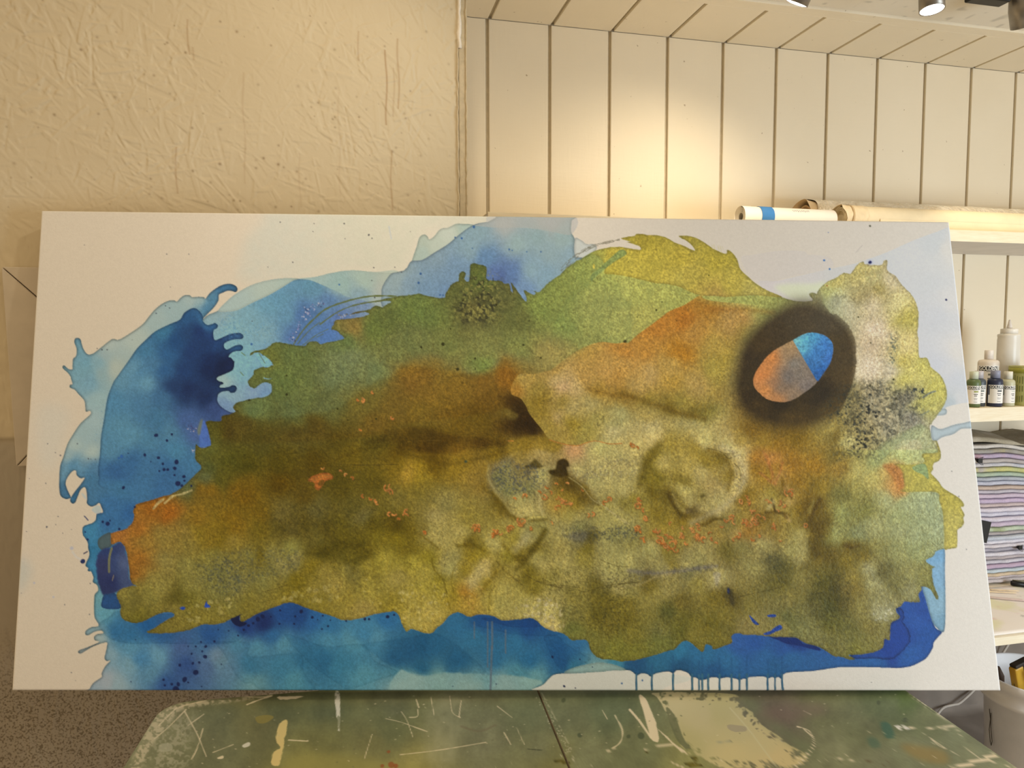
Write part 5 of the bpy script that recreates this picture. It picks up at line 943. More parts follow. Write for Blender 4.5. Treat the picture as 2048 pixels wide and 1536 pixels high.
# ================================================================== the big canvas leaning on the table and the partition
TL = np.array((-1.0273, 1.5783, 1.7324)); TR = np.array((0.9716, 1.6028, 1.7085)); BR = np.array((0.997, 1.4087, 0.7325)); BL = np.array((-1.0036, 1.3831, 0.7499))
def build_painting():
    art = paint_canvas()
    root = empty('abstract_painting', tuple((BL + BR) / 2))
    nrm = np.cross(TR - TL, BL - TL); nrm /= np.linalg.norm(nrm)          # points to the viewer
    if nrm[1] > 0: nrm = -nrm
    nx, ny = 1340, 660
    u = np.linspace(0, 1, nx); v = np.linspace(0, 1, ny)
    U_, V_ = np.meshgrid(u, v)
    P = (TL * ((1 - U_) * (1 - V_))[..., None] + TR * (U_ * (1 - V_))[..., None] + BR * (U_ * V_)[..., None] + BL * ((1 - U_) * V_)[..., None])
    # the cloth rolls over the stretcher at the rim
    d = np.minimum(np.minimum(U_, 1 - U_) * 2.0, np.minimum(V_, 1 - V_) * 1.0)
    back = np.where(d < 0.004, 0.004 - np.sqrt(np.clip(0.004 ** 2 - (0.004 - d) ** 2, 0, None)), 0.0)
    P = P - nrm * back[..., None]
    me = grid_mesh('painted_canvas', P)
    # trace space of the design: the four canvas corners
    Hm = homography([(0, 0), (1, 0), (1, 1), (0, 1)], [(82, 420.6), (1899, 443), (2002.6, 1383.3), (22.7, 1381.5)])
    X, Y = hmap(Hm, U_, V_)
    art.C = art.albedo.astype(np.float32)
    col, gr = art.sample(X, Y)
    rgba = np.empty(col.shape[:2] + (4,), np.float32); rgba[..., :3] = col; rgba[..., 3] = 0.15 + 0.85 * gr
    set_colors(me, rgba)
    m = NT('acrylic_on_canvas')
    at = m.n('ShaderNodeVertexColor'); at.layer_name = 'paint'
    m.color(at.outputs['Color'])
    tc = m.coords(); f1 = m.noise(tc, 420, 3, 0.6); f2 = m.noise(tc, 150, 4, 0.6)
    mx = m.n('ShaderNodeMix'); m.l(at.outputs['Alpha'], mx.inputs[0]); m.l(f1, mx.inputs[2]); m.l(f2, mx.inputs[3])
    b = m.bump(mx.outputs[0], at.outputs['Alpha'], 0.0022)
    m.rough(0.62); m.b.inputs['Specular IOR Level'].default_value = 0.25
    link('painted_canvas', me, m.m, root)
    # raw sides: canvas wrapped round the stretcher, and the stretcher bars behind
    M_RAW = plain('primed_canvas_edge', 'E4DACB', 0.8, 0.04, 200)
    M_BAR = plain('pine_stretcher', 'C7A878', 0.7, 0.1, 20)
    T = 0.036
    def side(a, b, name):
        a2 = a - nrm * 0.004; b2 = b - nrm * 0.004; k = -nrm * T
        c = (TL + TR + BL + BR) / 4
        def inn(p): return p + (c - p) / np.linalg.norm(c - p) * 0.004
        V = [a2, b2, b2 + k, a2 + k, inn(a2), inn(b2), inn(b2 + k), inn(a2 + k)]
        return mesh(name, V, [(0, 1, 2, 3), (4, 7, 6, 5), (0, 4, 5, 1), (1, 5, 6, 2), (2, 6, 7, 3), (3, 7, 4, 0)])
    for a, b in ((TL, TR), (TR, BR), (BR, BL), (BL, TL)):
        link('canvas_edge', side(a, b, 'canvas_edge'), M_RAW, root)
    ex = Vector((TR - TL)).normalized(); ey = Vector((BL - TL)).normalized(); en = Vector(-nrm)
    Lx, Ly = np.linalg.norm(TR - TL), np.linalg.norm(BL - TL)
    o0 = Vector(TL) + en * 0.012 + ex * 0.006 + ey * 0.006
    for o, lx, ly in ((o0, Lx - 0.012, 0.045), (o0 + ey * (Ly - 0.06), Lx - 0.012, 0.045), (o0, 0.045, Ly - 0.012), (o0 + ex * (Lx - 0.06), 0.045, Ly - 0.012), (o0 + ex * (Lx / 2), 0.045, Ly - 0.012)):
        link('stretcher_bar', frame_box(o, ex, ey, en, lx, ly, 0.024, 0.001, 'stretcher_bar'), M_BAR, root)
    tag(root, 'large abstract painting of blue washes under an olive ochre mass with an oval eye', 'painting')
    return root
build_painting()

# ================================================================== the paint-stained folding table
TZ = 0.7235
TK = (CZ - TZ) / 0.722        # the top was surveyed at 0.735 m
def paint_table():
    s = Sheet(200, 1376, 2048, 1546, '6E7355')
    n1 = value_noise((s.H, s.W), 3, 61, 2); n2 = value_noise((s.H, s.W), 26, 62, 3); n3 = value_noise((s.H, s.W), 90, 63, 2)
    base = s.field(cpts("""P 500,120,666C52 800,100,5C6348 1000,120,5E664C 1300,110,666C54 1600,150,70755C 1900,150,687056 300,200,7A7E62 500,300,6A6F54 700,180,6A6B4A 1000,280,6E7048 900,370,838350 1200,300,74754E 1400,370,8C8A58 1300,200,666C4C 1700,250,747860 1950,300,72775C 2000,350,7A7A50
Q 200,150,687056 400,120,5C6850 500,250,6E7558 300,300,767C60 150,300,747856 950,100,6A6A58 1050,150,6A6456 1250,120,6C7052 1400,200,6A7054 1500,100,5E6A4C 1600,280,787E62 1300,300,7C8064 1800,300,747A5E 1900,330,7A7F64 1450,330,7C8066 700,340,86885C R 300,200,56683E 600,500,687050 1000,800,747C60 1500,1000,747C62"""), 1.0, 1.6, 100)
    s.C = base * (1 + (n2 - 0.5)[..., None] * 0.22 + (n1 - 0.5)[..., None] * 0.10)
    # blurred light smear and pale yellow sweep
    s.put(blur(s.shape('P 1480,100 1620,90 1560,390 1440,390'), 12) * n2, '9A9C82', 0.7)
    s.put(blur(s.shape('P 820,360 1000,320 1300,370 1450,390 1400,420 860,420'), 10), '8F8C50', 0.7)
    rag = np.clip((value_noise((s.H, s.W), 7, 66, 2) - 0.28) * 6, 0, 1)
    sw = s.shape('Q 578,50 880,55 905,90 960,130 1000,180 1060,220 1110,260 1180,300 1150,340 1060,352 850,352 740,300 690,280 640,180 590,80', 5, 0.7)
    s.put(sw * np.maximum(rag, blur(sw, 14) > 0.9), s.field(cpts('Q 650,90,BCB692 750,150,BAB48E 850,120,B4B084 900,200,BAB48A 1000,250,BEB68A 900,300,C2B88A 1050,320,C4B688 700,250,B0AC80')), 0.95)
    s.put(blur(s.shape('Q 905,70 960,130 1060,220 1180,300 1230,300 1100,190 960,80'), 7), '6E7A5A', 0.5)
    s.put(s.shape('Q 615,110 650,140 690,240 715,265 700,280 660,240 630,170', 4, 0.6), '646A4E', 0.85)
    s.put(s.shape('Q 860,180 930,185 935,205 880,205', 4, 0.5), '9A9480', 0.8)
    s.stroke('Q 870,110 940,190 1000,270 1060,350', 2.2, 'C2C0A0', 0.7, 1.2)
    s.stroke('Q 800,245 850,248 890,235', 1.6, '8E9484', 0.6, 1.2)
    W = 'D8CDB2'
    s.put(s.shape('Q 508,60 535,75 560,130 580,185 585,245 560,240 545,200 520,110', 4, 0.5), W, 0.95); s.stroke('Q 470,118 510,165 555,230', 4.5, W, 0.9)
    s.put(s.shape('Q 580,195 620,225 650,255 700,290 680,290 640,255 600,215', 4, 0.5), W, 0.9)
    s.put(s.shape('P 790,205 815,178 832,185 820,260 810,310 800,360 790,380 760,375 770,320 800,300 780,270', 4, 0.6), 'C9B97E', 0.95)
    s.stroke('P 835,265 920,270', 2.4, W, 0.8)
    s.put(s.shape('P 1040,60 1062,60 1065,180 1058,228 1048,160', 4, 0.8) * np.clip(rag + 0.4, 0, 1), 'D6D6CC', 0.85)
    s.put(s.shape('P 690,165 740,155 770,165 735,190 700,190'), '8E8240', 0.6)
    s.put(s.shape('P 785,75 840,72 905,72 850,86 800,86', 4, 0.5), W, 0.85)
    s.stroke('Q 1140,185 1190,205 1205,260 1160,320 1130,350', 2.2, W, 0.85, seed=1, wv=0.6); s.stroke('Q 1165,195 1200,225', 2.5, W, 0.8)
    for p, w in (('P 1265,170 1330,185 1400,210 1450,228', 1.8), ('P 1335,140 1360,180 1385,250', 1.8), ('P 1330,330 1500,310 1710,275', 1.6), ('P 1205,240 1170,350', 1.4), ('P 1790,232 1820,285', 2.0), ('P 1760,115 1825,165', 1.8), ('P 1550,70 1560,140 1595,165', 1.8), ('P 1600,90 1590,160', 1.8), ('P 1465,75 1480,155', 1.6), ('P 1400,85 1412,120', 3), ('P 1370,165 1405,160 1408,130', 2), ('P 1845,210 1880,285', 1.2),
                 ('P 540,65 700,75 760,68', 2), ('P 650,108 710,85 760,70', 2.4), ('P 375,140 430,240 470,338', 2.4), ('P 380,130 300,210 240,260', 2.0), ('P 460,150 390,200', 1.8), ('P 455,215 430,300 405,350', 2.2), ('P 340,120 260,200', 2.2), ('P 470,90 380,110 330,130', 2.0), ('P 500,320 590,285', 1.6),
                 ('Q 1590,190 1700,192 1800,186', 1.6), ('Q 1705,187 1765,182', 2.6), ('Q 1675,233 1730,270', 1.8), ('Q 1815,272 1880,320', 1.8), ('Q 1285,310 1390,325', 2.0), ('Q 360,120 380,155', 1.6), ('Q 410,140 440,200 430,250 380,285', 3.0), ('Q 530,275 640,255', 3.4), ('Q 1165,122 1195,137', 1.6), ('Q 640,330 690,352', 2.5), ('R 300,650 700,660 1050,690', 1.2), ('R 620,815 740,920 850,970', 2.0), ('R 880,875 1030,870', 1.8), ('R 760,885 820,880', 1.6), ('R 950,1020 1020,1055', 1.6), ('R 1710,1080 1800,1120', 2.0), ('R 1880,1205 2030,1260', 2.0), ('R 1720,1215 1850,1255', 1.8), ('R 1470,1150 1660,1190', 2.0), ('R 1490,940 1600,1010 1660,1040', 2.6)):
        s.stroke(p, w, W, 0.72, 1.0, seed=int(w * 10), wv=0.5)
    s.put(s.shape('R 900,1260 1050,1230 1300,1140 1420,1120 1480,1070 1640,1040 1650,1070 1500,1150 1350,1180 1200,1240 1000,1290', 4, 0.5), 'D8CBAE', 0.95)
    s.put(s.shape('R 80,630 150,620 180,660 130,680', 3), 'DCDCD2', 0.95); s.put(s.shape('R 190,630 240,625 295,655 230,675', 3), 'DCDCD2', 0.95)
    s.put(blur(s.shape('Q 1555,260 1640,265 1730,285 1745,330 1690,335 1610,310'), 5), '8C7A48', 0.75)
    s.put(blur(s.shape('Q 990,120 1200,90 1260,130 1050,170', 4), 8), '726058', 0.5)
    s.put(blur(s.shape('Q 1475,170 1510,175 1530,225 1495,230'), 1), '3C6254', 0.75); s.put(blur(s.shape('Q 1420,235 1450,230 1475,262 1440,272'), 2), '4E6856', 0.7)
    s.dots('Q 270,220,9 205,80,9 515,222,14 1465,90,8 1570,160,10 465,225,8', '48523E', 1.5, 0.8); s.dots('P 1278,317,7 1290,375,12 1310,380,10 1250,380,8', '8A4A28', 1.5, 0.7)
    for q in ('Q 165,325 200,320 240,335 210,335', 'Q 715,310 735,308 748,318 725,322', 'Q 690,335 730,330 765,345 720,350', 'Q 525,285 545,282 540,290'):
        s.put(s.shape(q, 4), '7C7430', 0.85, 0.4)
    s.stroke('Q 1380,320 1440,325 1505,322 1480,345', 1.0, '5A4E38', 0.8); s.stroke('Q 60,275 120,280', 1.2, '3E4430', 0.8); s.stroke('P 1600,205 1680,225 1750,200', 4, '6A6350', 0.5, 3); s.stroke('P 1900,305 1950,310', 1.2, '3A3E30', 0.8)
    s.put(s.shape('P 260,290 310,280 320,310 270,320', 3, 0.8), 'A8AA98', 0.6); s.put(s.shape('P 520,345 545,335 545,348 525,350', 3), W, 0.85); s.put(s.shape('P 630,290 660,275 665,290 640,300', 3), 'CFCFC4', 0.85)
    r = np.random.default_rng(12)
    for k in range(260):
        x = r.uniform(280, 2040); y = r.uniform(1388, 1545); L = r.uniform(0.7, 2.2)
        s.stamp(x, y, L, L * 0.5, r.uniform(-0.5, 0.8), r.choice(['C8C0A4', 'B5B294', 'D8D0B8', '565C46']), 0.7, 0.8)
    # worn white rims, scraped corner
    scr = np.clip((value_noise((s.H, s.W), 5, 71, 2) - 0.45) * 7, 0, 1)
    s.put(blur(s.shape('P 130,390 170,300 240,170 300,120 380,100 640,75 760,62 740,75 640,90 420,120 350,140 300,200 230,290 180,390'), 2) * np.clip(scr + 0.2, 0, 1), 'C2BBA2', 0.7)
    s.put(blur(s.shape('P 200,390 250,260 340,170 420,150 400,250 380,390'), 12) * scr, 'A4A48E', 0.6)
    s.put(blur(s.shape('R 280,130 400,110 700,330 960,520 1300,760 1600,960 2048,1250 2048,1269 1900,1269 1700,1040 1500,920 1200,720 960,600 700,440 300,160'), 2) * np.clip(scr + 0.3, 0, 1), 'CFC6B2', 0.75)
    s.stroke('R 400,120 960,490 1500,840 2048,1200', 3.2, 'E2D8C4', 0.9, 1.0); s.stroke('R 310,160 680,420', 1.6, '4A5238', 0.8)
    # crumbs along the fold
    for k in range(60):
        f = r.random(); x = 1078 + f * 82 - r.exponential(5); y = 1388 + f * 148
        s.stamp(x, y, r.uniform(0.6, 2.2), 0.8, r.uniform(0, 3), 'C8C4B0', 0.7, 0.8)
    s.stroke('X 1083,1386 1162,1536', 3.0, 'B8B49C', 0.5, 1.5, seed=2, dash=5)
    s.C = np.clip(s.C, 0.01, 1)
    return s
def build_table():
    root = empty('folding_table', (0.06, 1.05, 0.0))
    yaw = 0.164
    ax = Vector((math.cos(yaw), math.sin(yaw), 0)); ay = Vector((-math.sin(yaw), math.cos(yaw), 0))
    A = Vector((-0.688 * TK, 1.362 * TK, 0))                # back left corner
    L, D = 1.475 * TK, 0.74
    sh = paint_table()
    # trace space -> table plane (four surveyed points of the top)
    Hm = homography([(x * TK, y * TK) for x, y in ((-0.6724, 1.3642), (-0.6436, 1.1499), (0.8604, 1.1537), (0.8138, 1.3963))], [(345, 1405), (258, 1536), (2048, 1530), (1830, 1386)])
    R0 = 0.055
    m = NT('stained_green_table_paint')
    at = m.n('ShaderNodeVertexColor'); at.layer_name = 'paint'; m.color(at.outputs['Color'])
    f = m.noise(m.coords(), 300, 3); m.bump(f, 0.12, 0.001); m.rough(0.5)
    M_RIM = plain('worn_white_plastic_rim', 'C9C0AC', 0.55, 0.08, 40)
    def half(x0, x1, rl, rr):
        xs = np.linspace(x0, x1, 420); ys = np.concatenate([np.linspace(0, 0.30, 240), np.linspace(0.30, D, 60)[1:]])
        Xm, Ym = np.meshgrid(xs, ys)
        # rounded outer corners: pull rows in
        def inset(y):
            e = np.zeros_like(y)
            k = np.minimum(y, D - y); q = k < R0
            e[q] = R0 - np.sqrt(np.clip(R0 ** 2 - (R0 - k[q]) ** 2, 0, None)); return e
        ins = inset(ys)[:, None]
        lo = x0 + (ins if rl else 0) ; hi = x1 - (ins if rr else 0)
        Xm = lo + (Xm - x0) / (x1 - x0) * (hi - lo)
        P = np.zeros(Xm.shape + (3,))
        for k in range(3): P[..., k] = A[k] + ax[k] * Xm - ay[k] * Ym + (TZ if k == 2 else 0)
        me = grid_mesh('table_top', P)
        tx, ty = hmap(Hm, P[..., 0], P[..., 1])
        col, _ = sh.sample(tx, ty)
        out = ((ty > 1546) | (tx < 200) | (tx > 2048))
        nz = value_noise(Xm.shape, 9, 88, 2)[..., None]
        plainc = np.array(hexc('6E7458')) * (0.85 + 0.3 * nz)
        k = np.clip((ty - 1540) / 6, 0, 1)[..., None]; k = np.maximum(k, np.clip((tx - 2040) / 7, 0, 1)[..., None])
        col = col * (1 - k) + plainc * k
        rgba = np.ones(col.shape[:2] + (4,)); rgba[..., :3] = to_linear(np.clip(col * np.array([1.21, 1.22, 1.27]), 0, 1))
        set_colors(me, rgba)
        top = link('table_top', me, m.m, root)
        # moulded body under the painted skin
        n = 10; pl = []
        for cx, cy, a0, rd in ((x0, 0, 180, rl), (x1, 0, 90, rr), (x1, D, 0, rr), (x0, D, -90, rl)):
            if rd:
                ccx = cx + (R0 if cx == x0 else -R0); ccy = cy + (R0 if cy == 0 else -R0)
                for i in range(n + 1):
                    a = math.radians(a0 - 90 * i / n); pl.append((ccx + R0 * math.cos(a), ccy - R0 * math.sin(a)))
            else: pl.append((cx, cy))
        N = len(pl); V = []
        for z in (TZ - 0.0008, TZ - 0.04): V += [A + ax * p[0] - ay * p[1] + UZ * z for p in pl]
        F = [tuple(range(N)), tuple(range(2 * N - 1, N - 1, -1))] + [(i, i + N, (i + 1) % N + N, (i + 1) % N) for i in range(N)]
        mb = mesh('table_body', V, F); bmx = bmesh.new(); bmx.from_mesh(mb); bmesh.ops.recalc_face_normals(bmx, faces=bmx.faces); bmx.to_mesh(mb); bmx.free()
        link('table_body', mb, M_RIM, root)
    half(0, L / 2 - 0.0022, True, False); half(L / 2 + 0.0022, L, False, True)
    M_LEG = plain('grey_steel_tube', '6A6A68', 0.4, 0.05, 50, 0, 0.6)
    for x in (0.14, L - 0.14):
        for y in (0.09, D - 0.09):
            p = A + ax * x - ay * y
            link('leg', tube([p + UZ * 0.0, p + UZ * 0.69], 0.014, 14, 'leg'), M_LEG, root, True)
        p0 = A + ax * x - ay * 0.09; p1 = A + ax * x - ay * (D - 0.09)
        link('crossbar', tube([p0 + UZ * 0.25, p1 + UZ * 0.25], 0.011, 12, 'crossbar'), M_LEG, root, True)
        link('crossbar', tube([p0 + UZ * 0.675, p1 + UZ * 0.675], 0.011, 12, 'crossbar'), M_LEG, root, True)
    tag(root, 'green folding table with scratches, spilled paint and a centre fold', 'table')
build_table()
# ================================================================== shelves and the desk along the plank wall
def mat_pine(name, c0, c1):
    m = NT(name); v = m.coords((1.0, 1.0, 6.0)); f = m.noise(v, 14, 5, 0.6); g = m.noise(m.coords((0.6, 0.6, 12)), 30, 3)
    a = m.ramp(f, [(0.35, lin(hexc(c0))), (0.65, lin(hexc(c1)))])
    m.color(m.mix(0.25, a, m.ramp(g, [(0.4, (0.82, 0.72, 0.58)), (0.6, (1, 1, 1))]), 'MULTIPLY')); m.rough(0.6); m.bump(f, 0.1, 0.001); return m.m
M_PINE = mat_pine('pale_pine', 'E6DAC0', 'EBE2CC')
M_PAINTB = plain('lilac_grey_painted_board', 'D2CCC6', 0.6, 0.06, 12)
def shelf(name, t0, t1, s1, z0, z1, label, cap=None):
    root = empty(name, wp((t0 + t1) / 2, s1 / 2, z0))
    link('board', wbox(t0, t1, 0.0012, s1 - 0.002, z0, z1 - 0.004, 0.001, 'board'), M_PAINTB, root)
    link('pine_lipping', wbox(t0, t1, s1 - 0.0019, s1, z0 + 0.0003, z1 - 0.003, 0.0006, 'pine_lipping'), M_PINE, root)
    link('pine_top', wbox(t0, t1, 0.0012, s1, z1 - 0.0038, z1, 0.0006, 'pine_top'), M_PINE, root)
    for t in (t0 + 0.5, t1 - 0.35):
        link('bracket', wbox(t, t + 0.025, 0.0012, 0.18, z0 - 0.02, z0 - 0.0003, 0.002, 'bracket'), M_PAINTB, root)
    tag(root, label, 'shelf'); return root
shelf('wall_shelf', -0.06, 3.0, 0.302, 1.7605, 1.7975, 'long pine wall shelf carrying the paper and fabric rolls')
SZ = 1.2135
shelf('wall_shelf', 0.95, 3.0, 0.300, 1.167, SZ, 'pine wall shelf holding paint bottles above the cloth stack')
DZ = 0.576
def desk():
    root = empty('work_desk', wp(1.9, 0.3, 0))
    link('desk_top', wbox(0.95, 3.0, 0.0012, 0.598, DZ - 0.024, DZ, 0.0015, 'desk_top'), plain('cream_laminate', 'E2D9C6', 0.45, 0.05, 10), root)
    link('edge_band', wbox(0.95, 3.0, 0.5985, 0.601, DZ - 0.0255, DZ - 0.0005, 0.0006, 'edge_band'), M_PINE, root)
    M = plain('grey_desk_leg', '8C857C', 0.5)
    for t in (0.98, 2.92):
        for s in (0.04, 0.54):
            link('leg', wbox(t, t + 0.04, s, s + 0.04, 0.0, DZ - 0.0245, 0.002, 'leg'), M, root)
    link('back_rail', wbox(0.98, 2.96, 0.02, 0.038, DZ - 0.11, DZ - 0.0245, 0.002, 'back_rail'), M, root)
    tag(root, 'cream topped work desk under the cloth stack with pine front edge', 'desk')
desk()

# ================================================================== rolls on the upper shelf
RZ = 1.7975
def spiral_end(c, axis, r0, r1, turns, th, w, name):
    """strip of paper wound in a spiral, seen at the end of a roll"""
    a = UZ; b = axis.cross(a); n = int(turns * 28); V = []; F = []
    for i in range(n + 1):
        f = i / n; r = r0 + (r1 - r0) * f; ang = 2 * math.pi * turns * f
        d = a * math.cos(ang) + b * math.sin(ang)
        for (rr, h) in ((r, 0), (r + th, 0), (r + th, w), (r, w)): V.append(c + d * rr + axis * h)
    for i in range(n):
        for k in range(4):
            F.append((i * 4 + k, i * 4 + (k + 1) % 4, (i + 1) * 4 + (k + 1) % 4, (i + 1) * 4 + k))
    return mesh(name, V, F)
M_PAPERW = plain('white_roll_paper', 'ECE6DC', 0.6, 0.02, 10)
def white_roll():
    r = 0.0325; c = wp(0.772, 0.2, RZ + r); L = 0.325
    root = empty('paper_roll', wp(0.94, 0.2, RZ))
    link('outer_sheet', lathe([(r, 0), (r, L)], c, 48, E1, 'outer_sheet', False), M_PAPERW, root, True)
    link('wound_edges', spiral_end(c, E1, 0.012, r - 0.0016, 6, 0.0011, 0.05, 'wound_edges'), M_PAPERW, root)
    link('outer_flap', lathe([(r + 0.0008, -0.004), (r + 0.0008, 0.028)], c, 48, E1, 'outer_flap', False), M_PAPERW, root, True)
    link('core_wall', lathe([(0.0115, 0.0), (0.0115, L)], c, 32, E1, 'core_wall', False), plain('grey_inner_paper', '9A948A', 0.8), root, True)
    tp = link('blue_tape', lathe([(r + 0.0011, 0.055), (r + 0.0015, 0.0555), (r + 0.0015, 0.0985), (r + 0.0011, 0.099)], c, 48, E1, 'blue_tape', False), plain('blue_masking_tape', '3F7FBE', 0.6, 0.05, 80), root, True)
    tp['label'] = 'band of blue masking tape'
    # faint pencil scribble on the sheet
    M = plain('pencil_mark', 'B4B2B8', 0.8); rr = random.Random(4); P = []
    for i in range(26):
        a = math.radians(-52 + 7 * math.sin(i * 1.9) + rr.uniform(-2, 2)); d = UZ * math.cos(a) - E2 * math.sin(a)
        P.append(c + E1 * (0.165 + i * 0.0024) + d * (r + 0.0006))
    link('pencil_scribble', tube(P, 0.0005, 5, 'pencil_scribble'), M, root)
    tag(root, 'white paper roll held by a band of blue tape on the upper shelf', 'paper roll')
white_roll()
def wavy_roll(name, t0, t1, s, r, z, mat, seed, amp, flat=1.0, n=44, m=90, taper=0.0):
    rr = np.random.default_rng(seed); V = []; F = []
    ph = rr.uniform(0, 6, 6); fr = rr.uniform(2, 9, 6); ka = rr.integers(2, 9, 6)
    for j in range(m + 1):
        f = j / m; t = t0 + (t1 - t0) * f
        for i in range(n):
            a = 2 * math.pi * i / n
            w = sum(math.sin(fr[q] * f * 5 + ka[q] * a + ph[q]) for q in range(6)) / 6
            R = r * (1 + amp * w) * (1 + taper * max(0, 1 - f * 14))
            V.append(wp(t + 0.006 * math.sin(3 * a + seed) * (j == 0), s + R * math.sin(a), z + R * flat * math.cos(a)))
    for j in range(m):
        for i in range(n):
            k = (i + 1) % n; F.append((j * n + i, (j + 1) * n + i, (j + 1) * n + k, j * n + k))
    return mesh(name, V, F)
def mat_bubble():
    m = NT('bubble_wrap_film'); v = m.n('ShaderNodeTexVoronoi'); v.inputs['Scale'].default_value = 95; m.l(m.coords(), v.inputs['Vector'])
    f = m.noise(m.coords(), 25, 4)
    m.color(m.ramp(f, [(0.35, lin(hexc('D9CBB2'))), (0.6, lin(hexc('EFE6D4')))])); m.rough(0.22); m.b.inputs['Specular IOR Level'].default_value = 0.7
    m.bump(v.outputs['Distance'], 0.7, 0.006); return m.m
def bubble_roll():
    root = empty('bubble_wrap_roll', wp(1.9, 0.09, RZ)); r = 0.057; z = RZ + r * 1.02
    link('wrap', wavy_roll('wrap', 1.085, 2.75, 0.092, r, z + 0.004, mat_bubble(), 5, 0.055), mat_bubble(), root, True)
    link('kraft_liner', wavy_roll('kraft_liner', 1.063, 1.35, 0.092, r * 0.9, z + 0.004, None, 8, 0.05, 1, 40, 20, 0.10), plain('kraft_paper', 'D8BF9A', 0.7, 0.08, 30), root, True)
    link('tube', lathe([(0.04, 0), (0.034, 0), (0.034, 0.5), (0.04, 0.5)], wp(1.075, 0.092, z), 40, E1, 'tube', False), plain('brown_card_tube', 'A98C68', 0.8, 0.1, 40), root, True)
    link('bore', lathe([(0.0335, 0.12), (0.001, 0.12)], wp(1.075, 0.092, z), 40, E1, 'bore', False), plain('tube_plug', '8C7050', 0.9), root)
    tag(root, 'long roll wrapped in clear bubble wrap with open card tube, rearmost on shelf', 'wrapped roll')
bubble_roll()
def muslin_roll():
    root = empty('muslin_roll', wp(1.9, 0.215, RZ)); r = 0.0375; z = RZ + r + 0.0035
    M = plain('cream_muslin', 'EAD9B6', 0.75, 0.05, 18, 0.15)
    link('cloth', wavy_roll('cloth', 1.135, 2.75, 0.215, r * 0.985, z, M, 15, 0.02), M, root, True)
    link('gathered_end', wavy_roll('gathered_end', 1.112, 1.20, 0.215, r * 1.0, z + 0.001, M, 21, 0.06, 1, 44, 16, 0.06), plain('creased_cream_paper', 'E6D2AE', 0.7, 0.08, 40, 0.3), root, True)
    link('wound_edges', spiral_end(wp(1.118, 0.215, z), E1, 0.02, r - 0.004, 4, 0.0012, 0.04, 'wound_edges'), M, root)
    link('end_paper', lathe([(0.0005, 0.0), (r - 0.005, 0.002)], wp(1.128, 0.215, z), 36, E1, 'end_paper', False), M, root)
    link('rubber_band', lathe([(r + 0.0022, 0.0), (r + 0.0022, 0.006)], wp(1.1395, 0.215, z + 0.0005), 44, E1, 'rubber_band', False), plain('tan_band', 'C2A67C', 0.7), root, True)
    link('loose_hem', wbox(1.24, 2.75, 0.252, 0.2535, RZ + 0.004, RZ + 0.034, 0.0004, 'loose_hem'), M, root)
    tag(root, 'long cream muslin roll with gathered end, frontmost on the upper shelf', 'fabric roll')
muslin_roll()

# ================================================================== paint bottles
def rot_to_camera(p):
    d = Vector((0, 0, 0)) - Vector((p.x, p.y, 0)); return math.atan2(d.x, -d.y)
def curve_text(txt, size, name):
    cu = bpy.data.curves.new(name, 'FONT'); cu.body = txt; cu.size = size; cu.align_x = 'CENTER'; cu.align_y = 'CENTER'; cu.resolution_u = 3; cu.offset = size * 0.02
    tmp = bpy.data.objects.new('tmp', cu); COL.objects.link(tmp)
    dg = bpy.context.evaluated_depsgraph_get(); dg.update()
    me = bpy.data.meshes.new_from_object(tmp.evaluated_get(dg)); bpy.data.objects.remove(tmp); bpy.data.curves.remove(cu)
    return me
def wrap_text(txt, size, c, r, z, face, offset_ang, name, squash=1.0):
    me = curve_text(txt, size, name)
    bm = bmesh.new(); bm.from_mesh(me); bmesh.ops.triangulate(bm, faces=bm.faces)
    for v in bm.verts:
        a = face + offset_ang + v.co.x * squash / r; zz = z + v.co.y
        v.co = Vector((c.x + math.sin(a) * r, c.y - math.cos(a) * r, zz))
    bm.to_mesh(me); bm.free(); return me
def band(c, r, z0, z1, a0, a1, name, n=24):
    V = []; F = []
    for i in range(n + 1):
        a = a0 + (a1 - a0) * i / n
        for z in (z0, z1): V.append((c.x + math.sin(a) * r, c.y - math.cos(a) * r, z))
    for i in range(n): F.append((2 * i, 2 * i + 2, 2 * i + 3, 2 * i + 1))
    return mesh(name, V, F)
M_INK = plain('black_label_ink', '1E1E20', 0.5); M_WTXT = plain('white_label_letters', 'F0EEEA', 0.5, 0.02); M_LABEL = plain('white_paper_label', 'E9E5E0', 0.5, 0.02, 30)
M_GREYINK = plain('grey_label_ink', '7A7A7E', 0.5)
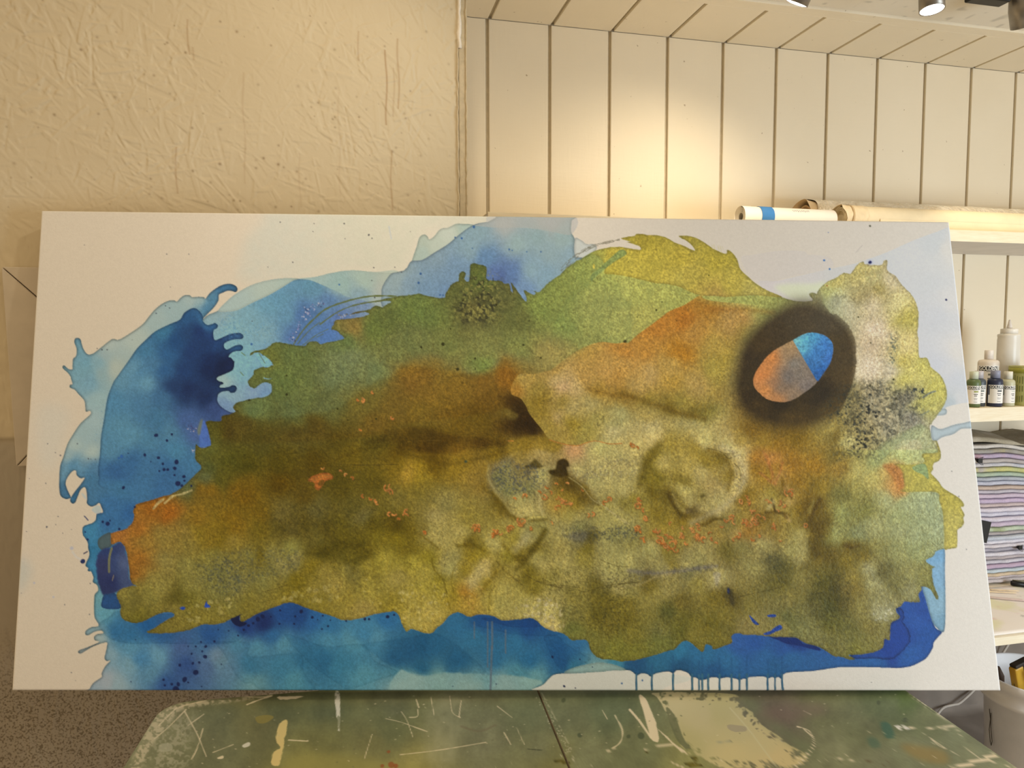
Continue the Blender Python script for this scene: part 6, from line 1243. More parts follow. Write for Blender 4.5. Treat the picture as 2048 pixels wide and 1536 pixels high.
def paint_bottle(name, t, s, h, r, body, cap, label, turn=0.0, swatch='303038', capr=0.62, caph=0.026, body_rough=0.35, base=SZ, lab0=0.13, lab1=0.90, side=None, group='paint bottles on the shelf'):
    c = wp(t, s, base); root = empty(name, c)
    hb = h - caph; sh = 0.014
    link('bottle', lathe([(r * 0.9, 0.0), (r, 0.003), (r, hb - sh), (r * 0.97, hb - sh * 0.6), (r * 0.86, hb - sh * 0.25), (r * capr * 0.92, hb)], c, 40, None, 'bottle'), plain(name + '_plastic', body, body_rough, 0.05, 40), root, True)
    link('cap', lathe([(r * capr, hb + 0.0006), (r * capr, h - 0.0015), (r * capr * 0.93, h)], c, 36, None, 'cap'), plain(name + '_cap', cap, 0.4, 0.04, 40), root, True)
    face = rot_to_camera(c) + turn
    zl0 = base + hb * lab0; zl1 = base + (hb - sh) * lab1
    lb = link('paper_label', band(c, r + 0.0003, zl0, zl1, face - 1.25, face + 1.25, 'paper_label'), M_LABEL, root, True)
    k = (zl1 - zl0); zt = zl1 - 0.115 * k
    link('logo_bar', band(c, r + 0.0006, zt - 0.085 * k, zt + 0.085 * k, face - 0.92, face + 0.92, 'logo_bar'), M_INK, lb, True)
    sz = 0.20 * k
    me = curve_text('GOLDEN', sz, 'probe'); w = max(v.co.x for v in me.vertices) - min(v.co.x for v in me.vertices); bpy.data.meshes.remove(me)
    link('logo_lettering', wrap_text('GOLDEN', sz, c, r + 0.0009, zt, face, 0, 'logo_lettering', 1.74 * r / w), M_WTXT, lb)
    link('colour_swatch', band(c, r + 0.0006, zl1 - 0.36 * k, zl1 - 0.29 * k, face + 0.0, face + 0.62, 'colour_swatch'), plain(name + '_swatch', swatch, 0.5), lb, True)
    # lines of fine print
    rr = random.Random(int(t * 1000))
    for (f, w0, hgt, mt) in ((0.225, 0.8, 0.012, M_GREYINK), (0.47, 0.55, 0.022, M_INK), (0.56, 0.4, 0.02, M_INK), (0.70, 0.5, 0.012, M_GREYINK), (0.76, 0.42, 0.012, M_GREYINK), (0.90, 0.5, 0.014, M_GREYINK)):
        x = face + 0.25 - w0 / 2; 
        while x < face + 0.25 + w0 / 2:
            d = rr.uniform(0.06, 0.16)
            link('fine_print', band(c, r + 0.0006, zl1 - (f + hgt) * k, zl1 - (f - hgt) * k, x, min(x + d, face + 0.25 + w0 / 2), 'fine_print', 3), mt, lb); x += d + 0.03
    if side: link('side_stripe', band(c, r + 0.0007, zl1 - 0.55 * k, zl1 - 0.05 * k, face - 1.2, face - 1.0, 'side_stripe', 4), plain(name + '_stripe', side, 0.5), lb)
    tag(root, label, 'paint bottle', group); return root
paint_bottle('paint_bottle', 1.622, 0.262, 0.121, 0.0215, '5C6B46', 'C9CDB8', 'olive green paint bottle with pale cap, next to the painting edge', 0.1, '8E9430')
paint_bottle('paint_bottle', 1.668, 0.238, 0.121, 0.0215, '4E545A', 'BDB6B8', 'slate grey paint bottle with lilac grey cap between green and navy bottles', 0.25, '4A5450')
paint_bottle('paint_bottle', 1.7085, 0.264, 0.123, 0.0232, '2E3348', '8E90A4', 'navy paint bottle with grey blue cap, second from the ridged cup', 0.35, '22232E', side='2E2E40')
paint_bottle('paint_bottle', 1.762, 0.264, 0.119, 0.0215, 'B9B79C', 'DAD6C6', 'cream paint bottle beside the ridged green cup', 0.55, 'C8CCC0', side='4E5A4C')
paint_bottle('large_paint_bottle', 1.772, 0.176, 0.190, 0.0330, 'D8CEC2', 'E2DAD2', 'big white paint bottle with flip cap standing behind the smaller bottles', 0.0, '7A7A70', 0.42, 0.032, lab0=0.25, lab1=0.95, group='larger bottles at the back of the shelf')
c = wp(1.668, 0.135, SZ); root = empty('medium_jar', c)
link('jar', lathe([(0.03, 0), (0.031, 0.003), (0.031, 0.095), (0.028, 0.102)], c, 40, None, 'jar'), plain('pale_jar_plastic', 'D9D2C4', 0.35), root, True)
link('lid', lathe([(0.0325, 0.1025), (0.0325, 0.122), (0.031, 0.124)], c, 40, None, 'lid'), plain('grey_white_lid', 'D6D0CA', 0.4), root, True)
tag(root, 'pale jar half hidden at the back behind the olive green bottle', 'jar')
c = wp(1.868, 0.165, SZ); root = empty('squeeze_bottle', c)
def mat_translucent():
    m = NT('milky_plastic'); f = m.noise(m.coords(), 12, 3); m.color(m.ramp(f, [(0.3, lin(hexc('D2CEC6'))), (0.7, lin(hexc('DEDAD2')))])); m.rough(0.25)
    m.b.inputs['Subsurface Weight'].default_value = 0.15; m.b.inputs['Subsurface Radius'].default_value = (0.01, 0.01, 0.01); return m.m
link('bottle', lathe([(0.034, 0), (0.0362, 0.004), (0.0355, 0.225), (0.0345, 0.235), (0.0358, 0.24), (0.035, 0.246), (0.027, 0.248)], c, 44, None, 'bottle'), mat_translucent(), root, True)
link('screw_cap', lathe([(0.027, 0.2485), (0.027, 0.264), (0.026, 0.2655), (0.013, 0.267)], c, 44, None, 'screw_cap'), plain('white_cap', 'E4DFD6', 0.35), root, True)
link('nozzle', lathe([(0.009, 0.2675), (0.0085, 0.272), (0.003, 0.297), (0.0015, 0.298)], c, 24, None, 'nozzle'), plain('white_nozzle', 'E6DDD4', 0.35), root, True)
tag(root, 'tall milky squeeze bottle with pointed nozzle against the plank wall', 'squeeze bottle')
c = wp(1.846, 0.252, SZ); root = empty('ridged_cup', c)
M_CUP = plain('mossy_green_cup', 'A9A86A', 0.4, 0.12, 30); M_CUPD = plain('dark_olive_flutes', '5C6034', 0.6)
link('cup', lathe([(0.0385, 0.0), (0.0395, 0.003), (0.0445, 0.108), (0.046, 0.112), (0.0475, 0.133), (0.0485, 0.136), (0.0465, 0.136), (0.044, 0.11), (0.037, 0.004), (0.002, 0.003)], c, 56, None, 'cup'), M_CUP, root, True)
rr = random.Random(3)
for i in range(34):
    a = 2 * math.pi * i / 34
    for q in range(3):
        z0 = 0.012 + q * 0.032 + rr.uniform(0, 0.006); z1 = z0 + rr.uniform(0.018, 0.027)
        P = [Vector((c.x + math.sin(a) * (0.0396 + 0.0468 * z), c.y - math.cos(a) * (0.0396 + 0.0468 * z), c.z + z)) for z in (z0, z1)]
        link('flute', tube(P, 0.0011, 5, 'flute'), M_CUPD, root)
link('rim_band', lathe([(0.0463, 0.1125), (0.0468, 0.1125), (0.0482, 0.131), (0.0477, 0.131)], c, 56, None, 'rim_band', False), plain('yellow_green_glaze', '98963E', 0.3, 0.25, 18), root, True)
tag(root, 'ridged mossy green cup at the end of the bottle row', 'cup')

# ================================================================== stack of folded felt and painted cloth under the bottle shelf
def mat_cloth(i, hexes):
    m = NT('felt_layer'); v = m.coords((1, 1, 1)); f = m.noise(v, 11 + i % 5, 3); g = m.noise(v, 330, 3, 0.7)
    n = len(hexes); pale = lambda c: tuple(0.62 * x + 0.38 * y for x, y in zip(c, (0.80, 0.79, 0.82)))
    stops = [(0.30 + 0.4 * k / max(n - 1, 1), lin(pale(hexc(h)) if i != 33 else hexc(h))) for k, h in enumerate(hexes)]
    a = m.ramp(f, stops); m.color(m.mix(0.55, a, m.ramp(g, [(0.35, (0.62, 0.6, 0.62)), (0.6, (1, 1, 1))]), 'MULTIPLY'))
    m.rough(0.95); m.b.inputs['Specular IOR Level'].default_value = 0.05; m.bump(g, 0.6, 0.004); return m.m
LAYERS = [  # bottom to top: thickness, colours, words
 (0.012, ['E2D6D0', 'D6C8C2'], 'pale blush'), (0.010, ['D8C8C4', 'C8B6B4'], 'dusty pink'), (0.011, ['C4A88A', 'D8B878'], 'tan and gold'), (0.010, ['B8CCD8', 'A8C0C4'], 'sky blue'),
 (0.013, ['B898B4', 'A48AA8'], 'mauve'), (0.011, ['CCC8D4', 'B8B4BC'], 'silver lilac'), (0.011, ['C4B4B0', 'A89894'], 'warm grey'), (0.012, ['D0CCD8', 'E2DEE8'], 'ice white'), (0.012, ['A8A0AC', '8E8A94'], 'slate lilac'),
 (0.011, ['E4DCE0', 'D4C8CC'], 'rose white'), (0.012, ['DCD8E4', 'ECE8F0'], 'chalk white'), (0.012, ['A8B4C4', 'C0C8D4'], 'steel blue'), (0.011, ['B4A8A4', '9C8E88'], 'taupe'),
 (0.014, ['8EA060', 'B4C8A0', 'A8C4B4'], 'leaf green'), (0.015, ['D0B8CC', 'C0AAC4'], 'pink lavender'), (0.013, ['DCD4E4', 'CCC4D8'], 'pale violet'), (0.013, ['E0DCEA', 'D0CCDC'], 'frost white'), (0.013, ['D4CCDC', 'E4DEEA'], 'snowy lilac'),
 (0.012, ['C8AAA0', 'D0BCB4'], 'salmon beige'), (0.014, ['C4A8CC', 'B09CBC'], 'lavender'), (0.013, ['B8A4BC', 'CCB4CC'], 'plum pink'), (0.011, ['C8BCC8', 'B4AEB8'], 'misty grey'), (0.011, ['B89C84', 'D0B49C'], 'sandy brown'),
 (0.013, ['B4B8CC', 'C8CCDC'], 'periwinkle white'), (0.011, ['9AA0B0', 'B0BCC4'], 'blue grey'), (0.013, ['A8B888', '98B8A0'], 'sage green'), (0.014, ['A8B464', 'D0CC5C', 'B4A8A0'], 'lime yellow'), (0.012, ['C4CCDC', 'D0C8C0'], 'pale blue'),
 (0.012, ['C0B8A8', 'A89C98'], 'oatmeal'), (0.014, ['C08C98', 'B8A0C0', '9C8CB0'], 'rose and violet'), (0.013, ['A89848', '8C8470', '9A9890'], 'mustard and grey'), (0.012, ['D4CCBC', 'E0D8CA'], 'ivory')]
ORD = ['lowest', 'second', 'third', 'fourth', 'fifth', 'sixth', 'seventh', 'eighth', 'ninth', 'tenth', 'eleventh', 'twelfth', 'thirteenth', 'fourteenth', 'fifteenth', 'sixteenth']
def cloth_stack():
    total = sum(l[0] for l in LAYERS); z = DZ + 0.004; scale = (1.112 - DZ - 0.042) / total
    m = 44; t0, t1 = 1.60, 2.12
    def wave(f, h):                                 # the folds sag and rise together
        return 0.010 * math.sin(f * 7.5 + 0.6) * h + 0.006 * math.sin(f * 13 + h * 3) * h
    for i, (th, hx, word) in enumerate(LAYERS):
        th *= scale; h0 = (z - DZ) / 0.53; h1 = (z + th - DZ) / 0.53
        rr = random.Random(i * 7 + 1)
        front = 0.235 + rr.uniform(-0.008, 0.008); ta = t0 + rr.uniform(-0.03, 0.03); tb = t1 + rr.uniform(-0.05, 0.05)
        V = []; F = []; prof = 9
        for j in range(m + 1):
            f = j / m; t = ta + (tb - ta) * f
            g = th * 0.46
            zc = z + th / 2 + wave((t - t0) / (t1 - t0), (h0 + h1) / 2)
            wob = 0.002 * math.sin(t * 60 + i) + 0.0015 * math.sin(t * 130 + i * 2)
            V.append(wp(t, 0.016, zc - g)); V.append(wp(t, 0.016, zc + g))
            for k in range(prof):
                a = math.pi / 2 - math.pi * k / (prof - 1)
                V.append(wp(t, front + wob + g * 1.3 * math.cos(a), zc + g * math.sin(a)))
        q = prof + 2
        for j in range(m):
            for a, b in [(0, 1)] + [(1, 2)] + [(2 + k, 3 + k) for k in range(prof - 1)] + [(q - 1, 0)]:
                F.append((j * q + a, j * q + b, (j + 1) * q + b, (j + 1) * q + a))
        F.append(tuple([0] + list(range(q - 1, 0, -1)))); F.append(tuple(m * q + k for k in range(q)))
        me = mesh('folded_cloth', V, F); b = bmesh.new(); b.from_mesh(me); bmesh.ops.recalc_face_normals(b, faces=b.faces); b.to_mesh(me); b.free()
        o = link('folded_cloth', me, mat_cloth(i, hx), None, True)
        n = len(LAYERS) - 1 - i
        pos = (ORD[i] + (' from the bottom' if i else '')) if i < 16 else ('topmost flat' if n == 0 else ORD[n] + ' from the top')
        tag(o, '%s felt cloth, %s in the cloth stack' % (word, pos), 'cloth', 'felt cloths stacked on the desk')
        z += th
    # slumped brown felt on top
    nT, nS = 40, 14; top = z; P = np.zeros((nS, nT, 3)); 
    V = []; F = []
    for layer in (0, 1):
        for j in range(nS):
            for i in range(nT):
                f = i / (nT - 1); g = j / (nS - 1); t = 1.57 + 0.50 * f
                hmp = 0.044 - 0.003 * math.sin(f * 5) - 0.008 * f
                if f > 0.52: hmp -= min(0.028, (f - 0.52) * 0.30)
                zf = top + 0.0006 + 0.010 * math.sin((t - 1.6) / 0.52 * 7.5 + 0.6) + (hmp * (1 - 0.55 * max(0, g - 0.55) / 0.45 * (g > 0.55)) if layer else 0.0) + 0.0045 * (1 if not layer else 0)
                V.append(wp(t, 0.016 + 0.225 * g, zf))
    def id_(l, j, i): return l * nS * nT + j * nT + i
    for l in (0, 1):
        for j in range(nS - 1):
            for i in range(nT - 1): F.append((id_(l, j, i), id_(l, j, i + 1), id_(l, j + 1, i + 1), id_(l, j + 1, i)))
    for i in range(nT - 1):
        for j in (0, nS - 1): F.append((id_(0, j, i), id_(0, j, i + 1), id_(1, j, i + 1), id_(1, j, i)))
    for j in range(nS - 1):
        for i in (0, nT - 1): F.append((id_(0, j, i), id_(0, j + 1, i), id_(1, j + 1, i), id_(1, j, i)))
    me = mesh('felt_blanket', V, F); b = bmesh.new(); b.from_mesh(me); bmesh.ops.recalc_face_normals(b, faces=b.faces); b.to_mesh(me); b.free()
    o = link('felt_blanket', me, mat_cloth(33, ['B4AB98', 'A59C88', 'BCB3A2']), None, True)
    tag(o, 'brown grey felt blanket slumped over the top of the cloth stack', 'blanket')
cloth_stack()
M_BLK = plain('black_plastic', '161616', 0.4)
def binder_clip(t, s, z, k, label):
    root = empty('binder_clip', wp(t, s, z))
    V = [wp(t - k, s, z - k * 0.2), wp(t + k, s, z - k * 0.2), wp(t + k, s, z + k * 0.2), wp(t - k, s, z + k * 0.2), wp(t - k, s + k * 1.3, z - k * 0.9), wp(t + k, s + k * 1.3, z - k * 0.9), wp(t + k, s + k * 1.3, z + k * 0.9), wp(t - k, s + k * 1.3, z + k * 0.9)]
    link('spring_body', mesh('spring_body', V, [(0, 3, 2, 1), (4, 5, 6, 7), (0, 1, 5, 4), (1, 2, 6, 5), (2, 3, 7, 6), (3, 0, 4, 7)]), M_BLK, root)
    for sg in (-1, 1):
        P = [wp(t - k * 0.5, s + k * 1.25, z + sg * k), wp(t - k * 0.35, s + k * 2.2, z + sg * k * 1.5), wp(t + k * 0.35, s + k * 2.2, z + sg * k * 1.5), wp(t + k * 0.5, s + k * 1.25, z + sg * k)]
        link('wire_handle', tube(P, k * 0.09, 6, 'wire_handle'), M_BLK, root)
    tag(root, label, 'binder clip', 'binder clips on the cloth stack')
binder_clip(1.672, 0.243, 1.026, 0.009, 'black binder clip on the upper green layers of the stack')
binder_clip(1.862, 0.243, 0.708, 0.008, 'black binder clip on the lower mauve layers of the stack')
o = link('notebook', frame_box(wp(1.655, 0.247, 0.748), (E1 * 0.22 + UZ * 0.97).normalized(), E2, (E1 * 0.97 - UZ * 0.22).normalized(), 0.075, 0.012, 0.055, 0.001, 'notebook'), plain('black_book_cloth', '141414', 0.5))
tag(o, 'black notebook corner poking out between the stack and the painting', 'notebook')

# ================================================================== things lying on the desk
def mat_sheet():
    m = NT('paint_smeared_paper'); v = m.coords(); f = m.noise(v, 9, 4); g = m.noise(v, 5, 3); h = m.noise(v, 16, 4)
    a = m.ramp(f, [(0.42, lin(hexc('F2EEEC'))), (0.62, lin(hexc('F0EAE8'))), (0.70, lin(hexc('E2B4D4')))])
    b = m.ramp(g, [(0.40, lin(hexc('D8D890'))), (0.50, lin(hexc('EDE6DF'))), (0.62, lin(hexc('EEE8E4'))), (0.70, lin(hexc('BFE0E0')))])
    c = m.mix(0.5, a, b); c = m.mix(0.6, c, m.ramp(h, [(0.27, (0.35, 0.35, 0.38)), (0.33, (1, 1, 1))]), 'MULTIPLY'); m.color(c); m.rough(0.7); return m.m
def flat_sheet(t0, t1, s0, s1, z, rot, mat, label, seed):
    n = 16; V = []; F = []; rr = random.Random(seed); ct, cs = (t0 + t1) / 2, (s0 + s1) / 2
    for l in (0, 0.0008):
        for j in range(n + 1):
            for i in range(n + 1):
                t = t0 + (t1 - t0) * i / n - ct; s = s0 + (s1 - s0) * j / n - cs
                zz = z + l + 0.0010 * (1 + math.sin(i * 0.7 + seed) * math.sin(j * 0.6))
                V.append(wp(ct + t * math.cos(rot) - s * math.sin(rot), cs + t * math.sin(rot) + s * math.cos(rot), zz))
    q = (n + 1) ** 2
    for l in (0, 1):
        for j in range(n):
            for i in range(n): F.append(tuple(l * q + a for a in (j * (n + 1) + i, j * (n + 1) + i + 1, (j + 1) * (n + 1) + i + 1, (j + 1) * (n + 1) + i)))
    e = [i for i in range(n + 1)] + [j * (n + 1) + n for j in range(1, n + 1)] + [n * (n + 1) + i for i in range(n - 1, -1, -1)] + [j * (n + 1) for j in range(n - 1, 0, -1)]
    for k in range(len(e)): a, b = e[k], e[(k + 1) % len(e)]; F.append((a, b, b + q, a + q))
    me = mesh('paint_sheet', V, F); b = bmesh.new(); b.from_mesh(me); bmesh.ops.recalc_face_normals(b, faces=b.faces); b.to_mesh(me); b.free()
    tag(link('paint_sheet', me, mat, None, True), label, 'paper sheet')
flat_sheet(1.02, 1.98, 0.262, 0.590, DZ + 0.0004, 0.0, mat_sheet(), 'white sheet smeared with yellow, aqua and pink paint covering the desk front', 2)
def stick(t0, s0, t1, s1, r, mat, label, z=None, name='wooden_stick', tip=None):
    z = DZ + 0.0036 + r if z is None else z
    root = empty(name, wp((t0 + t1) / 2, (s0 + s1) / 2, DZ + 0.0036))
    a = wp(t0, s0, z); b = wp(t1, s1, z)
    link('shaft', tube([a, a.lerp(b, 0.05), a.lerp(b, 0.9), b], r, 10, 'shaft', True, [r * 0.7, r, r, r * 0.6]), mat, root, True)
    if tip: link('tip', tube([b, b.lerp(a, -0.12), b.lerp(a, -0.2)], r, 10, 'tip', True, [r * 1.3, r * 1.2, r * 0.4]), tip, root, True)
    tag(root, label, 'brush' if tip else 'stick'); return root
M_STK = plain('pale_birch', 'DCC8A8', 0.6, 0.1, 60); M_STK2 = plain('pinkish_handle', 'C8B4AC', 0.5, 0.06)
stick(1.672, 0.300, 1.760, 0.335, 0.0028, M_STK, 'pale birch stick nearest the cloth stack on the desk')
stick(1.700, 0.288, 1.785, 0.322, 0.0026, M_STK, 'thin pale stick beside the birch stick on the desk')
stick(1.610, 0.335, 1.722, 0.400, 0.0036, M_STK2, 'long brush with pink bristles lying across the smeared sheet', None, 'paint_brush', plain('pink_bristle', 'C88C98', 0.8))
def pen():
    a = wp(1.815, 0.262, DZ + 0.012); b = wp(1.90, 0.335, DZ + 0.010)
    root = empty('marker_pen', wp(1.86, 0.3, DZ)); 
    link('cap', tube([a, a.lerp(b, 0.03), a.lerp(b, 0.44)], 0.0085, 18, 'cap', True, [0.0072, 0.0085, 0.0088]), M_BLK, root, True)
    link('ring', tube([a.lerp(b, 0.442), a.lerp(b, 0.47)], 0.0085, 18, 'ring'), plain('grey_ring', 'B8B4AE', 0.3), root, True)
    link('barrel', tube([a.lerp(b, 0.472), b, b.lerp(a, -0.3)], 0.0078, 18, 'barrel', True, [0.0082, 0.008, 0.006]), M_BLK, root, True)
    link('pocket_clip', tube([a.lerp(b, 0.04) + UZ * 0.0105, a.lerp(b, 0.4) + UZ * 0.0115], 0.0018, 8, 'pocket_clip'), plain('olive_clip', '6A664E', 0.4), root, True)
    tag(root, 'black marker pen with pocket clip lying in front of the cloth stack', 'pen')
pen()

# ================================================================== bucket with tools under the desk, cord on the floor
def bucket():
    c = wp(1.612, 0.545, 0.0); root = empty('plastic_bucket', c)
    M = plain('scuffed_white_plastic', 'E4E4E8', 0.45, 0.06, 14)
    prof = [(0.118, 0.0), (0.122, 0.004), (0.137, 0.335), (0.150, 0.338), (0.152, 0.352), (0.146, 0.356), (0.147, 0.385), (0.153, 0.389), (0.154, 0.412), (0.149, 0.415), (0.142, 0.412), (0.138, 0.36), (0.12, 0.008), (0.002, 0.007)]
    link('pail', lathe(prof, c, 64, None, 'pail'), M, root, True)
    # wire handle hanging down and its eye
    P = []
    f = rot_to_camera(c)
    for i in range(15):
        a = math.pi * i / 14; P.append(c + Vector((math.sin(f) * 0.158, -math.cos(f) * 0.158, 0.372 - 0.05 * math.sin(a))) + Vector((math.cos(f), math.sin(f), 0)) * (0.05 * math.cos(a)))
    link('wire_loop', tube([c + Vector((math.sin(f - 0.95) * rr_, -math.cos(f - 0.95) * rr_, zz)) + Vector((math.cos(f - 0.95), math.sin(f - 0.95), 0)) * dx for rr_, zz, dx in ((0.139, 0.30, -0.004), (0.1385, 0.27, 0.002), (0.138, 0.235, -0.002), (0.1372, 0.20, 0.004), (0.137, 0.19, 0.009), (0.1375, 0.205, 0.013), (0.138, 0.25, 0.004), (0.1385, 0.29, 0.003))], 0.0011, 6, 'wire_loop'), plain('dark_wire', '4A4642', 0.5), root, True)
    tag(root, 'scuffed white plastic bucket with stepped rim under the desk', 'bucket')
    # yellow handled saw standing in the bucket
    s0 = empty('hand_saw', c + Vector((0, 0, 0.012)))
    a = wp(1.60, 0.575, 0.03); b = wp(1.482, 0.575, 0.505)
    ax = (b - a).normalized(); side = Vector((0.3, -0.95, 0)); side = (side - ax * side.dot(ax)).normalized(); wv = ax.cross(side)
    def slab(p, l, w, th, name): return frame_box(p - wv * (w / 2) - side * (th / 2), ax, wv, side, l, w, th, min(w, th) * 0.2, name)
    link('blade', slab(a + ax * 0.05, 0.35, 0.036, 0.0016, 'blade'), plain('dull_steel_blade', '55504C', 0.4, 0.1, 30, 0, 0.5), s0)
    link('handle', slab(a + ax * 0.365, 0.085, 0.034, 0.024, 'handle'), plain('mustard_yellow_plastic', 'B8902C', 0.4), s0)
    link('grip', slab(a + ax * 0.40 + wv * 0.022, 0.055, 0.018, 0.022, 'grip'), M_BLK, s0)
    link('guard', frame_box(a + ax * 0.447 - side * 0.011 - wv * 0.012, ax, wv, side, 0.012, 0.062, 0.022, 0.003, 'guard'), plain('dark_brown_rubber', '2E2620', 0.6), s0)
    tag(s0, 'mustard yellow handled saw standing in the bucket', 'saw')
    o = empty('measuring_stick', c + Vector((0, 0, 0.012)))
    a2 = wp(1.66, 0.60, 0.10); b2 = wp(1.515, 0.605, 0.462)
    ax2 = (b2 - a2).normalized(); sd = (side - ax2 * side.dot(ax2)).normalized(); w2 = ax2.cross(sd)
    link('strip', frame_box(a2 - w2 * 0.007, ax2, w2, sd, (b2 - a2).length, 0.013, 0.003, 0.0006, 'strip'), plain('white_plastic_strip', 'D9D6DA', 0.4, 0.02), o)
    link('ink_mark', frame_box(a2 - w2 * 0.004 + sd * 0.00305 + ax2 * ((b2 - a2).length - 0.034), ax2, w2, sd, 0.005, 0.007, 0.0002, 0, 'ink_mark'), M_BLK, o)
    tag(o, 'white plastic measuring strip leaning in the bucket beside the saw', 'ruler')
    o = empty('stir_paddle', c + Vector((0, 0, 0.012)))
    a3 = wp(1.60, 0.50, 0.03); b3 = wp(1.505, 0.50, 0.43); ax3 = (b3 - a3).normalized(); sd3 = (side - ax3 * side.dot(ax3)).normalized(); w3 = ax3.cross(sd3)
    link('shaft', frame_box(a3 - w3 * 0.011, ax3, w3, sd3, (b3 - a3).length * 0.86, 0.022, 0.007, 0.002, 'shaft'), plain('brown_wood', '6E5442', 0.6, 0.1, 40), o)
    link('rounded_end', tube([a3.lerp(b3, 0.86) + sd3 * 0.0035, a3.lerp(b3, 0.93) + sd3 * 0.0035, b3 + sd3 * 0.0035], 0.012, 14, 'rounded_end', True, [0.011, 0.014, 0.006]), plain('dark_brown_wood', '4A382C', 0.6), o, True)
    tag(o, 'brown wooden stir paddle in the bucket near the painting corner', 'paddle')
bucket()
def drop_cloth():
    n, m = 90, 40; V = []; F = []
    prof = [(0.014, 0.515)] + [(0.02 + 0.02 * k / 20, 0.515 - 0.485 * k / 20) for k in range(1, 21)] + [(0.046, 0.02), (0.06, 0.008)] + [(0.06 + 0.40 * k / 16, 0.006) for k in range(1, 17)]
    for l in (0, 0.0025):
        for j, (s_, z) in enumerate(prof):
            for i in range(n + 1):
                f = i / n; t = 0.98 + 1.9 * f
                w = 0.006 * math.sin(t * 31) + 0.005 * math.sin(t * 17 + z * 9) + 0.003 * math.sin(t * 63 + z * 20)
                if z > 0.02: V.append(wp(t, s_ + abs(w) + l, z))
                else: V.append(wp(t, s_ + 0.004, z + abs(w) * 0.6 - 0.0035 + l))
    q = (n + 1) * len(prof)
    for l in (0, 1):
        for j in range(len(prof) - 1):
            for i in range(n): F.append(tuple(l * q + a for a in (j * (n + 1) + i, j * (n + 1) + i + 1, (j + 1) * (n + 1) + i + 1, (j + 1) * (n + 1) + i)))
    o = link('drop_cloth', mesh('drop_cloth', V, F), plain('grey_brown_dust_sheet', '857B72', 0.9, 0.12, 7, 0.3), None, True)
    tag(o, 'grey brown dust sheet hanging behind the bucket and spreading on the floor', 'dust sheet')
drop_cloth()
P = [wp(*q) for q in ((1.62, 0.14, 0.012), (1.70, 0.085, 0.022), (1.745, 0.070, 0.042), (1.79, 0.070, 0.048), (1.815, 0.070, 0.050), (1.845, 0.069, 0.066), (1.88, 0.068, 0.09), (1.93, 0.066, 0.13), (2.0, 0.064, 0.2), (2.08, 0.06, 0.3))]
Ps = []
for i in range(len(P) - 1):
    for k in range(8):
        f = k / 8; a, b, c_, d = P[max(i - 1, 0)], P[i], P[i + 1], P[min(i + 2, len(P) - 1)]
        Ps.append(0.5 * ((2 * b) + (c_ - a) * f + (2 * a - 5 * b + 4 * c_ - d) * f * f + (3 * b - a - 3 * c_ + d) * f ** 3))
tag(link('cord', tube(Ps, 0.0045, 10, 'cord'), plain('pale_grey_cord', 'BDB4AA', 0.6), None, True), 'pale cord trailing down over the dust sheet left of the bucket', 'cord')

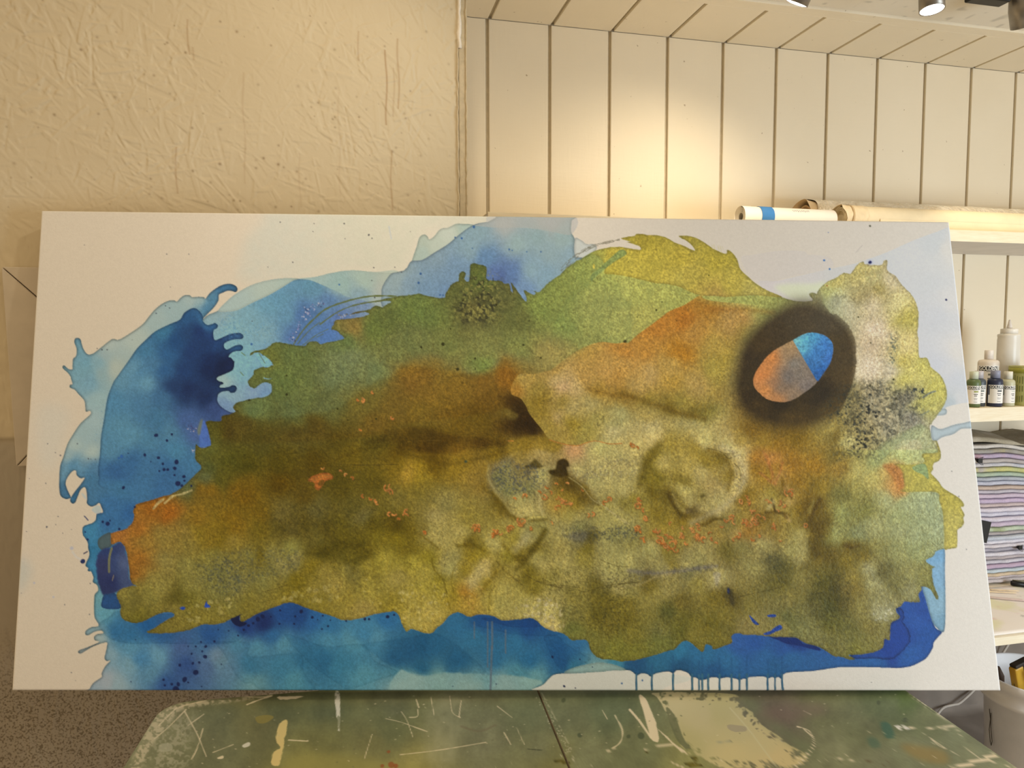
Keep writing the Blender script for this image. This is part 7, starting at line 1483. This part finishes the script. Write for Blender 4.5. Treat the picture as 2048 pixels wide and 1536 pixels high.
# ================================================================== track spotlights by the soffit
M_CAN = plain('satin_grey_can', '8E8880', 0.35, 0.04, 40, 0, 0.7)
def glow(name, strength, color=(1.0, 0.93, 0.80)):
    m = NT(name); m.b.inputs['Emission Color'].default_value = (*color, 1); m.b.inputs['Emission Strength'].default_value = strength
    f = m.noise(m.coords(), 40, 2); m.color(m.ramp(f, [(0.3, (0.8, 0.78, 0.72)), (0.7, (0.9, 0.88, 0.82))])); return m.m
M_LENS = glow('lit_lamp_lens', 14)
def track_lamp(face, direction, r, length, power, label, can=M_CAN, adapter=None, blend=0.6, cone=80):
    """face: centre of the lit face; direction: where it shines"""
    d = Vector(direction).normalized(); f = Vector(face)
    root = empty('track_spotlight', f - d * length)
    link('can', lathe([(r * 0.55, -length), (r * 0.8, -length * 0.96), (r * 0.98, -length * 0.5), (r, 0.0), (r * 0.93, 0.0), (r * 0.90, -0.008), (0.002, -0.010)], f, 40, d, 'can'), can, root, True)
    link('lens', lathe([(0.001, 0.0005), (r * 0.6, 0.0012), (r * 0.9, -0.001), (r * 0.9, -0.006)], f, 40, d, 'lens'), M_LENS, root, True)
    top = Vector((f.x - d.x * length * 0.8, f.y - d.y * length * 0.8, ZC - 0.004))
    back = f - d * length * 0.8
    link('stem', tube([back, Vector((top.x, top.y, max(back.z + 0.012, ZC - 0.06))), Vector((top.x, top.y, ZC - 0.02))], 0.006, 10, 'stem'), M_BLK, root, True)
    if adapter:
        a, b = adapter
        ad = link('adapter_box', frame_box(wp(*a), E1, E2, UZ, b[0] - a[0], b[1] - a[1], b[2] - a[2], 0.004, 'adapter_box'), M_BLK, root)
    l = bpy.data.lights.new('spot_beam', 'SPOT'); l.energy = power; l.color = (1.0, 0.83, 0.58); l.spot_size = math.radians(cone); l.spot_blend = blend; l.shadow_soft_size = 0.03
    o = bpy.data.objects.new('spot_beam', l); COL.objects.link(o); o.location = f + d * 0.006
    o.rotation_euler = d.to_track_quat('-Z', 'Y').to_euler(); o.parent = root; o.matrix_parent_inverse = parent_matrix(root).inverted()
    tag(root, label, 'spotlight', 'track spotlights on the ceiling'); return root
tk = link('light_track', wbox(0.2, 2.4, 0.535, 0.565, ZC - 0.018, ZC + 0.0005, 0.002, 'light_track'), M_BLK)
tag(tk, 'black ceiling track that carries the spotlights', 'light track')
track_lamp(wp(0.711, 0.55, 2.320), -E1 * 0.25 - E2 * 0.55 - UZ * 1.0, 0.031, 0.075, 20, 'grey spotlight farthest left, lit, over the taped paper roll', cone=125, blend=1.0)
track_lamp(wp(1.132, 0.55, 2.345), E1 * 0.0 + E2 * 0.10 - UZ * 1.0, 0.032, 0.075, 15, 'grey spotlight with glaring lamp, middle one of the three', cone=110, blend=1.0)
track_lamp(wp(1.458, 0.55, 2.340), E1 * 0.55 - E2 * 0.25 - UZ * 1.0, 0.043, 0.095, 15, 'tilted grey spotlight with black adapter at the top right', None or M_CAN, ((1.255, 0.53, 2.384), (1.375, 0.57, 2.4255)))
track_lamp(wp(-0.30, 1.15, 2.36), -E1 * 0.25 - E2 * 0.75 - UZ * 0.9, 0.032, 0.075, 11, 'added unseen grey spotlight lighting the tan strand board wall from above', cone=120)  # added lamp, out of view, to bring out the strand relief from above
